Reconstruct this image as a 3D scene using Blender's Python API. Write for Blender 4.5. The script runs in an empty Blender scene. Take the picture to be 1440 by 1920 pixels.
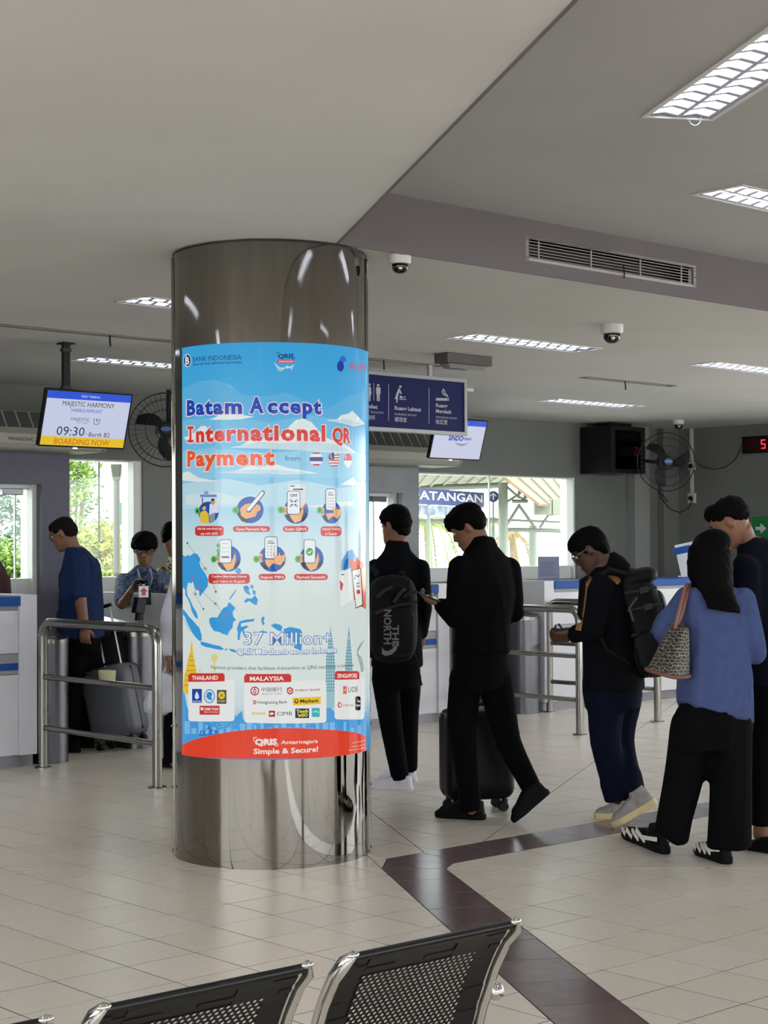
import bpy, bmesh, math, random
import numpy as np
from mathutils import Vector, Matrix, Euler, noise
R = math.radians
random.seed(4)
scene = bpy.context.scene
COL = scene.collection
# ---------------------------------------------------------------- camera
F = 3150.0; PIT = 65/3150.0; ROLL = 0.0055; H = 1.47
A = R(42.5); CA, SA = math.cos(A), math.sin(A)
cam_data = bpy.data.cameras.new('camera')
cam = bpy.data.objects.new('camera', cam_data); COL.objects.link(cam)
cam_data.sensor_fit = 'VERTICAL'; cam_data.sensor_height = 36.0
cam_data.lens = F/1920*36.0
cam_data.clip_end = 300; cam_data.clip_start = 0.05
cam.matrix_world = Matrix.Translation((0, 0, H)) @ Matrix.Rotation(R(90)+PIT, 4, 'X') @ Matrix.Rotation(-ROLL, 4, 'Z')
scene.camera = cam
# ---------------------------------------------------------------- world, sun, exposure
scene.view_settings.view_transform = 'Standard'
scene.view_settings.look = 'None'
scene.view_settings.gamma = 1.0
scene.view_settings.use_curve_mapping = False
scene.view_settings.exposure = 0.0
world = bpy.data.worlds.new('world'); scene.world = world
world.use_nodes = True
_nt = world.node_tree; _bg = _nt.nodes['Background']
_bg.inputs[0].default_value = (0.93, 0.965, 1.0, 1); _bg.inputs[1].default_value = 8.0
sun_data = bpy.data.lights.new('sun', 'SUN'); sun_data.energy = 4.0; sun_data.angle = R(3)
sun_data.color = (1, 0.95, 0.85)
sun = bpy.data.objects.new('sun', sun_data); COL.objects.link(sun)
sun.rotation_euler = (R(28), R(-14), R(20))
TUBE = 34.0      # emission of the fluorescent tubes


# ---------------------------------------------------------------- pixel <-> world (camera model of the frame above)
def ray(px, py):
    X = px-720; Y = 960-py
    x = math.cos(ROLL)*X+math.sin(ROLL)*Y; y = -math.sin(ROLL)*X+math.cos(ROLL)*Y
    c, s = math.cos(PIT), math.sin(PIT)
    return Vector((x, F*c-y*s, F*s+y*c))/F
def pz(px, py, z):
    d = ray(px, py); return Vector((0, 0, H))+d*((z-H)/d.z)
def pY(px, py, Y):
    d = ray(px, py); return Vector((0, 0, H))+d*(Y/d.y)
def proj(P):
    x, y, z = P[0], P[1], P[2]-H; c, s = math.cos(PIT), math.sin(PIT)
    d = y*c+z*s; u = -y*s+z*c; a = F*x/d; b = F*u/d
    return (720+math.cos(ROLL)*a-math.sin(ROLL)*b, 960-(math.sin(ROLL)*a+math.cos(ROLL)*b))
def W(s, t, z=0.0): return Vector((s*CA-t*SA, s*SA+t*CA, z))      # room frame -> world
def st(p): return (p[0]*CA+p[1]*SA, -p[0]*SA+p[1]*CA)


# ---------------------------------------------------------------- materials
def lin(c):
    if isinstance(c, str):
        c = c.lstrip('#'); c = [int(c[i:i+2], 16)/255 for i in (0, 2, 4)]
        return tuple(x/12.92 if x <= .04045 else ((x+.055)/1.055)**2.4 for x in c)
    return tuple(c)
MATS = {}
def mat(name, col, rough=.6, metal=0., emit=0., ecol=None, noise_amt=0., nscale=6., bump=0., bscale=60., spec=.5, stretch=None, coat=0., alpha=None, col2=None, rnoise=0.):
    if name in MATS: return MATS[name]
    m = bpy.data.materials.new(name); m.use_nodes = True
    nt = m.node_tree; b = nt.nodes['Principled BSDF']
    c = lin(col)
    b.inputs['Base Color'].default_value = (*c, 1)
    b.inputs['Roughness'].default_value = rough
    b.inputs['Metallic'].default_value = metal
    b.inputs['Specular IOR Level'].default_value = spec
    if coat: b.inputs['Coat Weight'].default_value = coat; b.inputs['Coat Roughness'].default_value = .05
    if emit:
        b.inputs['Emission Color'].default_value = (*lin(ecol or col), 1)
        b.inputs['Emission Strength'].default_value = emit
    if noise_amt or bump or rnoise or col2:
        tc = nt.nodes.new('ShaderNodeTexCoord'); mp = nt.nodes.new('ShaderNodeMapping')
        nt.links.new(tc.outputs['Object'], mp.inputs[0])
        if stretch: mp.inputs['Scale'].default_value = stretch
    if noise_amt or col2:
        n = nt.nodes.new('ShaderNodeTexNoise'); n.inputs['Scale'].default_value = nscale; n.inputs['Detail'].default_value = 5
        nt.links.new(mp.outputs[0], n.inputs['Vector'])
        r = nt.nodes.new('ShaderNodeValToRGB'); nt.links.new(n.outputs['Fac'], r.inputs[0])
        if col2:
            r.color_ramp.elements[0].position = .42; r.color_ramp.elements[1].position = .58
            r.color_ramp.elements[0].color = (*c, 1); r.color_ramp.elements[1].color = (*lin(col2), 1)
        else:
            r.color_ramp.elements[0].position = .3; r.color_ramp.elements[1].position = .7
            r.color_ramp.elements[0].color = (*[x*(1-noise_amt) for x in c], 1)
            r.color_ramp.elements[1].color = (*[min(1, x*(1+noise_amt*.6)) for x in c], 1)
        nt.links.new(r.outputs[0], b.inputs['Base Color'])
    if rnoise:
        n = nt.nodes.new('ShaderNodeTexNoise'); n.inputs['Scale'].default_value = nscale; n.inputs['Detail'].default_value = 4
        nt.links.new(mp.outputs[0], n.inputs['Vector'])
        mr = nt.nodes.new('ShaderNodeMapRange'); mr.inputs['From Min'].default_value = .3; mr.inputs['From Max'].default_value = .7
        mr.inputs['To Min'].default_value = max(0, rough-rnoise); mr.inputs['To Max'].default_value = rough+rnoise
        nt.links.new(n.outputs['Fac'], mr.inputs[0]); nt.links.new(mr.outputs[0], b.inputs['Roughness'])
    if bump:
        n = nt.nodes.new('ShaderNodeTexNoise'); n.inputs['Scale'].default_value = bscale; n.inputs['Detail'].default_value = 3
        nt.links.new(mp.outputs[0], n.inputs['Vector'])
        bp = nt.nodes.new('ShaderNodeBump'); bp.inputs['Strength'].default_value = bump; bp.inputs['Distance'].default_value = .01
        nt.links.new(n.outputs['Fac'], bp.inputs['Height']); nt.links.new(bp.outputs[0], b.inputs['Normal'])
    MATS[name] = m
    return m
def thin_glass(name, tint=(.93, .97, .95), rough=0.0, refl=.08):
    if name in MATS: return MATS[name]
    m = bpy.data.materials.new(name); m.use_nodes = True; nt = m.node_tree
    for n in list(nt.nodes):
        if n.type != 'OUTPUT_MATERIAL': nt.nodes.remove(n)
    out = [n for n in nt.nodes if n.type == 'OUTPUT_MATERIAL'][0]
    t = nt.nodes.new('ShaderNodeBsdfTransparent'); t.inputs[0].default_value = (*tint, 1)
    g = nt.nodes.new('ShaderNodeBsdfGlossy'); g.inputs['Roughness'].default_value = rough
    f = nt.nodes.new('ShaderNodeFresnel'); f.inputs[0].default_value = 1.3
    mx = nt.nodes.new('ShaderNodeMixShader')
    nt.links.new(f.outputs[0], mx.inputs[0]); nt.links.new(t.outputs[0], mx.inputs[1]); nt.links.new(g.outputs[0], mx.inputs[2])
    nt.links.new(mx.outputs[0], out.inputs[0]); MATS[name] = m
    return m


# ---------------------------------------------------------------- objects
def setp(o, label=None, cat=None, group=None, kind=None):
    if label: o['label'] = label
    if cat: o['category'] = cat
    if group: o['group'] = group
    if kind: o['kind'] = kind
    return o
def thing(name, label, cat, loc=(0, 0, 0), rz=0.0, group=None, kind=None):
    o = bpy.data.objects.new(name, None); COL.objects.link(o)
    o.location = loc; o.rotation_euler = (0, 0, rz); o.empty_display_size = .1
    return setp(o, label, cat, group, kind)
def link_mesh(name, me, parent=None, m=None, smooth=False):
    if m is not None and not me.materials:
        for x in (m if isinstance(m, (list, tuple)) else [m]): me.materials.append(x)
    if smooth: me.shade_smooth()
    o = bpy.data.objects.new(name, me); COL.objects.link(o)
    if parent is not None: o.parent = parent
    return o
def copy_tree(o, parent=None):
    c = o.copy(); COL.objects.link(c); c.parent = parent
    for ch in list(o.children): copy_tree(ch, c)
    return c
def frame_rot(U, V, N): return Matrix((U, V, N)).transposed()


class G:
    """collects shapes, built as one mesh object"""
    def __init__(s): s.v = []; s.f = []; s.mi = []; s.cur = 0
    def add(s, vs, fs):
        o = len(s.v); s.v += [tuple(v) for v in vs]
        for f in fs: s.f.append([i+o for i in f]); s.mi.append(s.cur)
        return s
    def box(s, c, size, rot=None):
        hx, hy, hz = size[0]/2, size[1]/2, size[2]/2
        vs = [Vector((x*hx, y*hy, z*hz)) for x in (-1, 1) for y in (-1, 1) for z in (-1, 1)]
        if rot is not None: vs = [rot @ v for v in vs]
        vs = [v+Vector(c) for v in vs]
        return s.add(vs, [(0, 1, 3, 2), (4, 6, 7, 5), (0, 4, 5, 1), (2, 3, 7, 6), (0, 2, 6, 4), (1, 5, 7, 3)])
    def b2(s, a, b): # box by two corners
        return s.box([(a[i]+b[i])/2 for i in range(3)], [abs(b[i]-a[i]) for i in range(3)])
    def loft(s, rings, cap=True, closed=True):
        n = len(rings[0]); o = len(s.v)
        for r in rings: s.v += [tuple(p) for p in r]
        for k in range(len(rings)-1):
            for i in range(n if closed else n-1):
                j = (i+1) % n
                s.f.append([o+k*n+i, o+k*n+j, o+(k+1)*n+j, o+(k+1)*n+i]); s.mi.append(s.cur)
        if cap:
            s.f.append([o+i for i in range(n)][::-1]); s.mi.append(s.cur)
            s.f.append([o+(len(rings)-1)*n+i for i in range(n)]); s.mi.append(s.cur)
        return s
    def tube(s, pts, rad, n=10, cap=True):
        pts = [Vector(p) for p in pts]
        if not isinstance(rad, (list, tuple)): rad = [rad]*len(pts)
        up = None; rings = []
        for i, p in enumerate(pts):
            d = (pts[min(i+1, len(pts)-1)]-pts[max(i-1, 0)]).normalized()
            if up is None:
                up = Vector((0, 0, 1)) if abs(d.z) < .9 else Vector((1, 0, 0))
            a = d.cross(up)
            if a.length < 1e-6: a = d.orthogonal()
            a.normalize(); b = d.cross(a).normalized(); up = -b if b.dot(up) < 0 else b
            b = a.cross(d).normalized(); up = b
            rings.append([p+(a*math.cos(2*math.pi*k/n)+b*math.sin(2*math.pi*k/n))*rad[i] for k in range(n)])
        return s.loft(rings, cap)
    def cyl(s, p0, p1, r, r1=None, n=16, cap=True): return s.tube([p0, p1], [r, r if r1 is None else r1], n, cap)
    def lathe(s, prof, c=(0, 0, 0), n=24, axis='z', cap=True):
        rings = []
        for r, z in prof:
            ring = []
            for k in range(n):
                a = 2*math.pi*k/n; x, y = r*math.cos(a), r*math.sin(a)
                p = {'z': (x, y, z), 'y': (x, z, y), 'x': (z, x, y)}[axis]
                ring.append(Vector(p)+Vector(c))
            rings.append(ring)
        return s.loft(rings, cap)
    def ell(s, c, r, rot=None, nu=12, nv=8, e=1.0):
        """(super)ellipsoid; e<1 makes it boxy"""
        sg = lambda x: math.copysign(abs(x)**e, x)
        if not isinstance(r, (list, tuple, Vector)): r = (r, r, r)
        rings = []
        for j in range(nv+1):
            ph = -math.pi/2+math.pi*j/nv
            if j in (0, nv): ph *= .999
            ring = []
            for i in range(nu):
                th = 2*math.pi*i/nu
                v = Vector((r[0]*sg(math.cos(ph))*sg(math.cos(th)), r[1]*sg(math.cos(ph))*sg(math.sin(th)), r[2]*sg(math.sin(ph))))
                if rot is not None: v = rot @ v
                ring.append(v+Vector(c))
            rings.append(ring)
        return s.loft(rings, True)
    def prism(s, poly, z0, z1, fn=None):
        """poly: 2D points, ccw; fn maps (x,y,z)->point"""
        fn = fn or (lambda x, y, z: (x, y, z)); n = len(poly)
        vs = [fn(x, y, z0) for x, y in poly]+[fn(x, y, z1) for x, y in poly]
        return s.add(vs, [list(range(n))[::-1], [n+i for i in range(n)]]+[(i, (i+1) % n, n+(i+1) % n, n+i) for i in range(n)])
    def mesh(s, name, m=None, smooth=False, off=None):
        me = bpy.data.meshes.new(name)
        vs = s.v if off is None else [(v[0]-off[0], v[1]-off[1], v[2]-off[2]) for v in s.v]
        me.from_pydata(vs, [], s.f)
        if m is not None:
            for x in (m if isinstance(m, (list, tuple)) else [m]): me.materials.append(x)
        if any(s.mi): me.polygons.foreach_set('material_index', s.mi)
        bm = bmesh.new(); bm.from_mesh(me); bmesh.ops.recalc_face_normals(bm, faces=bm.faces); bm.to_mesh(me); bm.free()
        me.validate()
        if smooth:
            me.shade_smooth()
            try: me.set_sharp_from_angle(angle=R(38 if smooth is True else smooth))
            except Exception: pass
        return me
    def build(s, name, m, parent=None, smooth=False, bevel=0., off=None):
        o = link_mesh(name, s.mesh(name, m, smooth, off), parent)
        if bevel:
            b = o.modifiers.new('bevel', 'BEVEL'); b.width = bevel; b.segments = 2; b.limit_method = 'ANGLE'
        return o
def to_mesh_eval(o):
    dg = bpy.context.evaluated_depsgraph_get(); dg.update()
    return bpy.data.meshes.new_from_object(o.evaluated_get(dg))
def rrect(w, h, r, n=4, cx=0, cy=0):
    pts = []
    for k, (sx, sy) in enumerate([(1, 1), (-1, 1), (-1, -1), (1, -1)]):
        for i in range(n+1):
            a = math.pi/2*(k+i/n); pts.append((cx+sx*(w/2-r)+r*math.cos(a), cy+sy*(h/2-r)+r*math.sin(a)))
    return pts
_TC = {}
def text2d(body, bold=0.0, res=2):
    """text outline as 2D verts/faces plus its bounds (x0,x1,y0,y1), size 1"""
    sp = 1.0
    if body.startswith('~'): body = body[1:]; sp = 1.16
    k = (body, bold, res, sp)
    if k in _TC: return _TC[k]
    cu = bpy.data.curves.new('text', 'FONT'); cu.body = body; cu.offset = bold; cu.resolution_u = res; cu.space_character = sp
    o = bpy.data.objects.new('text', cu); me = o.to_mesh()
    vs = [(v.co.x, v.co.y) for v in me.vertices]; fs = [list(p.vertices) for p in me.polygons]
    o.to_mesh_clear(); bpy.data.objects.remove(o); bpy.data.curves.remove(cu)
    xs = [v[0] for v in vs] or [0, 1]; ys = [v[1] for v in vs] or [0, 1]
    _TC[k] = (vs, fs, (min(xs), max(xs), min(ys), max(ys)))
    return _TC[k]
def put_text(g, body, fn, x0, x1, y0, h, bold=0.0, z=0.0, thick=0.0, ref=None):
    """body from x0 to x1 on baseline y0, capital height h; fn maps (x,y,z)"""
    vs, fs, (a, b, c, d) = text2d(body, bold)
    sx = (x1-x0)/max(b-a, 1e-6); sy = h/.73
    g.add([fn(x0+(x-a)*sx, y0+y*sy, z) for x, y in vs], fs)
def text_w(body, bold=0.0):
    b = text2d(body, bold)[2]; return b[1]-b[0]
def text_at(g, body, fn, x, y0, h, bold=0.0, z=0.0, align='l', squeeze=1.0):
    w = text_w(body, bold)*h/.73*squeeze
    x0 = x if align == 'l' else (x-w/2 if align == 'c' else x-w)
    put_text(g, body, fn, x0, x0+w, y0, h, bold, z)
# ================================================================ palette
M_ceil = mat('ceiling_paint', '#d4d3cf', .85, noise_amt=.06, nscale=1.2, bump=.15, bscale=3)
M_recess = mat('recess_paint', '#b4b2b2', .8, noise_amt=.05, nscale=1.5)
M_wall = mat('wall_paint', '#737571', .75, noise_amt=.06, nscale=2, bump=.05, bscale=30)
M_wall2 = mat('wall_paint_purple', '#656371', .7, noise_amt=.04, nscale=2)
M_tile = mat('floor_tile', '#d7cebf', .30, noise_amt=.05, nscale=26, bump=.02, bscale=9, spec=.25)
M_strip = mat('strip_tile', '#705e5d', .2, noise_amt=.2, nscale=7, rnoise=.05)
M_grout = mat('grout', '#26221e', .9)
M_steel = mat('stainless', '#8f8c86', .22, 1., rnoise=.06, nscale=9)
M_steel_d = mat('stainless_brushed', '#67666a', .34, 1., stretch=(1, 1, .1), rnoise=.08, nscale=30)
M_chrome = mat('chrome', '#d8d8d8', .06, 1.)
M_white = mat('white_laminate', '#c4c4c8', .4, noise_amt=.03)
M_whitef = mat('white_frame', '#d6d8d4', .5)
M_blue = mat('blue_laminate', '#164a90', .5, spec=.2)
M_grey = mat('grey_laminate', '#8a8a8e', .45)
M_black = mat('black_plastic', '#0b0b0d', .45, spec=.3)
M_dark = mat('dark_grey', '#2c2d30', .5)
M_black_metal = mat('black_metal', '#16171a', .35, .3)
M_glass = thin_glass('window_glass')
M_plastic_w = mat('white_plastic', '#cfcfc8', .45)
M_beige = mat('beige_plastic', '#b5b3a4', .5)
M_paper = mat('paper', '#d9dbe0', .8)
M_red = mat('red_print', '#b8202c', .5)

# ================================================================ shell
S0, S1, T0, T1, ZC, ZR = -5.0, 16.6, -7.0, 12.85, 2.89, 3.17
def room_prism(g, poly, z0, z1): g.prism([(W(s, t).x, W(s, t).y) for s, t in poly], z0, z1)
EC = (5.13, 5.92); EE = (EC[0]-7.73, -7.0)            # bulkhead edge runs from EC towards EE
EDIR = Vector((EE[0]-EC[0], EE[1]-EC[1])).normalized()
# ceiling fixtures: (s, t, rotation, z, lit)
LIGHTS = [(8.02, 7.98, 0, ZC), (5.40, 8.02, 0, ZC), (10.70, 7.98, 0, ZC), (2.75, 8.02, 0, ZC),
          (6.80, 10.78, 0, ZC), (9.48, 10.80, 0, ZC), (12.20, 10.95, 0, ZC), (4.1, 10.78, 0, ZC), (13.4, 7.98, 0, ZC),
          (1.6, 3.6, math.atan2(EDIR[1], EDIR[0]), ZC), (-1.6, 5.2, 0, ZC), (-3.4, 0.5, R(90), ZC), (0.2, 7.0, 0, ZC)]
_pe = Vector((5.36, 4.105))
LIGHTS += [(_pe.x, _pe.y, math.atan2(EDIR[1], EDIR[0]), ZR), (6.60, 4.82, 0, ZR), (9.3, 4.82, 0, ZR), (12.0, 4.82, 0, ZR),
           (3.85, 1.55, math.atan2(EDIR[1], EDIR[0]), ZR), (7.0, 1.2, 0, ZR), (10.0, 1.2, 0, ZR), (2.2, -1.2, math.atan2(EDIR[1], EDIR[0]), ZR), (6.0, -3.0, 0, ZR), (9.6, -3.0, 0, ZR)]
LW, LL, LD = .275, 1.30, .075
SLOTS = [(5.35, 9.47, 1.9), (8.10, 9.40, 1.15), (10.8, 9.28, 1.2)]
def boolean(o, cutter):
    m = o.modifiers.new('cut', 'BOOLEAN'); m.operation = 'DIFFERENCE'; m.object = cutter; m.solver = 'EXACT'
    me = to_mesh_eval(o); o.modifiers.remove(m); old = o.data; o.data = me; bpy.data.meshes.remove(old)
def drop(o):
    me = o.data; bpy.data.objects.remove(o); bpy.data.meshes.remove(me)
g = G(); room_prism(g, [(S0, T0), (EE[0], T0), EC, (S1, EC[1]), (S1, T1), (S0, T1)], ZC, ZC+.42)
ceiling = setp(g.build('ceiling', M_ceil), 'low cream painted plaster ceiling around the column', kind='structure')
g = G(); room_prism(g, [EC, (EE[0], T0), (S1, T0), (S1, EC[1])], ZR, ZR+.14)
ceiling2 = setp(g.build('ceiling_raised', M_recess), 'raised mauve-grey ceiling field past the slanted edge', kind='structure')
g = G(); g2 = G()
for s, t, r, z in LIGHTS:
    c = W(s, t); rot = Matrix.Rotation(A+r, 3, 'Z')
    (g if z == ZC else g2).box(c+rot @ Vector((LL/2, 0, z+.02)), (LL, LW, .15), rot)
for s, t, l in SLOTS:
    rot = Matrix.Rotation(A, 3, 'Z'); g.box(W(s+l/2, t, ZC), (l, .07, .12), rot)
for gg, cc in ((g, ceiling), (g2, ceiling2)):
    k = gg.build('cutter', M_ceil); boolean(cc, k); drop(k)
def face_panel(name, a, b, inward, hole=None):
    d = Vector((b[0]-a[0], b[1]-a[1])); L = d.length; d.normalize(); ang = math.atan2(d[1], d[0])
    n = Vector((-d[1], d[0]))*inward; c = Vector(((a[0]+b[0])/2, (a[1]+b[1])/2))+n*.006
    rot = Matrix.Rotation(A+ang, 3, 'Z'); g = G(); g.box(W(c[0], c[1], (ZC-.004+ZR)/2), (L, .012, ZR-ZC+.004), rot); return setp(g.build(name, mat('bulkhead_paint', '#6d6668', .75, noise_amt=.05, nscale=2)), 'mauve-grey vertical bulkhead face between the two ceiling levels', kind='structure')
bf = face_panel('trim_3', EC, (S1, EC[1]), -1); face_panel('trim_4', EC, EE, 1)
rot = Matrix.Rotation(A, 3, 'Z'); k = G(); k.box(W((6.42+7.87)/2, EC[1], 3.012), (1.39, .3, .11), rot)
for o_ in (ceiling, bf): kk = k.build('cutter', M_ceil); boolean(o_, kk); drop(kk)
g = G()
# walls: room-frame boxes, windows cut out
def wall(name, a, b, z0, z1, cuts, m, label):
    g = G(); rot = Matrix.Rotation(A, 3, 'Z')
    def bx(g, a, b, z0, z1): g.box(W((a[0]+b[0])/2, (a[1]+b[1])/2, (z0+z1)/2), (abs(b[0]-a[0]), abs(b[1]-a[1]), z1-z0), rot)
    bx(g, a, b, z0, z1); o = g.build(name, m)
    if cuts:
        k = G()
        for c in cuts: bx(k, (c[0], c[1]), (c[2], c[3]), c[4], c[5])
        kk = k.build('cutter', m); boolean(o, kk); drop(kk)
    return setp(o, label, kind='structure')
WT = .22
WIN = {'w1': (7.96, 8.78, 1.07, 2.27), 'd1': (7.02, 7.68, 1.07, 2.03), 'd2': (11.28, 11.98, 1.07, 2.03), 'w2': (12.22, 14.80, 1.09, 2.26)}
wall('wall_back', (S0-WT, T1), (S1+WT, T1+WT), 0, 3.3, [(v[0], T1-.2, v[1], T1+WT+.2, v[2], v[3]) for v in WIN.values()], M_wall, 'grey painted wall with windows behind the counters')
wall('wall_right', (S1, T0-WT), (S1+WT, T1), 0, 3.4, [(S1-.2, -6, S1+WT+.2, 8.5, 1.0, 2.75)], M_wall, 'plain grey painted wall with conduits')
wall('wall_left', (S0-WT, T0), (S0, T1), 0, 3.4, [(S0-WT-.2, -6, S0+.2, 8, 1.0, 2.75)], M_wall, 'grey wall out of view on the left')
wall('wall_front', (S0-WT, T0-WT), (S1, T0), 0, 3.4, [(-4.5, T0-WT-.2, 4, T0+.2, 1.0, 2.75), (4.6, T0-WT-.2, 16, T0+.2, 1.0, 2.75)], M_wall, 'grey wall behind the viewer')
# pilasters at the back corner
rotA = Matrix.Rotation(A, 3, 'Z')
g = G(); g.box(W(15.86, T1-.06, 1.45), (.28, .12, 2.88), rotA)
setp(g.build('trim_1', mat('pilaster_grey', '#8f918e', .8), bevel=.004), 'flat pilaster beside the black cabinet', kind='structure')  # pilaster in one even grey, lighter than the wall paint
g = G(); g.box(W(16.45, T1-.05, 1.45), (.3, .1, 2.88), rotA)
setp(g.build('trim_2', M_wall, bevel=.004), 'corner pilaster behind the right fan', kind='structure')
# purple-grey panel zone below left air conditioner, grey one under the middle unit
g = G(); g.box(W(7.82, T1-.03, 1.16), (.28, .06, 2.32), rotA); g.box(W(7.35, T1-.03, 2.175), (.66, .06, .29), rotA); g.box(W(5.9, T1-.03, 1.16), (2.24, .06, 2.32), rotA); g.box(W(7.35, T1-.03, .535), (.66, .06, 1.07), rotA)
setp(g.build('wall_panel_left', M_wall2), 'purple-grey wall panel around the left glass hatch', kind='structure')
g = G(); g.box(W(12.1, T1-.03, 1.16), (.24, .06, 2.3), rotA); g.box(W(11.63, T1-.03, 2.165), (.70, .06, .27), rotA); g.box(W(10.9, T1-.03, 1.16), (.76, .06, 2.3), rotA)
setp(g.build('wall_panel_middle', mat('wall_panel_grey', '#96989a', .7, noise_amt=.12, nscale=4)), 'mottled grey wall panel left of the large window', kind='structure')

# windows
def window(name, key, label, mull=(), sill=.14, frame=.045, fr=None):
    s0, s1, z0, z1 = WIN[key]
    w = thing(name, label, None, W(s0, T1, 0), A, kind='structure')
    g = G(); L = s1-s0
    fr = fr or frame
    g.b2((0, .06, z0), (frame, WT, z1)); g.b2((L-fr, .02, z0), (L, WT, z1)); g.b2((frame, .06, z1-frame), (L-fr, WT, z1))
    g.b2((frame, .06, z0), (L-fr, WT, z0+sill))
    g.build('window_frame', M_whitef, w, bevel=.004)
    xs = [frame]+list(mull)+[L-fr]
    for i in range(len(xs)-1):
        g = G(); g.box(((xs[i]+xs[i+1])/2, .12, (z0+sill+z1-frame)/2), (xs[i+1]-xs[i]-.004, .006, z1-frame-z0-sill))
        g.build('pane', M_glass, w)
        if i: g = G(); g.box((xs[i], .12, (z0+sill+z1-frame)/2), (.012, .02, z1-frame-z0-sill)); g.build('mullion', M_whitef, w)
    return w
window('window_1', 'w1', 'narrow window onto shrubs, beside the left fan', frame=.012, fr=.09)
window('window_2', 'd1', 'small glass hatch above the left counter', mull=(.5,))
window('window_3', 'd2', 'small glass hatch between column and pillar', mull=(.45,))
window('window_4', 'w2', 'large window onto the jetty canopy', mull=(1.25,), sill=.15, frame=.014, fr=.03)
for key, nm in (('d1', 'left'), ('d2', 'middle')):
    s0, s1, z0, z1 = WIN[key]
    g = G(); g.box(W(s0+.38, T1-.03, z1-.07), (.20, .06, .055), rotA)
    setp(g.build('door_closer', mat('fitting_metal', '#77767a', .3, .8) if key == 'd1' else M_black_metal, bevel=.005), 'metal patch fitting on the glass of the %s hatch' % nm, 'fitting')

# ================================================================ floor
g = G(); room_prism(g, [(S0, T0), (S1, T0), (S1, T1), (S0, T1)], -.12, -.0009)
floor = setp(g.build('floor', M_grout), 'pale grey tiled hall floor', kind='structure')
TL = .294; TY = R(42.0); TO = Vector((-1.3055, 6.3757))
tu = Vector((math.cos(TY), math.sin(TY))); tw = Vector((math.sin(TY), -math.cos(TY)))
def clip_half(poly, p, n):     # keep side where (x-p).n >= 0
    out = []
    for i in range(len(poly)):
        a, b = poly[i], poly[(i+1) % len(poly)]; da = (a-p).dot(n); db = (b-p).dot(n)
        if da >= 0: out.append(a)
        if (da > 0 and db < 0) or (da < 0 and db > 0): out.append(a+(b-a)*(da/(da-db)))
    return out
def area(poly): return .5*sum(poly[i].x*poly[(i+1) % len(poly)].y-poly[(i+1) % len(poly)].x*poly[i].y for i in range(len(poly)))
def subtract(poly, cv):        # cv convex ccw
    res = []; rest = poly
    for i in range(len(cv)):
        a, b = cv[i], cv[(i+1) % len(cv)]; d = (b-a).normalized(); n = Vector((-d.y, d.x))
        o = clip_half(rest, a, -n); rest = clip_half(rest, a, n)
        if len(o) > 2 and abs(area(o)) > 1e-5: res.append(o)
        if len(rest) < 3 or abs(area(rest)) < 1e-6: return res
    return res
def ccw(p): return p if area(p) > 0 else p[::-1]
def inset(poly, d):
    poly = ccw(poly); r = poly
    for i in range(len(poly)):
        a, b = poly[i], poly[(i+1) % len(poly)]
        if (b-a).length < 1e-5: continue
        e = (b-a).normalized(); n = Vector((-e.y, e.x)); r = clip_half(r, a+n*d, n)
        if len(r) < 3: return []
    return r
v2 = lambda s, t: Vector(W(s, t)[:2])
e1 = Vector((-.507, -.862)); kk = 12.6
o0, i0 = Vector((5.19, 5.69)), Vector((5.40, 5.49))
legs = [ccw([v2(*o0), v2(*(o0+e1*kk)), v2(*(i0+e1*kk)), v2(*i0)]), ccw([v2(*o0), v2(*i0), v2(5.51, 5.555), v2(5.38, 5.86)]), ccw([v2(5.38, 5.86), v2(5.51, 5.555), v2(S1, 5.555), v2(S1, 5.86)])]
CC = pY(508, 1000, 8.16); CC.z = 0; CR = .469      # column centre and radius
room = [v2(S0, T0), v2(S1, T0), v2(S1, T1), v2(S0, T1)]
def clip_room(p):
    for i in range(4):
        a, b = room[i], room[(i+1) % 4]; d = (b-a).normalized(); p = clip_half(p, a, Vector((-d.y, d.x)))
        if len(p) < 3: return []
    return p
tiles = []
rc = [(q-TO) for q in room]
us = [q.dot(tu)/TL for q in rc]; ws = [q.dot(tw)/TL for q in rc]
for j in range(int(min(us))-1, int(max(us))+2):
    for i in range(int(min(ws))-1, int(max(ws))+2):
        q = [TO+(tu*(j+a)+tw*(i+b))*TL for a, b in ((0, 0), (1, 0), (1, 1), (0, 1))]
        q = clip_room(ccw(q))
        if len(q) < 3 or abs(area(q)) < 2e-4: continue
        ps = [q]
        for L in legs: ps = [x for p in ps for x in subtract(p, L)]
        tiles += [(p, 0) for p in ps]
def strip_tiles(o, d, n, width_dir, w, L):
    for k in range(n):
        a = o+d*(k*L); q = [a, a+d*L, a+d*L+width_dir*w, a+width_dir*w]
        yield ccw([v2(*x) for x in q])
def clip_conv(p, cv):
    for i in range(len(cv)):
        a, b = cv[i], cv[(i+1) % len(cv)]; d = (b-a).normalized(); p = clip_half(p, a, Vector((-d.y, d.x)))
        if len(p) < 3: return []
    return p
n1 = Vector((.862, -.507))
for q in strip_tiles(o0-e1*.3-n1*.1, e1, 46, n1, .6, .296):
    q = clip_conv(q, legs[0])
    if len(q) > 2: tiles.append((q, 1))
tiles.append((legs[1], 1))
for q in strip_tiles(Vector((5.30, 5.5)), Vector((1, 0)), 42, Vector((0, 1)), .5, .296):
    q = clip_conv(q, legs[2])
    if len(q) > 2: tiles.append((q, 1))
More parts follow.
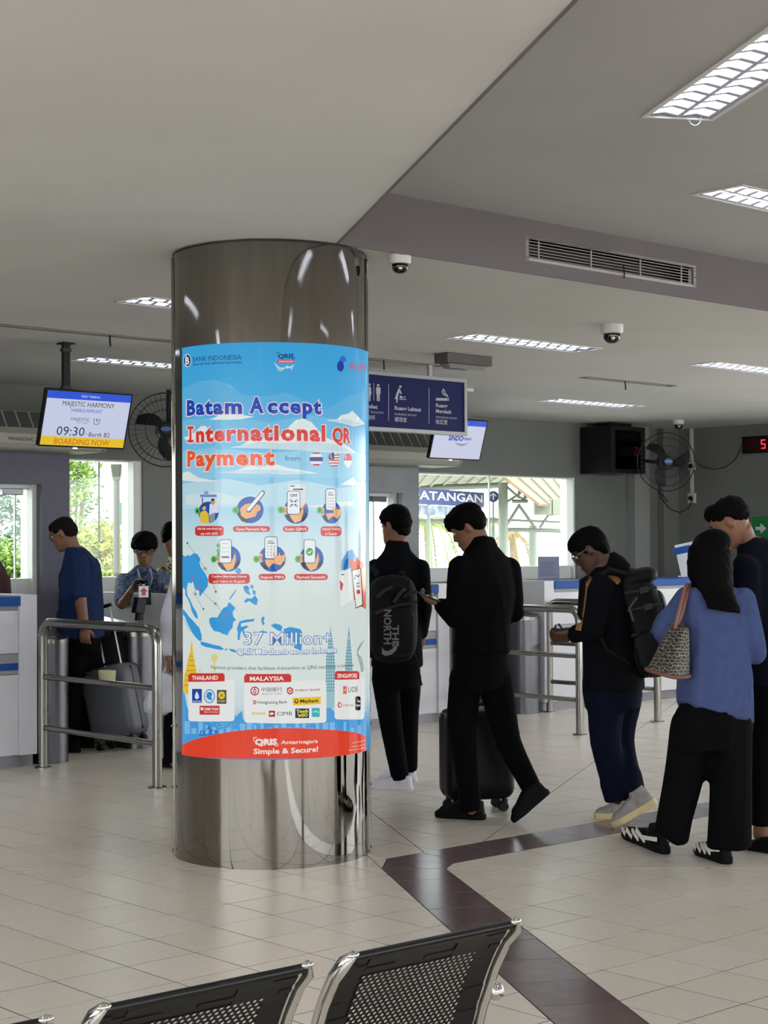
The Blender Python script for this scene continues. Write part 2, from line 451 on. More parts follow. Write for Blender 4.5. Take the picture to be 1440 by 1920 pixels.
def screen_area(p):
    pts = []
    for v in p:
        if v.y < 1.0: return 0
        pts.append(Vector(proj((v.x, v.y, 0))))
    cx = sum(q.x for q in pts)/len(pts); cy = sum(q.y for q in pts)/len(pts)
    if not (-40 < cx < 1480 and cy < 1960): return 0
    c = sum((Vector((q.x, q.y)) for q in p), Vector((0, 0)))/len(p)
    if (c-Vector(CC[:2])).length < CR+.02 or (323 < cx < 690 and 1000 < cy < 1600): return 0
    return abs(area(pts))
ti = []
for p, k in tiles:
    q = inset(p, .0028)
    if len(q) > 2 and abs(area(q)) > 1e-4: ti.append((screen_area(q), q, k))
ti.sort(key=lambda x: -x[0])
def tile_geo(g, q, dz):
    n = len(q); ch = inset(q, .001)
    g.add([(v.x, v.y, dz) for v in q]+[(v.x, v.y, -.006) for v in q], [list(range(n))]+[(i, n+i, n+(i+1) % n, (i+1) % n) for i in range(n)])
rnd = random.Random(7); nobj = 0
rest = [G(), G()]
TILEMATS = [[mat('floor_tile_%s' % c, c, .30, noise_amt=.05, nscale=26, bump=.02, bscale=9, spec=.25) for c in ('#d8cfc0', '#d5ccbe', '#dad2c3', '#d6cebe')],
            [mat('strip_tile_%s' % c, c, .2, noise_amt=.12, nscale=14) for c in ('#705e5d', '#736260', '#6c5b5a')]]
cnt = [0, 0]
for a, q, k in ti:
    dz = rnd.uniform(-.0004, .0004)
    if a > 40 and cnt[k] < (245, 40)[k]:
        g = G(); c = sum(q, Vector((0, 0)))/len(q)
        tile_geo(g, [v-c for v in q], dz); me = g.mesh('tile', rnd.choice(TILEMATS[k]))
        o = link_mesh('tile' if k == 0 else 'border_tile', me, floor); o.location = (c.x, c.y, 0); cnt[k] += 1
    else: tile_geo(rest[k], q, dz)
setp(rest[0].build('tile_field', M_tile, floor), kind='stuff')
setp(rest[1].build('border_tile_field', M_strip, floor), kind='stuff')

# ================================================================ light fittings
M_tube = mat('fluorescent_tube', '#ffffff', .3, emit=TUBE, ecol=(.93, .96, 1.0))
M_louvre = mat('louvre_aluminium', '#c6c8d6', .45, .1)
M_troffer = mat('troffer_white', '#d8d8d4', .5)
def fixture(z):
    r = bpy.data.objects.new('ceiling_light', None); COL.objects.link(r)
    g = G()
    g.b2((0, -LW/2, LD+.005), (LL, LW/2, LD+.009))
    for y in (-1, 1): g.b2((0, y*LW/2-.002*y, 0), (LL, y*LW/2-.004*y, LD+.005))
    for x in (.002, LL-.002): g.b2((x-.001, -LW/2+.004, 0), (x+.001, LW/2-.004, LD+.005))
    g.build('housing', mat('troffer_inner', '#7f7f84', .5), r)
    g = G()
    for y in (-1, 1): g.b2((-.012, y*(LW/2-.004), -.004), (LL+.012, y*(LW/2+.014), .001))
    for x in (-.012, LL-.003): g.b2((x, -LW/2-.014, -.0045), (x+.015, LW/2+.014, .0008))
    g.build('frame', M_troffer, r)
    for y in (-.066, .066):
        g = G(); g.cyl((.05, y, LD-.022), (LL-.05, y, LD-.022), .0135, n=10); g.build('tube', M_tube, r, smooth=True)
    g = G()
    for y in (-LW/2+.010, 0, LW/2-.010):
        g.prism([(-.011, .004), (0, 0), (.011, .004), (.0015, .048), (-.0015, .048)], .004, LL-.004, lambda a, b, z, y=y: (z, y+a, b))
    g.build('louvre_rail', M_louvre, r)
    first = None; n = 13
    for k in range(n):
        x = .012+(LL-.024)*k/(n-1)
        if first is None:
            g = G()
            for y0 in (-LW/2+.014, .010):
                w = LW/2-.024
                g.add([(-.016, y0, .003), (.016, y0, .003), (.001, y0, .048), (-.001, y0, .048),
                       (-.016, y0+w, .003), (.016, y0+w, .003), (.001, y0+w, .048), (-.001, y0+w, .048),
                       (-.014, y0+w/2, .014), (.014, y0+w/2, .014)],
                      [(0, 3, 2, 1), (4, 5, 6, 7), (0, 8, 3), (8, 4, 7), (8, 7, 3), (1, 2, 9), (9, 6, 5), (9, 2, 6), (0, 1, 9, 8), (8, 9, 5, 4), (3, 7, 6, 2)])
            first = g.build('louvre_blade', M_louvre, r)
            b = first
        else: b = first.copy(); COL.objects.link(b); b.parent = r
        b.location = (x, 0, 0)
    return r
lt0 = fixture(0)
LBL = ['lit recessed light between the navy sign and the middle dome camera', 'lit recessed light cut off by the column, upper of the two left of it', 'lit recessed light at the right frame edge, above the black slot',
       'recessed light out of view left of the column', 'lit recessed light left of the column, lower, behind the boarding screen pole', 'recessed light hidden behind the navy sign', 'lit recessed light furthest back, above the black cabinet']
for i, (s, t, r, z) in enumerate(LIGHTS):
    o = lt0 if i == 0 else copy_tree(lt0)
    o.location = W(s, t, z-.001); o.rotation_euler = (0, 0, A+r)
    if i < 7: lb = LBL[i]
    elif (s, t) == (_pe.x, _pe.y): lb = 'large slanting light in the raised ceiling, top right, with a hanging wire loop'
    elif i == 14: lb = 'light in the raised ceiling above the air grille'
    else: lb = 'recessed fluorescent light outside the frame over the seating'
    setp(o, lb, 'light', 'recessed louvred ceiling lights')
# wire loop hanging from the large light
p = pz(1303, 222, ZR); g = G()
pts = [p+Vector((.0075*0+.024*math.cos(a), 0, -.005+.030*math.sin(a)-.0)) for a in [math.pi*k/10 for k in range(-2, 13)][::-1]]
pts = [p+Vector((-.022, 0, .05)), p+Vector((-.024, 0, .0))]+[p+Vector((.024*math.cos(a), 0, .028*math.sin(a)-.0)) for a in [math.pi+math.pi*k/8 for k in range(1, 8)]]+[p+Vector((.024, 0, 0)), p+Vector((.02, 0, .05))]
g.tube(pts, .0022, 6); setp(g.build('wire_loop', M_plastic_w, None, smooth=True), 'white wire loop hanging from the large top right light', 'wire')
# slot diffusers in the ceiling
for i, ((s, t, l), lb) in enumerate(zip(SLOTS, ['long dark slot diffuser in the ceiling left of the column', 'slot diffuser above the navy sign', 'short dark slot diffuser in the ceiling right of the dome camera'])):
    r = thing('slot_diffuser', lb, 'vent', W(s, t, ZC), A, 'linear slot diffusers in the ceiling')
    g = G(); g.b2((0, -.035, .052), (l, .035, .058)); g.build('plenum', M_dark, r)
    g = G()
    for y in (-.042, .042): g.b2((-.01, y-.008, -.006), (l+.01, y+.008, .001))
    for x in (-.004, l+.004): g.b2((x-.006, -.034, -.0055), (x+.006, .034, .0008))
    g.b2((0, -.004, .0), (l, .004, .02))
    g.build('frame', mat('slot_metal', '#6f6a62', .4, .7), r)
    g = G(); g.tube([(l*.45, .0, .03), (l*.45, -.002, -.02), (l*.452, -.004, -.075)], .006, 6); g.build('dangling_strap', M_black, r)
# air grille on the bulkhead face
r = thing('air_grille', 'long slatted air grille on the bulkhead face', 'vent', W(6.42, EC[1], 2.95), A)
GL, GH = 1.45, .135
g = G()
g.b2((0, -.012, 0), (GL, .02, .02)); g.b2((0, -.012, GH-.018), (GL, .02, GH)); g.b2((0, -.012, .02), (.026, .02, GH-.018)); g.b2((GL-.026, -.012, .02), (GL, .02, GH-.018))
g.build('frame', M_troffer if False else mat('grille_paint', '#b3adac', .5), r, bevel=.002)
g = G(); g.b2((.02, .10, .01), (GL-.02, .11, GH-.01)); g.b2((.005, .022, GH-.022), (GL-.005, .11, GH-.018)); g.b2((.032, .022, .0075), (GL-.032, .11, .0095)); g.b2((.031, .022, .01), (.033, .11, GH-.02)); g.b2((GL-.033, .022, .01), (GL-.031, .11, GH-.02)); g.build('duct_shade', M_black, r)  # black liner added to stand in for deep shade behind the slats
for k in range(6):
    z = .02+(GH-.038)*(k+.5)/6
    g = G(); g.box((GL/2, .004, z), (GL-.052, .010, .0028), Matrix.Rotation(R(8), 3, 'X')); g.build('slat', MATS['grille_paint'], r)
for x in (.11, .53, .95, 1.32):
    g = G(); g.box((x, -.004, GH/2), (.006, .006, GH-.038)); g.build('divider', MATS['grille_paint'], r)
g = G(); g.tube([(.79, -.014, .065), (.792, -.02, .02), (.79, -.02, -.01)], .004, 6); g.build('cable_end', M_black, r)
# ================================================================ column
col = thing('column', 'round column clad in mirror-polished stainless steel', 'column', (CC.x, CC.y, 0))
M_colsteel = mat('column_steel', '#8b8780', .06, 1., stretch=(1, 1, .08), nscale=22, noise_amt=.10, rnoise=.03)
g = G(); g.lathe([(CR, 0), (CR, ZC-.012)], n=128, cap=False); g.build('cladding', M_colsteel, col, smooth=True)
g = G(); g.lathe([(CR-.03, ZC-.03), (CR-.03, ZC+.002)], n=64); g.build('shadow_gap', M_black, col, smooth=True)
g = G(); g.lathe([(CR-.012, ZC-.014), (CR+.003, ZC-.014), (CR+.003, ZC-.009), (CR-.012, ZC-.009)], n=96); g.build('top_ring', mat('dark_seal', '#141312', .5), col, smooth=True)
to_cam = Vector((-CC.x, -CC.y, 0)).normalized(); c_right = Vector((-to_cam.y, to_cam.x, 0))      # pointing right as seen
if c_right.x < 0: c_right = -c_right
for th in (-82, 82, 178):
    a = R(th); d = to_cam*math.cos(a)+c_right*math.sin(a); tg = c_right*math.cos(a)-to_cam*math.sin(a)
    rr = frame_rot(tg, d, Vector((0, 0, 1)))
    g = G(); g.box(d*(CR+.004)+Vector((0, 0, ZC/2-.01)), (.035, .012, ZC-.03), rr); g.build('seam_strip', M_colsteel, col, bevel=.002)
for th in (-80, 80):
    a = R(th); d = to_cam*math.cos(a)+c_right*math.sin(a)
    g = G()
    for z in (.03, .33, .62): g.ell(d*(CR+.013)+Vector((0, 0, z)), (.007, .007, .007), nu=8, nv=6)
    g.build('screw', M_steel, col, smooth=True)

# ================================================================ light-box poster wrapped on the column
PR = CR+.014
pst = thing('poster', 'backlit sky-blue payment advertisement wrapped around the column', 'poster', (CC.x, CC.y, 0))
def cyl_az(px, py, r=PR):
    d = ray(px, py); o = Vector((-CC.x, -CC.y)); dd = Vector((d.x, d.y))
    a = dd.dot(dd); b = 2*o.dot(dd); c = o.dot(o)-r*r; D = max(b*b-4*a*c, 0)
    k = (-b-math.sqrt(D))/(2*a); p = o+dd*k
    th = math.atan2(p.dot(Vector(c_right[:2])), p.dot(Vector(to_cam[:2])))
    return th*PR, H+d.z*k
def bend(a, z, e=0.0):
    th = a/PR; r = PR+e
    return to_cam*(r*math.cos(th))+c_right*(r*math.sin(th))+Vector((0, 0, z))
c1 = lambda x, y: cyl_az(320+x/3.789, 620+y/3.789)
c2 = lambda x, y: cyl_az(320+x/3.789, 1000+y/3.789)
PEM = .74
def ink(c, e=None, rough=.12):
    n = 'ink_'+c.lstrip('#')
    if n in MATS: return MATS[n]
    cc = lin(c); m = mat(n, tuple(x*.12 for x in cc), rough, emit=e or PEM, ecol=cc, spec=.25)
    return m
class Print:
    """flat print pieces on the poster, several inks per object"""
    def __init__(s, e=.0): s.g = G(); s.inks = []; s.e = e
    def ink(s, c):
        m = ink(c)
        if m not in s.inks: s.inks.append(m)
        s.g.cur = s.inks.index(m); return s
    def poly(s, pts, k=c2, e=0.0):
        q = [k(*p) for p in pts]; s.g.add([(a, z, s.e+e) for a, z in q], [list(range(len(q)))]); return s
    def disc(s, cx, cy, rx, ry, k=c2, e=0.0, n=28): return s.poly([(cx+rx*math.cos(2*math.pi*i/n), cy+ry*math.sin(2*math.pi*i/n)) for i in range(n)], k, e)
    def rrect(s, x0, y0, x1, y1, r, k=c2, e=0.0): return s.poly(rrect(x1-x0, y1-y0, min(r, (x1-x0)/2-.1, (y1-y0)/2-.1), 4, (x0+x1)/2, (y0+y1)/2), k, e)
    def rect(s, x0, y0, x1, y1, k=c2, e=0.0): return s.poly([(x0, y0), (x1, y0), (x1, y1), (x0, y1)], k, e)
    def line(s, pts, w, k=c2, e=0.0):
        for a, b in zip(pts[:-1], pts[1:]):
            d = Vector((b[0]-a[0], b[1]-a[1]));
            if d.length < .01: continue
            n = Vector((-d.y, d.x)).normalized()*w/2
            s.poly([(a[0]-n.x, a[1]-n.y), (b[0]-n.x, b[1]-n.y), (b[0]+n.x, b[1]+n.y), (a[0]+n.x, a[1]+n.y)], k, e)
        return s
    def text(s, body, x0, y0, x1, y1, h, k=c2, bold=0.0, e=0.0):
        a0, z0 = k(x0, y0); a1, z1 = k(x1, y1); zt = k(x0, y0-h)[1]
        hh = zt-z0
        def fn(x, y, z, a0=a0, a1=a1, z0=z0, z1=z1): return (a0+(a1-a0)*x, z0+(z1-z0)*x+y, s.e+e)
        put_text(s.g, body, fn, 0, 1, 0, hh, bold); return s
    def textc(s, body, cx, y, h, k=c2, bold=0.0, e=0.0, sq=1.0):
        a0, z0 = k(cx, y); zt = k(cx, y-h)[1]; hh = zt-z0; w = text_w(body, bold)*hh/.73*sq
        put_text(s.g, body, lambda x, yy, z: (x, yy, s.e+e), a0-w/2, a0+w/2, z0, hh, bold); return s
    def build(s, name, parent=pst, label=None):
        me = bpy.data.meshes.new(name); me.from_pydata(s.g.v, [], s.g.f)
        for m in s.inks: me.materials.append(m)
        me.polygons.foreach_set('material_index', s.g.mi)
        bm = bmesh.new(); bm.from_mesh(me)
        bmesh.ops.triangulate(bm, faces=[f for f in bm.faces if len(f.verts) > 3])
        xs = [v.co.x for v in bm.verts]
        st_ = R(4)*PR; k = math.ceil(min(xs)/st_)
        while k*st_ < max(xs):
            bmesh.ops.bisect_plane(bm, geom=bm.verts[:]+bm.edges[:]+bm.faces[:], plane_co=(k*st_, 0, 0), plane_no=(1, 0, 0), dist=1e-6); k += 1
        for v in bm.verts: v.co = bend(v.co.x, v.co.y, v.co.z)
        for f in bm.faces:
            f.normal_update()
            c = f.calc_center_median()
            if f.normal.dot(Vector((c.x, c.y, 0))) < 0: f.normal_flip()
        bm.to_mesh(me); bm.free(); me.validate()
        o = link_mesh(name, me, parent)
        if label: o['label'] = label
        return o
zt = cyl_az(510, 641.5)[1]; zb = cyl_az(510, 1425)[1]
aL = cyl_az(342, 1000)[0]; aR = CR*R(80)
# backing box with lit face (colour gradient printed on it: sky to pale to city blue)
ms = bpy.data.materials.new('printed_sky'); ms.use_nodes = True; nt = ms.node_tree; b = nt.nodes['Principled BSDF']
tc = nt.nodes.new('ShaderNodeTexCoord'); sp = nt.nodes.new('ShaderNodeSeparateXYZ'); mr = nt.nodes.new('ShaderNodeMapRange'); cr = nt.nodes.new('ShaderNodeValToRGB')
nt.links.new(tc.outputs['Object'], sp.inputs[0]); nt.links.new(sp.outputs['Z'], mr.inputs[0])
mr.inputs['From Min'].default_value = zb; mr.inputs['From Max'].default_value = zt
nt.links.new(mr.outputs[0], cr.inputs[0])
els = [(0, '#3f93d8'), (.06, '#5aa9e0'), (.13, '#cfe2e6'), (.2, '#dfeae6'), (.40, '#dde9e6'), (.52, '#cfe6ea'), (.62, '#9fd3ea'), (.72, '#6ec0ea'), (.86, '#48b0e6'), (1, '#3ba6e2')]
cr.color_ramp.elements[0].position = 0; cr.color_ramp.elements[0].color = (*lin(els[0][1]), 1)
cr.color_ramp.elements[1].position = 1; cr.color_ramp.elements[1].color = (*lin(els[-1][1]), 1)
for p_, c_ in els[1:-1]: x = cr.color_ramp.elements.new(p_); x.color = (*lin(c_), 1)
nt.links.new(cr.outputs[0], b.inputs['Emission Color']); b.inputs['Emission Strength'].default_value = PEM
mu = nt.nodes.new('ShaderNodeMix'); mu.data_type = 'RGBA'; b.inputs['Specular IOR Level'].default_value = .25; mu.inputs[0].default_value = .88; nt.links.new(cr.outputs[0], mu.inputs[6]); mu.inputs[7].default_value = (0, 0, 0, 1)
nt.links.new(mu.outputs[2], b.inputs['Base Color']); b.inputs['Roughness'].default_value = .12
g = G(); N_ = 48
ring = lambda e: [[bend(aL+(aR-aL)*i/N_, z, e) for i in range(N_+1)] for z in (zb, zt)]
ra = ring(-.0005); g.loft([ra[0], ra[1]], cap=False, closed=False); g.build('lit_sheet', ms, pst, smooth=True)
g = G()
rb = ring(-.016); rf = ring(-.001)
for z_i in (0, 1): g.loft([rb[z_i], rf[z_i]], cap=False, closed=False)
for i in (0, N_): g.add([rb[0][i], rf[0][i], rf[1][i], rb[1][i]], [(0, 1, 2, 3)])
g.build('box_edge', mat('poster_edge', '#c9cdd0', .3, .5), pst)
# clouds
P = Print(.0005)
P.ink('#5fb6e6').poly([(85, 420), (200, 360), (320, 350), (420, 380), (500, 450), (640, 470), (820, 440), (960, 500), (1100, 560), (1250, 470), (1385, 420), (1385, 700), (85, 700)], c1)
P.ink('#74c1e8').poly([(85, 640), (400, 610), (700, 650), (1000, 600), (1385, 700), (1385, 860), (85, 860)], c1, .0002)
P.ink('#93cfea').poly([(85, 860), (300, 830), (700, 870), (1100, 840), (1385, 880), (1385, 1060), (85, 1060)], c1, .0002)
P.ink('#b9dfec').poly([(85, 1090), (400, 1050), (640, 1100), (900, 1060), (1200, 1120), (1385, 1080), (1385, 1250), (1100, 1290), (700, 1250), (85, 1270)], c1, .0002)
P.ink('#cfe6ec').poly([(110, 1170), (300, 1140), (470, 1180), (640, 1160), (640, 1240), (110, 1240)], c1, .0003)
P.ink('#e3efed')
for pts in ([(275, 632), (330, 610), (345, 590), (400, 575), (430, 590), (500, 598), (595, 612), (500, 630), (400, 634)],
            [(1100, 636), (1180, 630), (1210, 600), (1260, 590), (1290, 568), (1330, 610), (1378, 665), (1300, 680), (1200, 655)],
            [(420, 830), (500, 815), (560, 780), (640, 770), (820, 740), (840, 680), (890, 635), (940, 625), (1000, 650), (1050, 710), (1100, 760), (1180, 790), (1260, 820), (1318, 870), (1200, 870), (900, 850), (700, 840)],
            [(95, 760), (150, 740), (215, 680), (245, 675), (300, 720), (420, 770), (300, 790), (120, 790)],
            [(330, 1005), (450, 1000), (550, 960), (640, 970), (740, 945), (830, 975), (930, 990), (1050, 1015), (800, 1020), (500, 1015)],
            [(85, 1010), (130, 1000), (200, 1045), (335, 1068), (200, 1075), (85, 1065)],
            [(1205, 1095), (1240, 1070), (1300, 1040), (1320, 1080), (1375, 1085), (1300, 1100)],
            [(1300, 1210), (1210, 1215), (1130, 1230), (960, 1250), (1100, 1260), (1300, 1240)]): P.poly(pts, c1, .0004)
P.ink('#c5e0ea')
for pts in ([(430, 832), (620, 790), (800, 800), (1000, 790), (1180, 810), (1290, 865), (900, 850)], [(360, 1005), (600, 985), (760, 990), (1000, 1012), (700, 1018)], [(1130, 640), (1240, 625), (1360, 668), (1250, 668)]): P.poly(pts, c1, .0006)
setp(P.build('cloud_print'), kind='stuff')
# logos at the top
P = Print(.001)
P.ink('#e6f2f6').disc(119, 212, 28, 47, c1).ink('#1c3a6e').disc(119, 212, 25, 42, c1, .0003)
P.ink('#e6f2f6').text('B', 106, 238, 134, 238, 52, c1, .03, .0006).line([(112, 170), (112, 254)], 5, c1, .0006)
P.ink('#1d4a7c').text('BANK INDONESIA', 160, 222, 505, 205, 36, c1, .0, .0002)
P.text('BANK SENTRAL REPUBLIK INDONESIA', 160, 248, 508, 232, 13, c1, .02, .0002)
P.build('bank_logo')
P = Print(.001)
P.ink('#173a7a').text('QRIS', 762, 197, 874, 195, 32, c1, .035, .0002).line([(755, 165), (755, 155), (775, 155)], 4, c1).line([(860, 201), (880, 201), (880, 190)], 4, c1)
P.ink('#d8505a').rrect(757, 206, 878, 228, 6, c1).ink('#f1dfe0').text('Antarnegara', 766, 223, 870, 222, 11, c1, .03, .0003)
P.ink('#dbe9ee')
for k in range(5): P.line([(735+k*6, 225+k*14), (770+k*4, 262+k*6), (830, 268-k*5), (880-k*4, 240+k*10)], 3, c1)
P.build('payment_logo')
P = Print(.001)
P.ink('#1f6fd0').disc(1222, 213, 24, 34, c1).ink('#12329c').disc(1205, 252, 24, 38, c1, .0003).ink('#4aa8ea').disc(1240, 240, 14, 24, c1, .0002)
P.ink('#e8474f').text('ASPI', 1264, 276, 1378, 292, 56, c1, .0, .0002)
P.build('association_logo')
# headline
def head(name, items):
    P = Print(.0016)
    for body, x0, y0, x1, y1, h, c in items:
        if body == 'I': P.ink('#f3dbe6').rrect(113, 674, 173, 704, 8, c1).rrect(113, 770, 173, 798, 8, c1)
        P.ink('#f3dbe6').text(body, x0-5, y0+2, x1+5, y1+2, h+3, c1, .078, .0)
    for body, x0, y0, x1, y1, h, c in items:
        if body == 'I': P.ink(c).rrect(120, 680, 166, 699, 5, c1, .0004).rrect(120, 776, 166, 792, 5, c1, .0004)
        P.ink(c).text(body, x0+3, y0, x1-3, y1, h, c1, .044, .0004)
    P.build(name)
head('headline_blue', [('~Batam', 115, 600, 512, 586, 106, '#1c45b4'), ('A', 558, 582, 664, 580, 110, '#1c45b4'), ('~ccept', 684, 582, 1072, 590, 106, '#1c45b4')])
head('headline_red', [('I', 133, 790, 153, 790, 108, '#dc4030'), ('~nternational', 180, 790, 1100, 782, 110, '#dc4030'), ('QR', 1143, 790, 1280, 797, 106, '#dc4030')])
head('headline_orange', [('~Payment', 118, 962, 742, 950, 108, '#f05f28')])
P = Print(.0016); P.ink('#2c5d80').text('from', 812, 925, 921, 923, 38, c1, .0); P.build('small_word')
P = Print(.0016)
P.ink('#e9eef0').disc(1033, 912, 47, 51, c1).ink('#c9404a').poly([(1000, 876), (1018, 864), (1048, 864), (1066, 876)], c1, .0004).poly([(1000, 948), (1018, 960), (1048, 960), (1066, 948)], c1, .0004)
P.ink('#26348c').poly([(987, 898), (1079, 898), (1080, 912), (1078, 928), (988, 928), (986, 912)], c1, .0004)
P.build('flag_print')
P = Print(.0016)
P.ink('#e9eef0').disc(1158, 915, 39, 50, c1).ink('#cf3f48')
for k in range(5): P.poly([(1122+(k == 4)*10, 880+k*19), (1194-(k == 4)*10, 880+k*19), (1194-(k == 4)*12, 888+k*19), (1122+(k == 4)*12, 888+k*19)], c1, .0004)
P.ink('#273f92').poly([(1120, 915), (1122, 890), (1140, 868), (1160, 866), (1160, 917)], c1, .0006).ink('#f3d23a').disc(1142, 892, 11, 14, c1, .0009).ink('#273f92').disc(1146, 890, 8, 11, c1, .0011)
P.build('flag_print')
P = Print(.0016)
P.ink('#e9eef0').disc(1258, 923, 29, 51, c1).ink('#d6424c').poly([(1229, 923)]+[(1258-29*math.cos(math.pi*k/12), 923-51*math.sin(math.pi*k/12)) for k in range(1, 12)]+[(1287, 923)], c1, .0004)
P.ink('#e9eef0').disc(1246, 902, 8, 14, c1, .0007).ink('#d6424c').disc(1250, 902, 7, 12, c1, .0009)
P.build('flag_print')
# seven step pictures
SK, SK2, NAVY = '#eeb277', '#dd9a5c', '#2b3340'
def pill(P, x0, y0, x1, y1, lines, k):
    P.ink('#cf3a38').rrect(x0, y0, x1, y1, 22, k, .0004).ink('#f6e9e6')
    n = len(lines); h = 16 if n > 1 else 20
    for i, t in enumerate(lines):
        yc = y0+(y1-y0)*(i+.5)/n+h/2; w = (x1-x0)*(.84 if i == 0 else .78)
        if t == 'in Rupiah': w = (x1-x0)*.56
        if t == 'pay with QRIS': w = (x1-x0)*.58
        P.text(t, (x0+x1-w)/2, yc, (x0+x1+w)/2, yc, h, k, .02, .0008)
def num(P, x, y, r, t, k): P.ink('#57b947').disc(x, y, r, 24, k, .0006).ink('#123f1c').text(t, x-6, y+11, x+6, y+11, 20, k, .02, .0009)
def phone(P, x0, y0, x1, y1, k, e=.0012):
    P.ink('#2f3b4c').rrect(x0-4, y0-4, x1+4, y1+5, 18, k, e).ink('#e9f0f2').rrect(x0, y0, x1, y1, 15, k, e+.0003)
def holding(P, cx, cy, rx, ry, k, point=False):
    P.ink(NAVY).poly([(cx-rx*.95, cy+ry*.2), (cx-rx*.5, cy+ry*.4), (cx-rx*.1, cy+ry*.95), (cx-rx*.6, cy+ry*.8)], k, .0006).poly([(cx+rx*.3, cy+ry*.7), (cx+rx*.85, cy+ry*.1), (cx+rx*.95, cy+ry*.35), (cx+rx*.6, cy+ry*.82)], k, .0006)
    P.ink(SK).poly([(cx-rx*.55, cy+ry*.1), (cx+rx*.35, cy+ry*.05), (cx+rx*.55, cy-ry*.5), (cx+rx*.62, cy+ry*.1), (cx+rx*.4, cy+ry*.75), (cx-rx*.1, cy+ry*.95), (cx-rx*.45, cy+ry*.5)], k, .0009)
    for q in range(3): P.ink(SK2 if q % 2 else SK).disc(cx-rx*.85, cy-ry*.25+q*ry*.22, rx*.13, ry*.12, k, .0009)
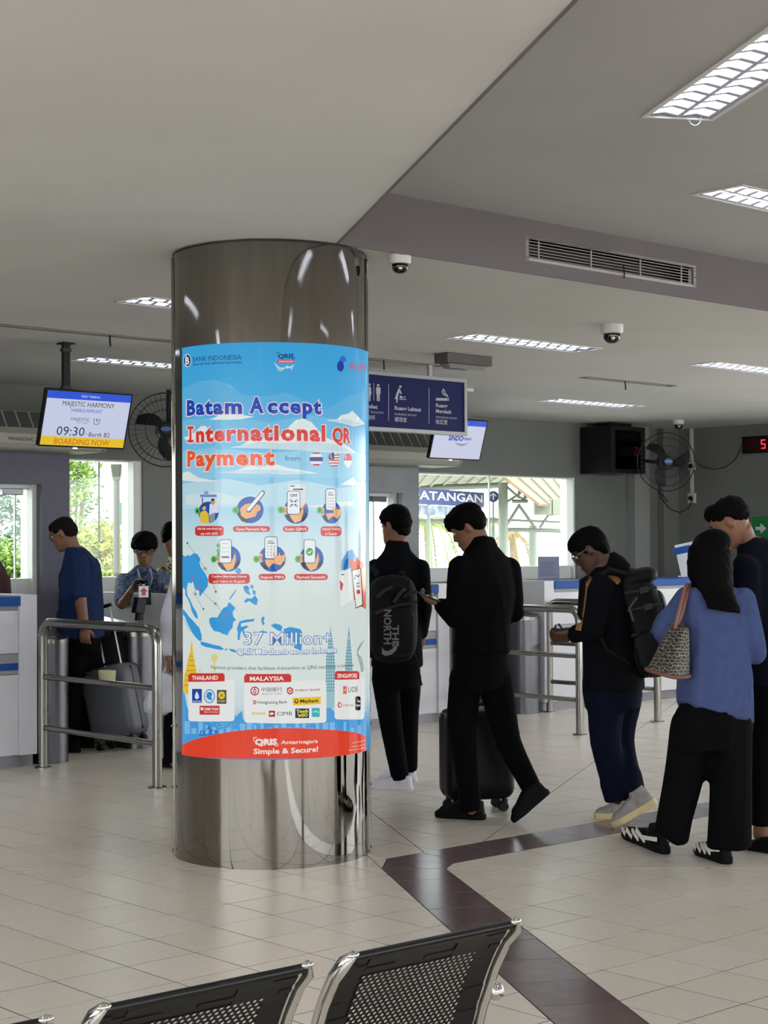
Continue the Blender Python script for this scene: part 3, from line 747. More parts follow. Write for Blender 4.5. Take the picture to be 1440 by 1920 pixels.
def step(k, n, disc, nump, pillp, lines, kind, lb):
    P = Print(.0014); cx, cy, rx, ry = disc
    P.ink('#1b57b4').disc(cx, cy, rx, ry, k, .0)
    if kind == 'shop':
        P.ink('#6d8fd0').rect(cx-60, cy-125, cx+58, cy-108, k, .0006).ink('#8fa8dc').disc(cx-15, cy-135, 16, 18, k, .0007)
        P.ink('#dfe7f2').poly([(cx+10, cy-60), (cx+60, cy-60), (cx+75, cy+0), (cx+5, cy+20)], k, .0008).ink('#3a4a78').rect(cx-45, cy-105, cx-38, cy-20, k, .0006)
        P.ink(SK2).disc(cx+32, cy-72, 14, 20, k, .0009).ink('#30303c').poly([(cx+18, cy-78), (cx+22, cy-96), (cx+42, cy-96), (cx+46, cy-76), (cx+38, cy-84)], k, .0011)
        P.ink('#8d98a8').poly([(cx+5, cy+20), (cx+50, cy+0), (cx+45, cy+60), (cx+10, cy+72)], k, .001)
        P.ink('#e9c53a').poly([(cx-55, cy+70), (cx-62, cy+10), (cx-40, cy-10), (cx-15, cy-10), (cx+2, cy+15), (cx+5, cy+76), (cx-20, cy+78)], k, .0012).ink(SK).disc(cx-30, cy-34, 14, 20, k, .0014).ink('#5a3b26').poly([(cx-45, cy-30), (cx-42, cy-55), (cx-20, cy-56), (cx-14, cy-36), (cx-28, cy-46)], k, .0016)
    elif kind == 'fist':
        P.ink('#3a4048').poly([(cx-95, cy+30), (cx-60, cy+80), (cx-20, cy+95), (cx+0, cy+50), (cx-60, cy+10)], k, .0006)
        P.ink(SK).poly([(cx-65, cy+40), (cx-70, cy-10), (cx-35, cy-40), (cx+20, cy-50), (cx+70, cy-30), (cx+75, cy+0), (cx+50, cy+15), (cx+40, cy+45), (cx-10, cy+60), (cx-30, cy+65)], k, .0009)
        P.ink('#303a48').poly([(cx-28, cy-2), (cx+65, cy-118), (cx+88, cy-140), (cx+106, cy-126), (cx+100, cy-108), (cx+0, cy+18), (cx-20, cy+18)], k, .0012).ink('#eef2f2').poly([(cx-24, cy-4), (cx+68, cy-114), (cx+86, cy-132), (cx+98, cy-122), (cx+92, cy-108), (cx-2, cy+8), (cx-18, cy+10)], k, .0015)
        P.ink(SK2)
        for q in range(3): P.line([(cx+22+q*4, cy-20+q*22), (cx+62-q*6, cy-12+q*22)], 4, k, .0018)
    else:
        holding(P, cx, cy, rx, ry, k)
        if kind == 'scan':
            P.ink('#e6ecee').rect(cx-52, cy-190, cx+70, cy-20, k, .0004).ink('#304a66').rect(cx-40, cy-180, cx-10, cy-172, k, .0006).rect(cx-20, cy-158, cx+50, cy-148, k, .0006).ink('#d8534a').poly([(cx+45, cy-20), (cx+70, cy-60), (cx+70, cy-20)], k, .0007)
            phone(P, cx-60, cy-138, cx+25, cy+22, k); P.ink('#1d3f5c').textc('QRIS', cx-17, cy-102, 18, k, .03, .002)
            for sx, sy in ((-1, -1), (1, -1), (-1, 1), (1, 1)): P.line([(cx-17+sx*27, cy-55+sy*14), (cx-17+sx*27, cy-55+sy*24), (cx-17+sx*12, cy-55+sy*24)], 4, k, .002).rect(cx-17+sx*12-7, cy-55+sy*12-6, cx-17+sx*12+7, cy-55+sy*12+6, k, .002)
        elif kind in ('keys', 'keys2'):
            w = 33 if kind == 'keys' else 42; x = cx-w*(.15 if kind == 'keys' else .2)
            phone(P, x-w, cy-165 if kind == 'keys' else cy-152, x+w, cy-15 if kind == 'keys' else cy-0, k)
            yy = cy-140 if kind == 'keys' else cy-125
            P.ink('#506070').rect(x-w*.6, yy, x+w*.3, yy+5, k, .002).rect(x-w*.6, yy+14, x+w*.6, yy+20, k, .002)
            for a in range(3):
                for b_ in range(4): P.ink('#b9c2c8').disc(x-w*.55+a*w*.55, yy+40+b_*21, 6, 6, k, .002, 10)
            P.ink('#1b57b4').poly([(cx-rx*.5, cy+ry*.9), (cx+rx*.1, cy+ry*.35), (cx+rx*.75, cy+ry*.6), (cx+rx*.3, cy+ry)], k, .0021)
            P.ink(SK).poly([(x+w*.3, cy-30), (x+w*.45, cy-42), (x+w*.9, cy-18), (cx+rx*.75, cy-20), (cx+rx*.98, cy-34), (cx+rx*.9, cy+18), (cx+rx*.6, cy+50), (x+w*.8, cy+30)], k, .0023)
        else:
            phone(P, cx-63 if kind == 'form' else cx-52, cy-133, cx+18 if kind == 'form' else cx+24, cy+28, k)
            if kind == 'form':
                for q, (a, b_) in enumerate(((-110, 50), (-78, 60), (-50, 60))): P.ink('#a9b4bc').rect(cx-50, cy+a, cx-50+b_, cy+a+4, k, .002)
                P.ink('#5f6f80').rrect(cx-50, cy-18, cx+5, cy-4, 6, k, .002)
                for q in range(3): P.ink('#3fa84a').disc(cx-70, cy-92+q*36, 13, 14, k, .0022).ink('#f0f6f0').line([(cx-76, cy-92+q*36), (cx-71, cy-87+q*36), (cx-63, cy-98+q*36)], 3, k, .0025)
            else:
                P.ink('#3fa84a').disc(cx-15, cy-48, 25, 28, k, .0022).ink('#f3f8f3').line([(cx-27, cy-48), (cx-18, cy-38), (cx-3, cy-58)], 7, k, .0025)
    num(P, *nump, t=str(n), k=k); pill(P, *pillp, lines, k)
    P.build('step_picture')
step(c1, 1, (270, 1290, 72, 76), (192, 1280, 18), (175, 1388, 378, 1458), ['Ask the merchant to', 'pay with QRIS'], 'shop', '')
step(c1, 2, (565, 1273, 95, 95), (463, 1275, 23), (443, 1388, 706, 1430), ['Open Payment App'], 'fist', '')
step(c1, 3, (890, 1280, 88, 92), (783, 1273, 22), (797, 1388, 978, 1430), ['Scan QRIS'], 'scan', '')
step(c1, 4, (1140, 1290, 69, 80), (1057, 1275, 19), (1065, 1390, 1212, 1460), ['Input Value', 'in Rupiah'], 'keys', '')
step(c2, 5, (413, 180, 85, 92), (308, 184, 20), (270, 288, 563, 358), ['Confirm Merchant Name', 'and Value in Rupiah'], 'form', '')
step(c2, 6, (722, 178, 95, 95), (610, 184, 23), (625, 288, 815, 332), ['Input PIN'], 'keys2', '')
step(c2, 7, (1000, 180, 85, 92), (905, 184, 22), (876, 288, 1116, 332), ['Payment Successful'], 'tick', '')
# map
P = Print(.001); P.ink('#3d9fe0')
ISL = [[(85, 150), (105, 165), (120, 155), (140, 160), (165, 140), (195, 150), (200, 165), (213, 178), (205, 205), (215, 240), (250, 290), (268, 330), (265, 375), (240, 410), (222, 430), (210, 450), (203, 435), (205, 410), (180, 400), (170, 380), (160, 340), (150, 355), (125, 350), (115, 400), (120, 440), (138, 470), (160, 520), (185, 560), (195, 600), (190, 610), (170, 590), (150, 550), (138, 500), (120, 460), (105, 440), (104, 400), (85, 380)],
       [(83, 530), (110, 560), (130, 590), (160, 620), (185, 650), (205, 670), (220, 720), (222, 762), (205, 765), (180, 740), (150, 700), (120, 640), (100, 590), (83, 570)],
       [(213, 768), (250, 775), (300, 790), (350, 800), (380, 820), (360, 830), (300, 818), (240, 805), (215, 790)],
       [(385, 822), (400, 818), (402, 830), (388, 834)], [(410, 820), (440, 822), (470, 835), (460, 848), (430, 838)],
       [(275, 605), (300, 595), (330, 600), (355, 560), (375, 530), (400, 520), (415, 488), (435, 505), (462, 530), (440, 560), (445, 590), (465, 615), (445, 630), (440, 670), (415, 700), (405, 725), (370, 715), (345, 700), (310, 695), (285, 660), (275, 630)],
       [(480, 650), (490, 625), (540, 612), (585, 608), (596, 600), (590, 625), (540, 632), (500, 640), (500, 665), (540, 655), (555, 662), (520, 685), (530, 720), (545, 740), (525, 735), (505, 690), (495, 720), (490, 760), (475, 755), (478, 700), (470, 680)],
       [(645, 600), (660, 590), (668, 600), (660, 625), (670, 640), (655, 655), (645, 630)], [(640, 690), (690, 700), (680, 710), (640, 700)],
       [(710, 655), (740, 640), (780, 650), (795, 665), (785, 690), (830, 720), (800, 700), (760, 690), (730, 668)],
       [(800, 680), (850, 665), (920, 680), (932, 700), (930, 800), (915, 810), (900, 790), (870, 770), (840, 740), (810, 710)], [(870, 800), (930, 785), (930, 835), (880, 815)],
       [(455, 270), (480, 245), (495, 250), (502, 270), (495, 285), (480, 290)],
       [(515, 378), (540, 370), (560, 385), (555, 410), (570, 440), (545, 430), (530, 420), (520, 400)], [(565, 365), (590, 370), (585, 395), (570, 390)], [(580, 400), (605, 410), (600, 440), (585, 430)],
       [(520, 480), (545, 460), (575, 465), (600, 440), (620, 470), (612, 510), (590, 505), (560, 480), (530, 495)], [(415, 468), (440, 430), (465, 400), (468, 406), (445, 440), (422, 472)]]
for q in ISL: P.poly(q, c2)
rr = random.Random(3)
for k in range(40):
    x = rr.uniform(470, 880); y = 850-rr.random()*rr.choice([30, 60, 320]); P.disc(x, y, rr.uniform(2, 6), rr.uniform(1.5, 3.5), c2, n=7)
P.ink('#55606a')
for a in ([(120, 70), (180, 150), (245, 250), (300, 340), (322, 420)], [(160, 320), (180, 440), (235, 545)], [(203, 385), (260, 450), (320, 500), (380, 580)], [(90, 600), (140, 700)]): P.line(a, 2, c2, .0003)
for x, y in ((245, 250), (175, 430), (318, 500)): P.line([(x-14, y-6), (x+14, y+6)], 4, c2, .0004).line([(x-4, y+12), (x+6, y-12)], 4, c2, .0004)
P.ink('#e2586a')
for x, y in ((160, 318), (203, 382), (380, 578)): P.disc(x, y, 7, 9, c2, .0005, 12)
P.ink('#55606a')
for x, y in ((120, 70), (322, 415), (234, 538)): P.disc(x, y, 6, 8, c2, .0004, 10)
setp(P.build('map_print'), kind='stuff')
# landmarks
P = Print(.001)
P.ink('#ecc63e').poly([(90, 1100), (100, 1000), (112, 960), (122, 900), (138, 850), (146, 790), (151, 765), (156, 790), (160, 850), (168, 890), (180, 960), (190, 1010), (200, 1100), (150, 1140), (95, 1140)])
P.ink('#c79a2a')
for y in (870, 900, 935, 970, 1005, 1040, 1075): P.rect(146-(y-840)*.22, y, 154+(y-840)*.18, y+7, c2, .0003)
P.ink('#e6d98a').disc(312, 885, 24, 30).rect(306, 900, 318, 985).rect(200, 965, 214, 990).rect(180, 975, 190, 990)
P.ink('#9cc6cf')
for cx, w in ((1135, 34), (1265, 26)):
    P.poly([(cx-2, 660), (cx+2, 660), (cx+6, 715), (cx+w*.4, 745), (cx+w*.5, 800), (cx+w*.8, 860), (cx+w, 960), (cx+w, 1240), (cx-w, 1240), (cx-w, 960), (cx-w*.8, 860), (cx-w*.5, 800), (cx-w*.4, 745), (cx-6, 715)])
P.ink('#4f8d9c')
for cx, w in ((1135, 32), (1265, 24)):
    for k in range(17):
        y = 760+k*22; ww = w*min(1, .45+k*.1)
        for q in range(4): P.rect(cx-ww+q*ww*.52, y, cx-ww+q*ww*.52+ww*.3, y+10, c2, .0003)
    P.poly([(cx-5, 722), (cx, 690), (cx+5, 722)], c2, .0003)
P.ink('#8b8f86')
for k in range(5): P.line([(1378-k*8, 760+k*12), (1350-k*6, 780+k*14), (1325, 830+k*10), (1330+k*6, 880), (1345+k*7, 930+k*10), (1355, 985)], 3)
setp(P.build('landmark_print'), kind='stuff')
P = Print(.0008)
P.ink('#4aa0e2').poly([(83, 1110), (100, 1130), (115, 1220), (150, 1330), (300, 1300), (455, 1290), (470, 1300), (480, 1285), (508, 1260), (512, 1320), (700, 1340), (860, 1345), (1060, 1300), (1110, 1210), (1165, 1270), (1385, 1270), (1385, 1440), (900, 1440), (500, 1440), (83, 1560)])
P.ink('#7fc0ec')
for k in range(26): x = 100+k*49; h = rr.uniform(20, 90); P.rect(x, 1420-h, x+rr.uniform(18, 40), 1425, c2, .0003)
P.ink('#a9d4ee')
for k in range(60): x = rr.uniform(290, 480) if k % 2 else rr.uniform(560, 1060); y = rr.uniform(1345, 1400); P.rect(x, y, x+8, y+4, c2, .0005)
P.ink('#2f7fd0').poly([(200, 1440), (215, 1400), (240, 1395), (262, 1385), (275, 1350), (285, 1385), (300, 1395), (330, 1400), (345, 1430)], c2, .0004)
setp(P.build('city_print'), kind='stuff')
# 37 million
P = Print(.0018)
def outl(body, x0, y0, x1, y1, h, b1, b2):
    P.ink('#5878b8').text(body, x0-3, y0+1, x1+3, y1+1, h+2, c2, b1, 0); P.ink('#e8eff2').text(body, x0, y0, x1, y1, h, c2, b2, .0004)
outl('37 Million+', 522, 788, 1140, 782, 90, .034, .0)
P.ink('#3f66b0').text('QRIS Merchants across Indonesia', 470, 860, 1180, 845, 40, c2, .075, 0); P.ink('#eef4f6').text('QRIS Merchants across Indonesia', 474, 858, 1176, 843, 38, c2, .03, .0006)
P.build('number_lettering')
P = Print(.0016); P.ink('#33586c').text('Payment providers that facilitate transaction at QRIS merchants in Indonesia', 288, 962, 1300, 945, 26, c2, .0); P.build('provider_line')
def panel(P, x0, x1, yt, yb, hx1, title, tx0, tx1):
    P.ink('#edf0ee').rrect(x0, yt+45, x1, yb, 22, c2, 0); P.ink('#cf3a34').poly([(x0, yt+62), (x0, yt+18), (x0+14, yt), (hx1-12, yt), (hx1, yt+14), (hx1, yt+58)], c2, .0004)
    P.ink('#f8ece8').text(title, tx0, yt+48, tx1, yt+46, 30, c2, .03, .0008)
P = Print(.0018); panel(P, 128, 455, 993, 1335, 385, 'THAILAND', 155, 340)
P.ink('#2346a8').rect(155, 1105, 224, 1203, c2, .0006).ink('#dfe9f4').poly([(189, 1120), (203, 1150), (205, 1168), (189, 1180), (174, 1168), (175, 1150)], c2, .0009).text('Bangkok Bank', 160, 1196, 220, 1196, 9, c2, .02, .0009)
P.ink('#3a8fd0').disc(278, 1157, 39, 50, c2, .0006).ink('#dbeaf4').disc(278, 1157, 33, 43, c2, .0009).ink('#3a8fd0').poly([(255, 1160), (262, 1130), (285, 1125), (300, 1140), (290, 1160), (300, 1185), (270, 1180)], c2, .0011)
P.ink('#5b574a').rect(331, 1112, 398, 1211, c2, .0006).ink('#e9c935').disc(364, 1150, 24, 28, c2, .0009).ink('#5b574a').poly([(352, 1160), (364, 1140), (376, 1160), (370, 1160), (364, 1150), (358, 1160)], c2, .0011).ink('#d9d2b8').text('krungsri', 340, 1195, 390, 1195, 12, c2, .02, .0009)
P.ink('#cc3b38').rect(208, 1224, 349, 1288, c2, .0006).ink('#f6ebe8').text('CIMB THAI', 240, 1256, 340, 1257, 18, c2, .03, .0009).rect(216, 1236, 234, 1256, c2, .0009).text('Member of the group', 240, 1273, 340, 1273, 10, c2, .01, .0009)
P.build('country_panel')
P = Print(.0018); panel(P, 523, 1105, 998, 1345, 856, 'MALAYSIA', 563, 805)
P.ink('#b5343c').disc(598, 1120, 31, 32, c2, .0006).ink('#edf0ee').disc(598, 1120, 23, 24, c2, .0008).ink('#b5343c').rrect(587, 1107, 609, 1133, 4, c2, .001).ink('#edf0ee').rect(592, 1113, 604, 1127, c2, .0012).ink('#b5343c').rect(595, 1090, 601, 1108, c2, .0012).rect(595, 1132, 601, 1150, c2, .0012)
P.ink('#3a3a40').text('中国银行', 645, 1122, 793, 1120, 24, c2, .0, .0006).text('BANK OF CHINA', 648, 1145, 792, 1143, 9, c2, .0, .0006)
P.ink('#c8434a').poly([(825, 1100), (848, 1090), (870, 1104), (868, 1135), (845, 1147), (826, 1132)], c2, .0006).ink('#edf0ee').disc(847, 1118, 13, 15, c2, .0008).ink('#c8434a').disc(847, 1118, 7, 8, c2, .001).text('PUBLIC BANK', 884, 1122, 1064, 1116, 14, c2, .02, .0006)
P.ink('#b5343c')
for k in range(3): P.line([(582+k*8, 1185), (596+k*8, 1200), (582+k*8, 1215)], 4, c2, .0006)
P.ink('#4a4a50').text('HongLeong Bank', 621, 1210, 828, 1207, 22, c2, .01, .0006)
P.ink('#f2c81e').poly([(866, 1168), (1064, 1160), (1066, 1212), (868, 1222)], c2, .0006).ink('#2a2a20').text('Maybank', 918, 1203, 1052, 1198, 24, c2, .03, .0009).disc(892, 1193, 15, 16, c2, .0009).ink('#f2c81e').disc(892, 1191, 8, 9, c2, .0011)
P.ink('#d6d25a').text('FINEXIA', 578, 1288, 675, 1286, 16, c2, .05, .0006)
P.ink('#b22a30').rect(698, 1260, 741, 1303, c2, .0006).ink('#f0e6e4').poly([(704, 1276), (722, 1270), (736, 1281), (722, 1290), (704, 1290)], c2, .0009).ink('#3a3c44').text('CIMB', 755, 1295, 862, 1292, 28, c2, .0, .0006)
P.ink('#1d2c50').rect(884, 1244, 982, 1312, c2, .0006).ink('#f0e040').text('Touch', 892, 1274, 974, 1272, 22, c2, .05, .0009).text("'nGO", 900, 1302, 972, 1300, 22, c2, .05, .0009)
P.ink('#3cb4be').rect(1001, 1240, 1057, 1304, c2, .0006).ink('#d9f0f0').line([(1010, 1270), (1030, 1264), (1050, 1272)], 6, c2, .0009)
P.build('country_panel')
P = Print(.0018); panel(P, 1163, 1374, 978, 1322, 1337, 'SINGAPORE', 1182, 1322)
P.ink('#e07a52').rect(1222, 1085, 1248, 1108, c2, .0006).rect(1222, 1116, 1248, 1142, c2, .0006).rect(1218, 1110, 1252, 1114, c2, .0006).ink('#34405c').text('UOB', 1258, 1130, 1325, 1126, 42, c2, .0, .0006)
P.ink('#d8453c').disc(1198, 1219, 14, 20, c2, .0006).ink('#edf0ee').disc(1200, 1219, 8, 12, c2, .0008).ink('#c8503c').text('OCBC Bank', 1216, 1230, 1298, 1228, 18, c2, .0, .0006)
P.ink('#16161a').rrect(1309, 1158, 1346, 1258, 12, c2, .0006).ink('#e04a48').poly([(1315, 1180), (1322, 1172), (1330, 1180), (1322, 1190)], c2, .0009).ink('#eef0f0').text('DBS', 1324, 1200, 1343, 1200, 14, c2, .04, .0009).text('PayLah!', 1314, 1228, 1342, 1228, 14, c2, .04, .0009)
P.build('country_panel')
# dancer's phones and shapes at right
P = Print(.0014)
P.ink('#5aa0dc').poly([(1210, 260), (1212, 200), (1235, 160), (1255, 125), (1290, 115), (1310, 160), (1290, 230), (1250, 270)]).ink('#2f6fb4').poly([(1225, 250), (1240, 185), (1262, 180), (1258, 230), (1245, 262)], c2, .0003)
P.ink('#e2653a').poly([(1265, 180), (1310, 200), (1320, 165), (1345, 200), (1385, 215), (1385, 540), (1350, 520), (1300, 470), (1290, 300)], c2, .0003)
P.ink('#f0a050').poly([(1350, 250), (1385, 230), (1385, 420), (1360, 400)], c2, .0005)
P.ink('#f0f3f3').poly([(1198, 278), (1275, 245), (1290, 470), (1215, 520), (1205, 500)], c2, .0007).ink('#d34a40').poly([(1199, 330), (1225, 360), (1212, 410), (1203, 400)], c2, .0009)
P.ink('#24303c').poly([(1284, 262), (1348, 245), (1364, 510), (1312, 535)], c2, .0009).ink('#f4f5f5').poly([(1288, 266), (1344, 250), (1358, 505), (1315, 527)], c2, .0011)
P.ink('#30343c').rect(1208, 290, 1230, 297, c2, .001).line([(1305, 330), (1310, 295), (1330, 310), (1338, 290)], 5, c2, .0014).line([(1312, 360), (1340, 352)], 5, c2, .0014).line([(1314, 380), (1342, 374)], 5, c2, .0014).ink('#d8483c').rect(1318, 402, 1342, 430, c2, .0014)
P.build('phone_print')
# red banner
P = Print(.0022)
az = lambda x, y: (x, y)
def kz(x, y): # x in crop px, y crop px -> keep bottom edge level
    a, z = c2(x, min(y, 1600)); return (a, max(z, zb+.0005))
P.ink('#e8452c').poly([(82, 1503), (110, 1490), (180, 1462), (300, 1432), (450, 1405), (600, 1390), (760, 1384), (900, 1384), (1050, 1390), (1180, 1398), (1290, 1410), (1386, 1442), (1386, 1640), (1200, 1640), (1000, 1640), (800, 1640), (600, 1640), (400, 1640), (200, 1640), (82, 1640)], kz)
P.build('red_banner')
P = Print(.0026)
P.ink('#f6e6e0').text('QRIS', 598, 1502, 757, 1500, 42, c2, .06).line([(590, 1475), (590, 1450), (615, 1450)], 5).line([(740, 1509), (762, 1509), (762, 1492)], 5)
P.text('Antarnegara', 783, 1497, 1044, 1487, 27, c2, .02).text('Simple & Secure!', 590, 1566, 1046, 1549, 38, c2, .03)
P.text('syarat dan ketentuan', 1288, 1492, 1378, 1474, 10, c2, 0).text('berlaku untuk semua', 1284, 1520, 1378, 1502, 10, c2, 0).text('layanan antarnegara', 1264, 1545, 1378, 1524, 10, c2, 0)
P.build('banner_lettering')
# ================================================================ booths (counters)
def booth(s0, s1, t0, label, group, end_left=False, end_right=False, depth=.55, left_return=None):
    r = thing('service_counter', label, 'counter', W(s0, t0, 0), A, group)
    L = s1-s0; e = .13
    x0 = e if end_left else 0; x1 = L-(e if end_right else 0)
    g = G(); g.b2((0, .04, 0), (L, depth-.02, .085)); g.build('kick_plate', mat('kick_steel', '#7d7c80', .35, .6), r)
    def split(name, z0, z1, y, m, xa=x0, xb=x1, n=None):
        n = n or max(1, round((xb-xa)/1.0)); w = (xb-xa)/n
        for k in range(n):
            g = G(); g.b2((xa+k*w+.0015, y, z0), (xa+(k+1)*w-.0015, y+.02, z1)); g.build(name, m, r, bevel=.0015)
    split('lower_panel', .088, .625, 0, M_white)
    split('band_panel', .629, .655, .004, M_grey); split('blue_stripe', .657, .70, .002, M_blue); split('band_panel', .702, .765, .004, M_grey)
    split('upper_panel', .769, 1.055, 0, M_white)
    g = G(); g.b2((x0, .02, .088), (x1, depth-.02, 1.055)); g.build('carcass', M_grey, r)
    g = G(); g.b2((x0, .012, 1.056), (x1, depth-.02, 1.085)); g.build('shadow_rail', M_grey, r)
    g = G(); g.b2((x0, -.03, 1.086), (x1, depth, 1.15)); g.build('worktop', M_blue, r, bevel=.004)
    if end_right: g = G(); g.b2((L-e, -.02, .085), (L, depth, 1.16)); g.build('end_panel', M_white, r, bevel=.004)
    if end_left: g = G(); g.b2((0, -.02, .085), (e, depth, 1.16)); g.build('end_panel', M_white, r, bevel=.004)
    if left_return:   # low side wall of the booth running back to the windows
        g = G(); g.b2((0, depth+.01, 0), (.06, left_return, 1.10)); g.build('side_panel', M_white, r, bevel=.004)
        g = G(); g.b2((.06, depth+.01, .70), (.66, left_return, .74)); g.build('desk_board', M_grey, r)
    return r
booth(2.9, 5.95, 9.99, 'white and blue service counter cut off by the left frame edge', 'white counters with blue tops', end_right=True)
booth(7.86, 9.90, 10.02, 'white and blue service counter in the middle, passing behind the column', 'white counters with blue tops', end_right=True, left_return=2.75)
booth(11.08, 16.4, 10.02, 'long white and blue service counter running off to the right', 'white counters with blue tops', end_left=True, left_return=2.75)

# ================================================================ railings
def railing(s, ta, tb, label):
    r = thing('railing', label, 'railing', W(s, ta, 0), A+math.pi/2, 'stainless barrier railings'); L = tb-ta; R_ = .10; h = .975
    pts = [(0, 0, .012)]+[(0, 0, h-R_)]+[(R_-R_*math.cos(a), 0, h-R_+R_*math.sin(a)) for a in [math.pi/2*k/6 for k in range(1, 7)]]
    pts += [(L-R_+R_*math.sin(a), 0, h-R_+R_*math.cos(a)) for a in [math.pi/2*k/6 for k in range(0, 7)]]+[(L, 0, .012)]
    g = G(); g.tube(pts, .031, 14); g.build('frame_tube', M_steel, r, smooth=True)
    for z in (.61, .27):
        g = G(); g.cyl((.028, 0, z), (L-.028, 0, z), .019, n=12); g.build('crossbar', M_steel, r, smooth=True)
    for x in (0, L):
        g = G(); g.lathe([(.058, 0), (.058, .008), (.05, .012), (.034, .012)], (x, 0, 0), 20); g.build('base_flange', M_steel, r, smooth=True)
    return r
railing(5.94, 8.55, 9.88, 'stainless railing left of the column, in front of the man in blue')
railing(9.95, 8.62, 9.90, 'stainless railing right of the black-clad man with suitcase')
railing(11.14, 8.8, 10.0, 'further stainless railing behind the man with orange stripes')

# ================================================================ turnstile pedestals
def turnstile(s, t, label, w=.24, d=.9, sheet=False, slot=False):
    r = thing('turnstile', label, 'turnstile', W(s, t, 0), A, 'stainless turnstile pedestals')
    n = 10; h = .96
    def out(x0, x1, z):   # plan outline with a rounded front
        return [(x1, d, z), (x0, d, z), (x0, .10, z)]+[((x0+x1)/2-(x1-x0)/2*math.cos(math.pi*k/n), .10-.10*math.sin(math.pi*k/n), z) for k in range(1, n)]+[(x1, .10, z)]
    g = G(); g.loft([out(0, w, 0), out(0, w, h-.14)]); g.build('pedestal_body', M_steel_d, r, smooth=True)
    g = G()
    lo = out(-.006, w+.006, h-.14); hi = [(x, y, h-.115+max(0, min(1, (y+.0)/.35))*.10) for x, y, z in lo]
    g.loft([lo, hi]); g.build('sloped_lid', M_steel, r, smooth=True)
    g = G(); g.b2((.02, .12, h-.075), (w-.02, .30, h-.03)) if False else g.box((w/2, .17, h-.068), (w*.62, .16, .004), Matrix.Rotation(R(15), 3, 'X')); g.build('reader_window', M_black, r)
    g = G(); g.b2((-.012, .35, .0), (w+.012, d+.01, .10)); g.build('foot', M_steel, r)
    if slot: g = G(); g.b2((-.004, .18, .60), (.0, .30, .76)); g.build('side_slot', M_black, r)
    if sheet: g = G(); g.box((w/2+.02, .10, h-.078), (.12, .11, .002), Matrix.Rotation(R(15), 3, 'X')); g.build('printed_sheet', M_paper, r)
    # tripod arms folded at the side
    g = G()
    for k in range(3):
        a = R(90+120*k); g.cyl((w+.01, .45, .78), (w+.10+.05*math.cos(a), .45+.2*math.cos(a), .78+.2*math.sin(a)-.06), .014, n=8)
    g.cyl((w, .45, .78), (w+.03, .45, .78), .045, n=14); setp(g.build('barrier_arm', M_steel, r, smooth=True), kind='stuff')
    return r
turnstile(6.02, 10.0, 'turnstile pedestal beside the left counter end, behind the railing post', d=.8)
turnstile(6.95, 10.3, 'turnstile pedestal with printed sheet, below the red arrow sign', d=.9, sheet=True, w=.28)
turnstile(10.80, 9.98, 'turnstile pedestal by the right counter, behind the railing', d=.9, slot=True, w=.26)
# glass panel + scanner with arrow sign on the pedestal near the officer
r = thing('ticket_scanner', 'black ticket scanner on a pedestal with a red arrow card', 'scanner', W(7.12, 10.48, .93), A)
g = G(); g.cyl((0, 0, 0), (0, 0, .06), .035, .028, 12); g.build('stem', M_black, r, smooth=True)
g = G(); g.box((0, .0, .11), (.085, .06, .12), Matrix.Rotation(R(12), 3, 'Y')); g.build('scanner_head', M_black, r, bevel=.008)
rx = Matrix.Rotation(-A, 3, 'Z')
g = G(); g.box((.01, -.045, .215), (.085, .004, .085)); cs = g.build('card', M_paper, r)
g = G()
def arrow(g, cx, cz, s, y):
    pts = [(-.28, -.45), (.28, -.45), (.28, .02), (.6, .02), (0, .5), (-.6, .02), (-.28, .02)]
    g.prism([(cx+a*s, cz+b*s) for a, b in pts], y-.0012, y, lambda x, z, q: (x, q, z))
arrow(g, .01, .215, .06, -.0475); g.build('red_arrow', M_red, cs)
r = thing('gate_flap', 'dark glass gate leaf standing between the turnstile pedestals', 'gate', W(6.72, 10.9, 0), A)
g = G(); g.b2((0, 0, .18), (.26, .014, 1.0)); g.build('glass_leaf', mat('smoked_panel', '#343b45', .15), r, bevel=.003)
g = G(); g.b2((-.03, -.02, 0), (.0, .03, 1.0)); g.build('hinge_post', M_steel, r)
g = G(); g.b2((-.42, .1, .70), (.2, .28, .84)); g.build('motor_box', M_black, r, bevel=.01)

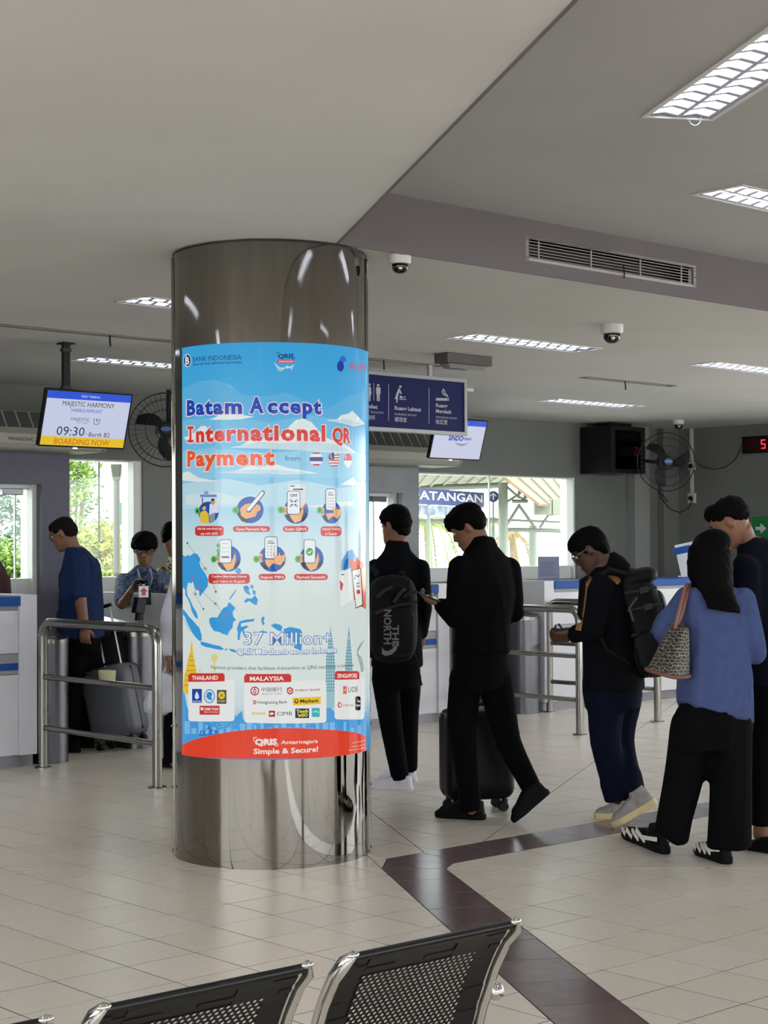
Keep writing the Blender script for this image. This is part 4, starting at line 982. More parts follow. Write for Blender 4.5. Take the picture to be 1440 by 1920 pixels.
# ================================================================ suspended screens
def screen(px_tl, px_br, t, label, group, content, pole_px):
    # 32 inch display parallel to the counters, tilted 17 degrees downwards
    w, h = .70, .405
    a = st(pY(*px_tl, 10)); # direction only
    d = ray(*px_tl); k = t/(-d.x*SA+d.y*CA); p = Vector((0, 0, H))+d*k
    s, tt = st(p)
    r = thing('display_screen', label, 'screen', W(s, t, p.z), A, group)
    tl = R(17); U = Vector((1, 0, 0)); V = Vector((0, -math.sin(tl), math.cos(tl))); N = Vector((0, -math.cos(tl), -math.sin(tl)))
    def fn(x, y, z): return U*x+V*(y-h)+N*z
    g = G(); g.prism(rrect(w, h, .006, 3, w/2, h/2), -.035, 0, fn); g.build('casing', M_black, r)
    b = .012
    class Pt:
        def __init__(s): s.g = G(); s.m = []
        def ink(s, c, e=.9):
            n = 'screen_'+c.lstrip('#'); m = MATS.get(n) or mat(n, '#101014', .25, emit=e, ecol=c)
            if m not in s.m: s.m.append(m)
            s.g.cur = s.m.index(m); return s
        def rect(s, x0, y0, x1, y1, z=.001): s.g.add([fn(x0, y0, z), fn(x1, y0, z), fn(x1, y1, z), fn(x0, y1, z)], [(0, 1, 2, 3)]); return s
        def text(s, t, x0, x1, y, h, bold=0, z=.0025): put_text(s.g, t, lambda a, b_, c: fn(a, b_, z), x0, x1, y, h, bold); return s
        def build(s, n, par): return link_mesh(n, s.g.mesh(n, s.m), par)
    disp = content(Pt, w, h, b, r)
    g = G(); g.box(fn(w*.42, -.004, .004), (.03, .012, .008)); g.build('status_light', mat('led_white', '#ffffff', .3, emit=3.), r)
    if pole_px:
        pp = ray(*pole_px); kk_ = (t+.06)/(-pp.x*SA+pp.y*CA); q = Vector((0, 0, H))+pp*kk_; xs = st(q)[0]-s; ztop = ZC-p.z
        g = G(); g.box((xs, .07, ztop/2-.05), (.055, .03, ztop+.1)); g.build('ceiling_pole', M_black, r, bevel=.004)
        for z in (ztop-.05, .02): g = G(); g.box((xs, .07, z), (.068, .042, .02)); g.build('pole_clamp', M_dark, r)
        g = G(); g.box((xs, .07, ztop-.006), (.09, .09, .012)); g.build('ceiling_plate', M_black, r)
        g = G(); g.box((xs, .13, -.12), (.14, .03, .2)); g.build('wall_bracket', M_black, r)
    return r
def c_board(Pt, w, h, b, r):
    P = Pt(); P.ink('#c9d0ea').rect(b, b, w-b, h-b); P.ink('#1c50d8').rect(b, h-b-.052, w-b, h-b, .0018); P.ink('#e8c41c').rect(b, b, w-b, b+.062, .0018); o = P.build('display', r)
    P = Pt(); P.ink('#aebdf0').text('FERRY TERMINAL', w*.40, w*.62, h-b-.036, .018, .02)
    P.ink('#2a3048').text('MAJESTIC HARMONY', w*.20, w*.80, h-.112, .036)
    P.ink('#3850d0').text('HARBOURFRONT', w*.31, w*.67, h-.152, .026)
    P.ink('#585c70').text('MAJESTIC', w*.32, w*.54, h-.214, .024).text('FAST FERRY', w*.40, w*.53, h-.231, .008)
    P.ink('#2a3048').text('09:30', w*.18, w*.50, h-.32, .066).text('-', w*.52, w*.535, h-.312, .03).text('Berth B2', w*.555, w*.80, h-.322, .034)
    P.ink('#d8481c').text('BOARDING NOW', w*.17, w*.81, b+.010, .042)
    P.ink('#585c70')
    cx, cy = w*.62, h-.205
    for s in (-1, 1):
        pts = [(cx+s*.002, cy-.03), (cx+s*.018, cy-.022), (cx+s*.024, cy-.005), (cx+s*.018, cy+.008), (cx+s*.03, cy+.012)]
        for a, c in zip(pts[:-1], pts[1:]):
            n = Vector((-(c[1]-a[1]), c[0]-a[0])).normalized()*.0025
            P.g.add([fn2(r, h, q) for q in [(a[0]-n.x, a[1]-n.y), (c[0]-n.x, c[1]-n.y), (c[0]+n.x, c[1]+n.y), (a[0]+n.x, a[1]+n.y)]], [(0, 1, 2, 3)])
    P.g.add([fn2(r, h, q) for q in [(cx-.006, cy), (cx, cy-.012), (cx+.006, cy), (cx, cy+.022)]], [(0, 1, 2, 3)])
    P.build('display_lettering', o)
def fn2(r, h, q, z=.0025):
    tl = R(17); return Vector((1, 0, 0))*q[0]+Vector((0, -math.sin(tl), math.cos(tl)))*(q[1]-h)+Vector((0, -math.cos(tl), -math.sin(tl)))*z
def c_ferry(Pt, w, h, b, r):
    P = Pt(); P.ink('#cdd2ea').rect(b, b, w-b, h-b); P.ink('#1c50d8').rect(b, h-b-.052, w-b, h-b, .0018); o = P.build('display', r)
    P = Pt(); P.ink('#aebdf0').text('FERRY TERMINAL', w*.40, w*.62, h-b-.036, .018, .02)
    cx, cy = w*.55, h*.62
    P.ink('#e6dc3a').g.add([fn2(r, h, (cx+.05*math.cos(a), cy+.02+.05*math.sin(a)), .0016) for a in [2*math.pi*k/20 for k in range(20)]], [tuple(range(20))])
    P.ink('#2038a8').text('SINDO', w*.30, w*.58, h*.47, .05, .035).text('FERRY', w*.585, w*.76, h*.49, .026, .02)
    for c, dy in (('#2038a8', 0), ('#9cc24a', -.012)):
        P.ink(c); pts = [(w*.42+w*.30*k/8, h*.44+dy-.022*math.sin(math.pi*k/8)) for k in range(9)]
        P.g.add([fn2(r, h, (x, y)) for x, y in pts]+[fn2(r, h, (x, y-.007*math.sin(math.pi*k/8)-.001)) for k, (x, y) in reversed(list(enumerate(pts)))], [tuple(range(18))])
    P.build('display_lettering', o)
screen((88, 728), None, 9.95, 'suspended screen showing a 09:30 boarding notice with yellow footer', 'suspended ferry information screens', c_board, (125, 700))
_d = ray(915, 789); _k = 11.45/(-_d.x*SA+_d.y*CA); _p = Vector((0, 0, H))+_d*_k; _s, _t = st(_p)
_q = proj(W(_s-.70, 11.45, _p.z))
screen(_q, None, 11.45, 'suspended screen with a ferry logo, half hidden by the navy sign', 'suspended ferry information screens', c_ferry, (860, 760))

# ================================================================ navy direction sign
r = thing('direction_sign', 'navy hanging sign for toilet, nursing room and smoking room', 'sign', W(7.35, 9.4, 2.345), A)
sw, sh = 2.14, .452
g = G()
for a, b in (((0, -.03, 0), (sw, .03, .03)), ((0, -.03, sh-.03), (sw, .03, sh)), ((0, -.03, .03), (.03, .03, sh-.03)), ((sw-.03, -.03, .03), (sw, .03, sh-.03))): g.b2(a, b)
g.build('frame', mat('sign_frame', '#8e8e90', .4, .4), r, bevel=.002)
g = G(); g.b2((.03, -.02, .03), (sw-.03, .02, sh-.03)); g.build('panel', mat('sign_navy', '#0c1250', .55, spec=.15), r)
M_slet = mat('sign_lettering', '#a9a9b4', .5)
def sp_(px, py):    # pixel -> sign local (x, z)
    d = ray(px, py); k = (9.4-.02)/(-d.x*SA+d.y*CA); p = Vector((0, 0, H))+d*k; return st(p)[0]-7.35, p.z-2.345
sf = lambda x, y, z: (x, -.0212-z, y)
cS = lambda x, y: sp_(680+x/5.76, 640+y/5.76)       # coordinates of the close-up of the sign
g = G()
def stext(body, x0, x1, y, h, bold=0):
    a, z0 = cS(x0, y); b, _ = cS(x1, y+(x1-x0)*.075); zt = cS(x0, y-h)[1]; put_text(g, body, sf, a, b, z0, zt-z0, bold)
a_ = cS(0, 740); stext('Toilet', 10, 160, 718, 42, .03); stext('REST ROOM', -20, 220, 768, 24); stext('廁所', 45, 135, 840, 40, .01)
stext('Ruang Laktasi', 345, 628, 738, 42, .03); stext('NURSING ROOM', 345, 578, 796, 24); stext('護理室', 345, 475, 862, 40, .01)
stext('Ruang', 790, 915, 708, 40, .03); stext('Merokok', 790, 960, 770, 40, .03); stext('SMOKING ROOM', 790, 1015, 828, 22); stext('吸煙室', 790, 915, 888, 40, .01)
g.build('lettering', M_slet, r)
def spoly(g, pts): g.prism([cS(*p) for p in pts][::-1], 0, .001, sf)
def sdisc(g, x, y, rr_): spoly(g, [(x+rr_*math.cos(k*math.pi/8), y+rr_*math.sin(k*math.pi/8)) for k in range(16)])
for xs in ((118, 450, 640), (278, 462, 858), (714, 500, 890), (-330, 440, 830)):
    g = G(); spoly(g, [(xs[0]-2, xs[1]), (xs[0]+3, xs[1]), (xs[0]+3, xs[2]), (xs[0]-2, xs[2])]); g.build('divider_line', M_slet, r)
def picto(name, polys, discs):
    g = G()
    for p in polys: spoly(g, p)
    for d in discs: sdisc(g, *d)
    setp(g.build(name, M_slet, r), kind='stuff')
picto('man_pictogram', [[(142, 505), (150, 495), (180, 495), (192, 505), (190, 570), (182, 572), (182, 645), (168, 645), (167, 580), (164, 580), (163, 645), (152, 645), (150, 572), (144, 570)]], [(166, 475, 14)])
picto('woman_pictogram', [[(52, 500), (58, 490), (80, 490), (88, 500), (92, 570), (82, 590), (80, 645), (70, 645), (69, 600), (66, 600), (64, 645), (54, 645), (54, 590), (42, 575)]], [(70, 468, 14)])
picto('nursing_pictogram', [[(385, 505), (400, 515), (415, 550), (420, 565), (412, 572), (395, 548), (380, 590), (378, 625), (372, 665), (362, 665), (362, 625), (345, 622), (365, 560)], [(395, 622), (468, 624), (468, 632), (395, 630)], [(398, 590), (410, 585), (430, 600), (440, 612), (400, 618)]], [(406, 490, 14), (452, 602, 8)])
picto('smoking_pictogram', [[(790, 612), (912, 614), (912, 642), (790, 640)], [(918, 614), (928, 614), (928, 643), (918, 643)], [(850, 545), (868, 512), (880, 512), (862, 548), (880, 572), (905, 580), (926, 605), (916, 606), (900, 590), (872, 582)], [(872, 518), (888, 530), (890, 555), (905, 570), (918, 580), (914, 590), (895, 572), (880, 556), (878, 532)]], [])
for x in (.55, 1.755): g = G(); g.b2((x-.018, -.012, sh-.06), (x+.018, .012, ZC-2.345)); g.build('hanger', mat('hanger_metal', '#a5a5a3', .4, .3), r)

# ================================================================ emergency light, cameras
r = thing('emergency_light', 'grey box-shaped emergency light on the ceiling above the navy sign', 'light', W(8.62, 8.78, ZC), A)
g = G(); g.b2((0, -.07, -.075), (.47, .07, 0)); g.build('housing', mat('dusty_grey', '#4e4c49', .6, noise_amt=.15), r, bevel=.004)
g = G(); g.loft([[(.03, -.05, -.076), (.44, -.05, -.076), (.44, .05, -.076), (.03, .05, -.076)], [(.06, -.035, -.11), (.41, -.035, -.11), (.41, .035, -.11), (.06, .035, -.11)]]); g.build('diffuser', mat('dusty_diffuser', '#75736c', .35), r, bevel=.004)
M_dome = mat('dome_black', '#0b0b0d', .05)
def dome(px, py, z, sc, label):
    p = pz(px, py, z); r = thing('security_camera', label, 'camera', p, 0, 'white ceiling dome cameras')
    g = G(); g.lathe([(0.001, 0), (.062*sc, 0), (.062*sc, -.038*sc), (.057*sc, -.048*sc), (.04*sc, -.05*sc)], n=28); g.build('housing', M_plastic_w, r, smooth=True)
    g = G(); g.lathe([(.046*sc, -.050*sc), (.046*sc, -.066*sc), (.043*sc, -.080*sc), (.034*sc, -.092*sc), (.02*sc, -.100*sc), (.001, -.102*sc)], n=24); g.build('dome', M_dome, r, smooth=True)
    g = G(); g.ell(Vector((0, -.036*sc, -.075*sc)), .014*sc, nu=10, nv=6); g.build('lens', M_chrome, r, smooth=True)
dome(750, 479, ZC, .87, 'dome camera just beyond the bulkhead edge, beside the column top')
dome(1147, 609, ZC, 1.18, 'dome camera in mid-ceiling between two lights, right of the grille')
dome(1272, 788, ZC, 1.0, 'small far dome camera above the right fan')

# ================================================================ ceiling air conditioners on the wall
M_ac = mat('ac_body', '#a3a193', .45); M_acg = mat('ac_grille', '#4b4b4a', .6)
def aircon(s0, s1, label):
    L = s1-s0; r = thing('air_conditioner', label, 'air conditioner', W(s0, T1-.065, 2.30), A, 'long wall-hung air conditioners')
    prof = [(0, 0), (-.40, 0), (-.44, .03), (-.44, .13), (-.40, .17), (-.30, .33), (0, .33)]
    g = G(); g.prism(prof, .03, L-.03, lambda y, z, x: (x, y, z)); g.build('body', M_ac, r, bevel=.006)
    for x0, x1 in ((0, .029), (L-.029, L)):
        g = G(); g.prism([(a*1.02, b) for a, b in prof], x0, x1, lambda y, z, x: (x, y, z)); g.build('end_cap', M_ac, r, bevel=.012)
    n = max(3, round(L/.13))
    for k in range(n):
        x = .06+(L-.12)*(k+.5)/n; w = (L-.12)/n-.02
        g = G(); g.add([(x-w/2, -.398, .185), (x+w/2, -.398, .185), (x+w/2, -.306, .325), (x-w/2, -.306, .325), (x-w/2, -.37, .185), (x+w/2, -.37, .185), (x+w/2, -.28, .325), (x-w/2, -.28, .325)], [(0, 1, 2, 3), (4, 7, 6, 5), (0, 4, 5, 1), (3, 2, 6, 7), (0, 3, 7, 4), (1, 5, 6, 2)])
        g.build('grille_bay', M_acg, r)
    g = G(); g.b2((.05, -.446, .012), (L-.05, -.440, .05)); g.build('outlet_flap', M_acg if False else mat('ac_flap', '#8f8d82', .5), r)
    return r
a1 = aircon(5.4, 8.06, 'long air conditioner with dark grille at the left frame edge')
g = G(); put_text(g, 'PANASONIC', lambda x, y, z: (x, -.4412, y), 1.70, 1.94, .070, .03, .02); g.build('maker_lettering', M_dark, a1)
aircon(10.5, 12.42, 'long air conditioner above the hatch right of the column')

# ================================================================ fans
def fan(px, py, Y, rad, yaw, label, blade0, pole):
    p = pY(px, py, Y); r = thing('wall_fan', label, 'fan', p, R(yaw), 'large black caged wall fans')
    M_f = mat('fan_black', '#17181a', .35, .2); M_g = mat('fan_wire', '#3a3b3c', .4, .6)
    # axis along local -Y (towards the viewer)
    g = G(); nw = 40
    for y, rr_ in ((0, rad), (0, rad*.985)): pass
    g.tube([(rad*math.cos(a), 0, rad*math.sin(a)) for a in [2*math.pi*k/40 for k in range(41)]], .006, 6, False)
    for f, yy in ((.82, -.055), (.55, -.08), (.28, -.095)):
        for sgn in (1, -1): g.tube([(rad*f*math.cos(a), yy*sgn, rad*f*math.sin(a)) for a in [2*math.pi*k/32 for k in range(33)]], .0022, 4, False)
    for k in range(nw):
        a = 2*math.pi*k/nw; c_, s_ = math.cos(a), math.sin(a)
        for sgn in (1, -1): g.tube([(rad*f*c_, yy*sgn, rad*f*s_) for f, yy in ((.16, -.1), (.4, -.09), (.7, -.068), (.9, -.035), (1, 0))], .0013, 3, False)
    setp(g.build('cage', M_g, r), kind='stuff')
    g = G(); g.lathe([(.001, -.12), (rad*.15, -.118), (rad*.18, -.108), (rad*.18, -.098), (.001, -.098)], n=24, axis='y'); g.build('badge', M_f, r, smooth=True)
    g = G(); g.lathe([(.001, -.124), (rad*.10, -.123), (rad*.11, -.119), (.001, -.119)], n=20, axis='y'); bd = g.build('badge_plate', mat('badge_blue', '#6a7fc0', .4), r, smooth=True); bd.scale = (1.3, 1, .6)
    g = G(); g.lathe([(.001, -.06), (rad*.15, -.055), (rad*.17, -.02), (rad*.17, .02), (.001, .03)], n=20, axis='y'); g.build('hub', M_f, r, smooth=True)
    for k in range(3):
        a0 = R(blade0+120*k); g = G(); rings = []
        for q in range(8):
            u = q/7; rr_ = rad*(.14+.70*u); ww = rad*(.12+.30*math.sin(math.pi*min(1, u*1.02)*.85)); aa = a0+u*.55
            c_, s_ = math.cos(aa), math.sin(aa); tn = Vector((-s_, 0, c_)); rd = Vector((c_, 0, s_))
            tw = Vector((0, -.5, 0)); e = (tn+tw*.9).normalized()*ww*.5; n_ = Vector((0, .004, 0))
            c = rd*rr_; rings.append([c-e-n_, c+e-n_, c+e+n_, c-e+n_])
        g.loft(rings); g.build('blade', M_f, r, smooth=True)
    g = G(); g.lathe([(.001, .03), (rad*.22, .035), (rad*.26, .07), (rad*.24, .18), (rad*.12, .22), (.001, .22)], n=20, axis='y'); g.build('motor', M_f, r, smooth=True)
    g = G(); g.tube([Vector(q) for q in pole], .022, 10); g.build('bracket_arm', M_f, r, smooth=True)
    return r
fan(311, 806, 14.75, .325, 8, 'large dark caged fan half hidden behind the left of the column', 250, [(0, .18, 0), (0.03, .3, .02), (.03, .32, .42)])
f2 = fan(1249, 866, 19.2, .335, 4, 'black caged fan on the far wall beside the equipment cabinet', -12, [(0, .18, 0), (-.16, .42, .03), (-.30, .62, .03)])
g = G(); p0 = pY(1236, 905, 19.3); pl = [pY(1236, 905, 19.25), pY(1237, 920, 19.3), pY(1240, 926, 19.5), pY(1243, 940, 19.8), pY(1258, 955, 20.1), pY(1275, 961, 20.2), pY(1292, 952, 20.3), pY(1299, 935, 20.34)]
g.tube(pl, .0065, 6)
g.tube([pY(x, y, 19.5) for x, y in ((1233, 920), (1240, 925), (1250, 938), (1247, 943), (1238, 932), (1234, 922), (1242, 928), (1252, 941))], .0065, 6)
setp(g.build('power_cable', M_black, None, smooth=True), 'black cable with a tied bundle hanging below the right fan', 'cable')
def on_wall_right(px, py, off=0.0):
    d = ray(px, py); k = (S1-off)/(d.x*CA+d.y*SA); return Vector((0, 0, H))+d*k
g = G(); g.tube([on_wall_right(*q, .02) for q in ((1395, 822), (1390, 840), (1378, 862), (1360, 876), (1340, 880), (1318, 875), (1306, 868))], .006, 6)
setp(g.build('display_cable', M_dark, None, smooth=True), 'thin cable sagging from the red number display to the fan', 'cable')
p = on_wall_right(1298, 860, 0); s_, t_ = S1, st(p)[1]
r = thing('conduit', 'pale vertical conduit with double socket on the right wall', 'conduit', W(S1, t_, 0), A+math.pi/2)
g = G(); g.b2((-.02, .0, 2.05), (.02, .022, ZC-.002)); g.build('trunking', M_plastic_w, r)
for z in (2.04, 2.43): g = G(); g.b2((-.055, .0, z-.06), (.055, .03, z+.06)) if z < 2.2 else g.b2((-.07, .024, z-.05), (.03, .05, z+.05)); so = g.build('socket', M_plastic_w, r, bevel=.004); g = G(); g.ell((-.0 if z < 2.2 else -.02, .045 if z < 2.2 else .06, z), (.03, .03, .03)); g.build('plug', M_black, so, smooth=True)
g = G(); g.b2((.38, 0, 1.1), (.40, .02, ZC-.002)) ; g.build('thin_pipe', M_wall, r)

# ================================================================ equipment cabinet
r = thing('network_cabinet', 'black wall cabinet with glass door and cables inside', 'cabinet', W(14.86, T1-.47, 2.30), A)
cw, cd, ch = .60, .45, .54
g = G()
for a, b in (((0, 0, 0), (.01, cd, ch)), ((cw-.01, 0, 0), (cw, cd, ch)), ((.01, 0, 0), (cw-.01, cd, .01)), ((.01, 0, ch-.01), (cw-.01, cd, ch)), ((.01, cd-.01, .01), (cw-.01, cd, ch-.01))): g.b2(a, b)
g.build('body', M_black_metal, r, bevel=.002)
g = G()
for a, b in (((0, -.02, 0), (.06, -.001, ch)), ((cw-.06, -.02, 0), (cw, -.001, ch)), ((.06, -.02, 0), (cw-.06, -.001, .045)), ((.06, -.02, ch-.045), (cw-.06, -.001, ch))): g.b2(a, b)
dr = g.build('door', M_black_metal, r, bevel=.002)
g = G(); g.b2((.06, -.012, .045), (cw-.06, -.008, ch-.045)); g.build('door_glass', thin_glass('smoked_glass', (.8, .83, .85)), dr)
g = G(); g.cyl((.035, -.035, .27), (.035, -.018, .27), .014, n=12); g.build('lock', M_chrome, dr, smooth=True)
rc_ = random.Random(5)
for k in range(2): g = G(); g.b2((.04, .06, .16+.14*k), (cw-.04, .36, .20+.14*k)); g.build('network_unit', mat('unit_grey', '#4a4d50', .4, .5), r)
for c, n, nm in (('#c8d050', 7, 'yellow_cable'), ('#b0c0d8', 10, 'grey_cable')):
    g = G()
    for k in range(n):
        x = .10+.25*rc_.random(); z = .1+.35*rc_.random(); g.tube([(x, .05, z), (x+.05*rc_.random(), .025, z-.05), (x+.12*rc_.random(), .03, z-.16*rc_.random()-.02), (x+.2*rc_.random(), .05, .06+.1*rc_.random())], .004, 5)
    setp(g.build(nm, mat(nm, c, .5), r), kind='stuff')
g = G(); g.b2((.1, .1, ch+.001), (.5, .3, ch+.045)); g.build('mounting_bracket', M_black, r)

# ================================================================ number display, notices
p = on_wall_right(1397, 836); t_ = st(p)[1]
r = thing('number_display', 'black queue display with a red digit at the right frame edge', 'display', W(S1, t_, 2.545), A-math.pi/2)
g = G(); g.b2((0, -.06, 0), (.75, 0, .20)); g.build('casing', M_black, r, bevel=.004)
g = G(); g.b2((.07, -.063, .035), (.68, -.0605, .165)); g.build('red_filter', mat('red_filter', '#3c1216', .25), r)
def seg7(g, x, z, h, segs):
    w = h*.55; t = h*.13
    D = dict(a=((x, z+h-t), (x+w, z+h)), d=((x, z), (x+w, z+t)), g=((x, z+h/2-t/2), (x+w, z+h/2+t/2)), f=((x, z+h/2), (x+t, z+h)), e=((x, z), (x+t, z+h/2)), b=((x+w-t, z+h/2), (x+w, z+h)), c=((x+w-t, z), (x+w, z+h/2)))
    for q in segs: (a, b), (c, d) = D[q]; g.b2((a+.002, -.0655, b+.002), (c-.002, -.0635, d-.002))
g = G(); seg7(g, .27, .045, .11, 'afgcd'); seg7(g, .37, .045, .11, 'afgcd'); setp(g.build('digit', mat('led_red', '#ff2a30', .3, emit=3.), r), kind='stuff')
p = on_wall_right(1412, 1000); t_ = st(p)[1]
r = thing('exit_sign', 'green emergency exit sign on the wall beside the tall man', 'sign', W(S1, t_, 1.53), A-math.pi/2)
g = G(); g.b2((0, -.02, 0), (.8, 0, .27)); g.build('panel', mat('exit_green', '#0f7a3c', .4), r, bevel=.003)
g = G(); g.prism([(.05, .15), (.12, .15), (.12, .19), (.20, .13), (.12, .07), (.12, .11), (.05, .11)][::-1], -.0225, -.021, lambda x, z, y: (x, y, z)); g.build('arrow_print', M_paper, r)
g = G(); put_text(g, 'JALUR EVAKUASI', lambda x, y, z: (x, -.0215, y), .24, .76, .12, .05, .01); g.build('lettering', M_paper, r)
d = ray(1290, 1085); k = 10.25/(-d.x*SA+d.y*CA); p = Vector((0, 0, H))+d*k
r = thing('notice_stand', 'tilted blue and white notice stand on the right counter', 'notice', (p.x, p.y, 1.156), R(0))
g = G(); rt = Matrix.Rotation(R(-12), 3, 'Y'); g.box((0, 0, .17), (.20, .006, .33), rt); g.build('acrylic_holder', M_paper, r, bevel=.002)
g = G(); g.box(Vector((0, -.005, 0))+rt @ Vector((0, 0, .27))+Vector((0, 0, .0)), (.17, .002, .07), rt); g.build('printed_sheet', M_blue, r)
g = G(); g.b2((-.09, -.04, 0), (.09, .05, .008)); g.build('base', M_paper, r)
d = ray(1029, 1088); k = 10.5/(-d.x*SA+d.y*CA); p = Vector((0, 0, H))+d*k
r = thing('counter_notice', 'grey-blue paper notice standing at the left end of the right counter', 'notice', (p.x, p.y, 1.162), R(0))
g = G(); g.b2((-.10, 0, 0), (.10, .006, .21)); g.build('sheet_holder', mat('notice_grey', '#8b90a6', .5), r, bevel=.002)
g = G()
for q in range(8): g.b2((-.08, -.0015, .03+.018*q), (.07-.02*(q % 3), -.0005, .036+.018*q))
setp(g.build('printed_lines', mat('notice_ink', '#6a7090', .6), r), kind='stuff')
r = thing('ceiling_bracket', 'small white bracket on the ceiling right of the navy sign', 'bracket', pz(878, 728, ZC) , A)
g = G(); g.b2((-.05, -.02, -.03), (.05, .02, 0)); g.build('bracket_body', M_plastic_w, r, bevel=.003)

# ================================================================ beam seating in the foreground
M_seat = mat('seat_black', '#0c0c0e', .35, .3)
def drop_pt(px, py, z): return pz(px, py, z)
zs = .66
q0, q1 = pz(598, 1814, zs), pz(205, 1890, zs)
sx = Vector(((q0-q1).x, (q0-q1).y, 0)); CHA = R(40.3); pitch_dir = Vector((math.cos(CHA), math.sin(CHA), 0))
def chair(origin, label):
    r = thing('waiting_chair', label, 'chair', origin, CHA, 'perforated black waiting chairs on one beam')
    # local: x along the row, y forward (away from viewer), origin at floor under the left top cap
    w = .475; lean = R(20); zt_ = .655
    def bk(u, v):  # u across 0..w, v down the back 0..1 -> point; gentle curve
        y = math.sin(R(20))*v*.42+.018*math.sin(math.pi*v)-(.022*(1-max(0, v))**8); z = zt_-.40*v
        return Vector((u, y, z))
    # backrest sheet with real perforations
    g = G(); th = .0016; nu_, nv_ = 42, 38; mu_ = .075; 
    def quadgrid(u0, u1, v0, v1, nu, nv):
        for i in range(nu):
            for j in range(nv):
                a, b, c, d = [bk(u0+(u1-u0)*(i+x)/nu, v0+(v1-v0)*(j+y)/nv) for x, y in ((0, 0), (1, 0), (1, 1), (0, 1))]; g.add([a, b, c, d], [(0, 1, 2, 3)])
    v0, v1 = .13, .95
    quadgrid(.015, mu_, 0, v0, 2, 6); quadgrid(w-mu_, w-.015, 0, v0, 2, 6); quadgrid(.015, mu_, v0, 1, 2, 19); quadgrid(w-mu_, w-.015, v0, 1, 2, 19); quadgrid(mu_, w-mu_, 0, v0, 4, 6); quadgrid(mu_, w-mu_, v1, 1, 4, 1)
    du = (w-2*mu_)/nu_; dv = (v1-v0)/nv_
    ou = [(-1, -.5), (0, -.5), (1, -.5), (1, 0), (1, .5), (0, .5), (-1, .5), (-1, 0)]
    inn = [(.60*math.cos(a_), .40*math.sin(a_)) for a_ in [R(225+45*k) for k in range(8)]]
    for j in range(nv_):
        vc = v0+dv*(j+.5); odd = j % 2
        if odd:
            for e0 in (mu_, w-mu_-du): g.add([bk(e0, vc-dv/2), bk(e0+du, vc-dv/2), bk(e0+du, vc+dv/2), bk(e0, vc+dv/2)], [(0, 1, 2, 3)])
        for i in range(nu_//2-odd):
            uc = mu_+du*(2*i+1+odd)
            g.add([bk(uc+du*p, vc+dv*q) for p, q in ou]+[bk(uc+du*p, vc+dv*q) for p, q in inn], [(k, (k+1) % 8, 8+(k+1) % 8, 8+k) for k in range(8)])
    back = g.build('backrest', M_seat, r)
    so = back.modifiers.new('thick', 'SOLIDIFY'); so.thickness = .0018
    g = G(); g.tube([bk(.01, 0)+Vector((0, -.004, .002)), bk(w-.01, 0)+Vector((0, -.004, .002))], .0095, 12); g.build('top_rail', M_seat, r, smooth=True)
    for u, sg_ in ((.0, -1), (w, 1)):
        pts = [bk(u, -.02)+Vector((.012*-sg_, -.012, .004)), bk(u, .02)+Vector((0, -.006, 0)), bk(u, .1), bk(u, .25), bk(u, .5), bk(u, .75), bk(u, 1), bk(u, 1)+Vector((0, .05, -.06)), bk(u, 1)+Vector((0, .14, -.085)), bk(u, 1)+Vector((0, .42, -.07)), bk(u, 1)+Vector((0, .52, -.085))]
        g = G(); rings = []
        for i, p in enumerate(pts):
            d = (pts[min(i+1, len(pts)-1)]-pts[max(i-1, 0)]).normalized(); x = Vector((1, 0, 0)); n = x.cross(d).normalized()
            k = .55 if i == 0 else 1
            rings.append([p+x*.011*k*math.cos(a)+n*.017*k*math.sin(a) for a in [2*math.pi*q/12 for q in range(12)]])
        g.loft(rings); g.build('side_frame', M_chrome, r, smooth=True)
        g = G(); g.ell(bk(u, -.02)+Vector((-sg_*.012, -.008, .001)), (.015, .0085, .0075)); g.build('end_cap', M_chrome, r, smooth=True)
    g = G()
    for j in range(6):
        for i in range(4):
            f = lambda a, b: Vector((.015+(w-.03)*a, .22+.42*b, .245-.012*math.sin(math.pi*b)))
            g.add([f((i+x)/4, (j+y)/6) for x, y in ((0, 0), (1, 0), (1, 1), (0, 1))], [(0, 1, 2, 3)])
    st_o = g.build('seat', M_seat, r); m_ = st_o.modifiers.new('thick', 'SOLIDIFY'); m_.thickness = .02
    return r
def cap_origin(px, py): p = pz(px, py, .664); return Vector((p.x-.028*math.sin(CHA), p.y+.028*math.cos(CHA), 0))
o2 = cap_origin(650, 1792); 
PITCH = .565
chairs = [chair(o2, 'perforated black chair back right of the other two, nearest the column')]
b_ = copy_tree(chairs[0]); b_.location = o2-pitch_dir*PITCH; b_['label'] = 'perforated black chair back second from the right, bottom centre'; chairs.append(b_)
b_ = copy_tree(chairs[0]); b_.location = o2-pitch_dir*2*PITCH; b_['label'] = 'leftmost waiting chair, only a chrome cap showing at the bottom edge'; chairs.append(b_)
r = thing('seat_beam', 'chrome support beam and feet under the waiting chairs', 'beam', o2, CHA)
g = G(); g.b2((-1.3, .34, .15), (.60, .40, .20)); g.build('beam', M_black_metal, r, bevel=.004)
for x in (-1.1, .28):
    g = G(); g.tube([(x, .37, .16), (x, .37, .05), (x, .12, .02)], .02, 10); g.tube([(x, .37, .05), (x, .66, .02)], .02, 10); g.build('foot', M_chrome, r, smooth=True)
fr_pt = chairs[0].location+Vector((math.cos(CHA)*.475-math.sin(CHA)*.07, math.sin(CHA)*.475+math.cos(CHA)*.07, 0))
p = pY(928, 1858, fr_pt.y+.02); q = Vector((fr_pt.x, fr_pt.y, p.z)); g = G()
g.ell(p, (.021, .021, .021), nu=20, nv=14); g.tube([p, p.lerp(q, .6), q], .010, 12)
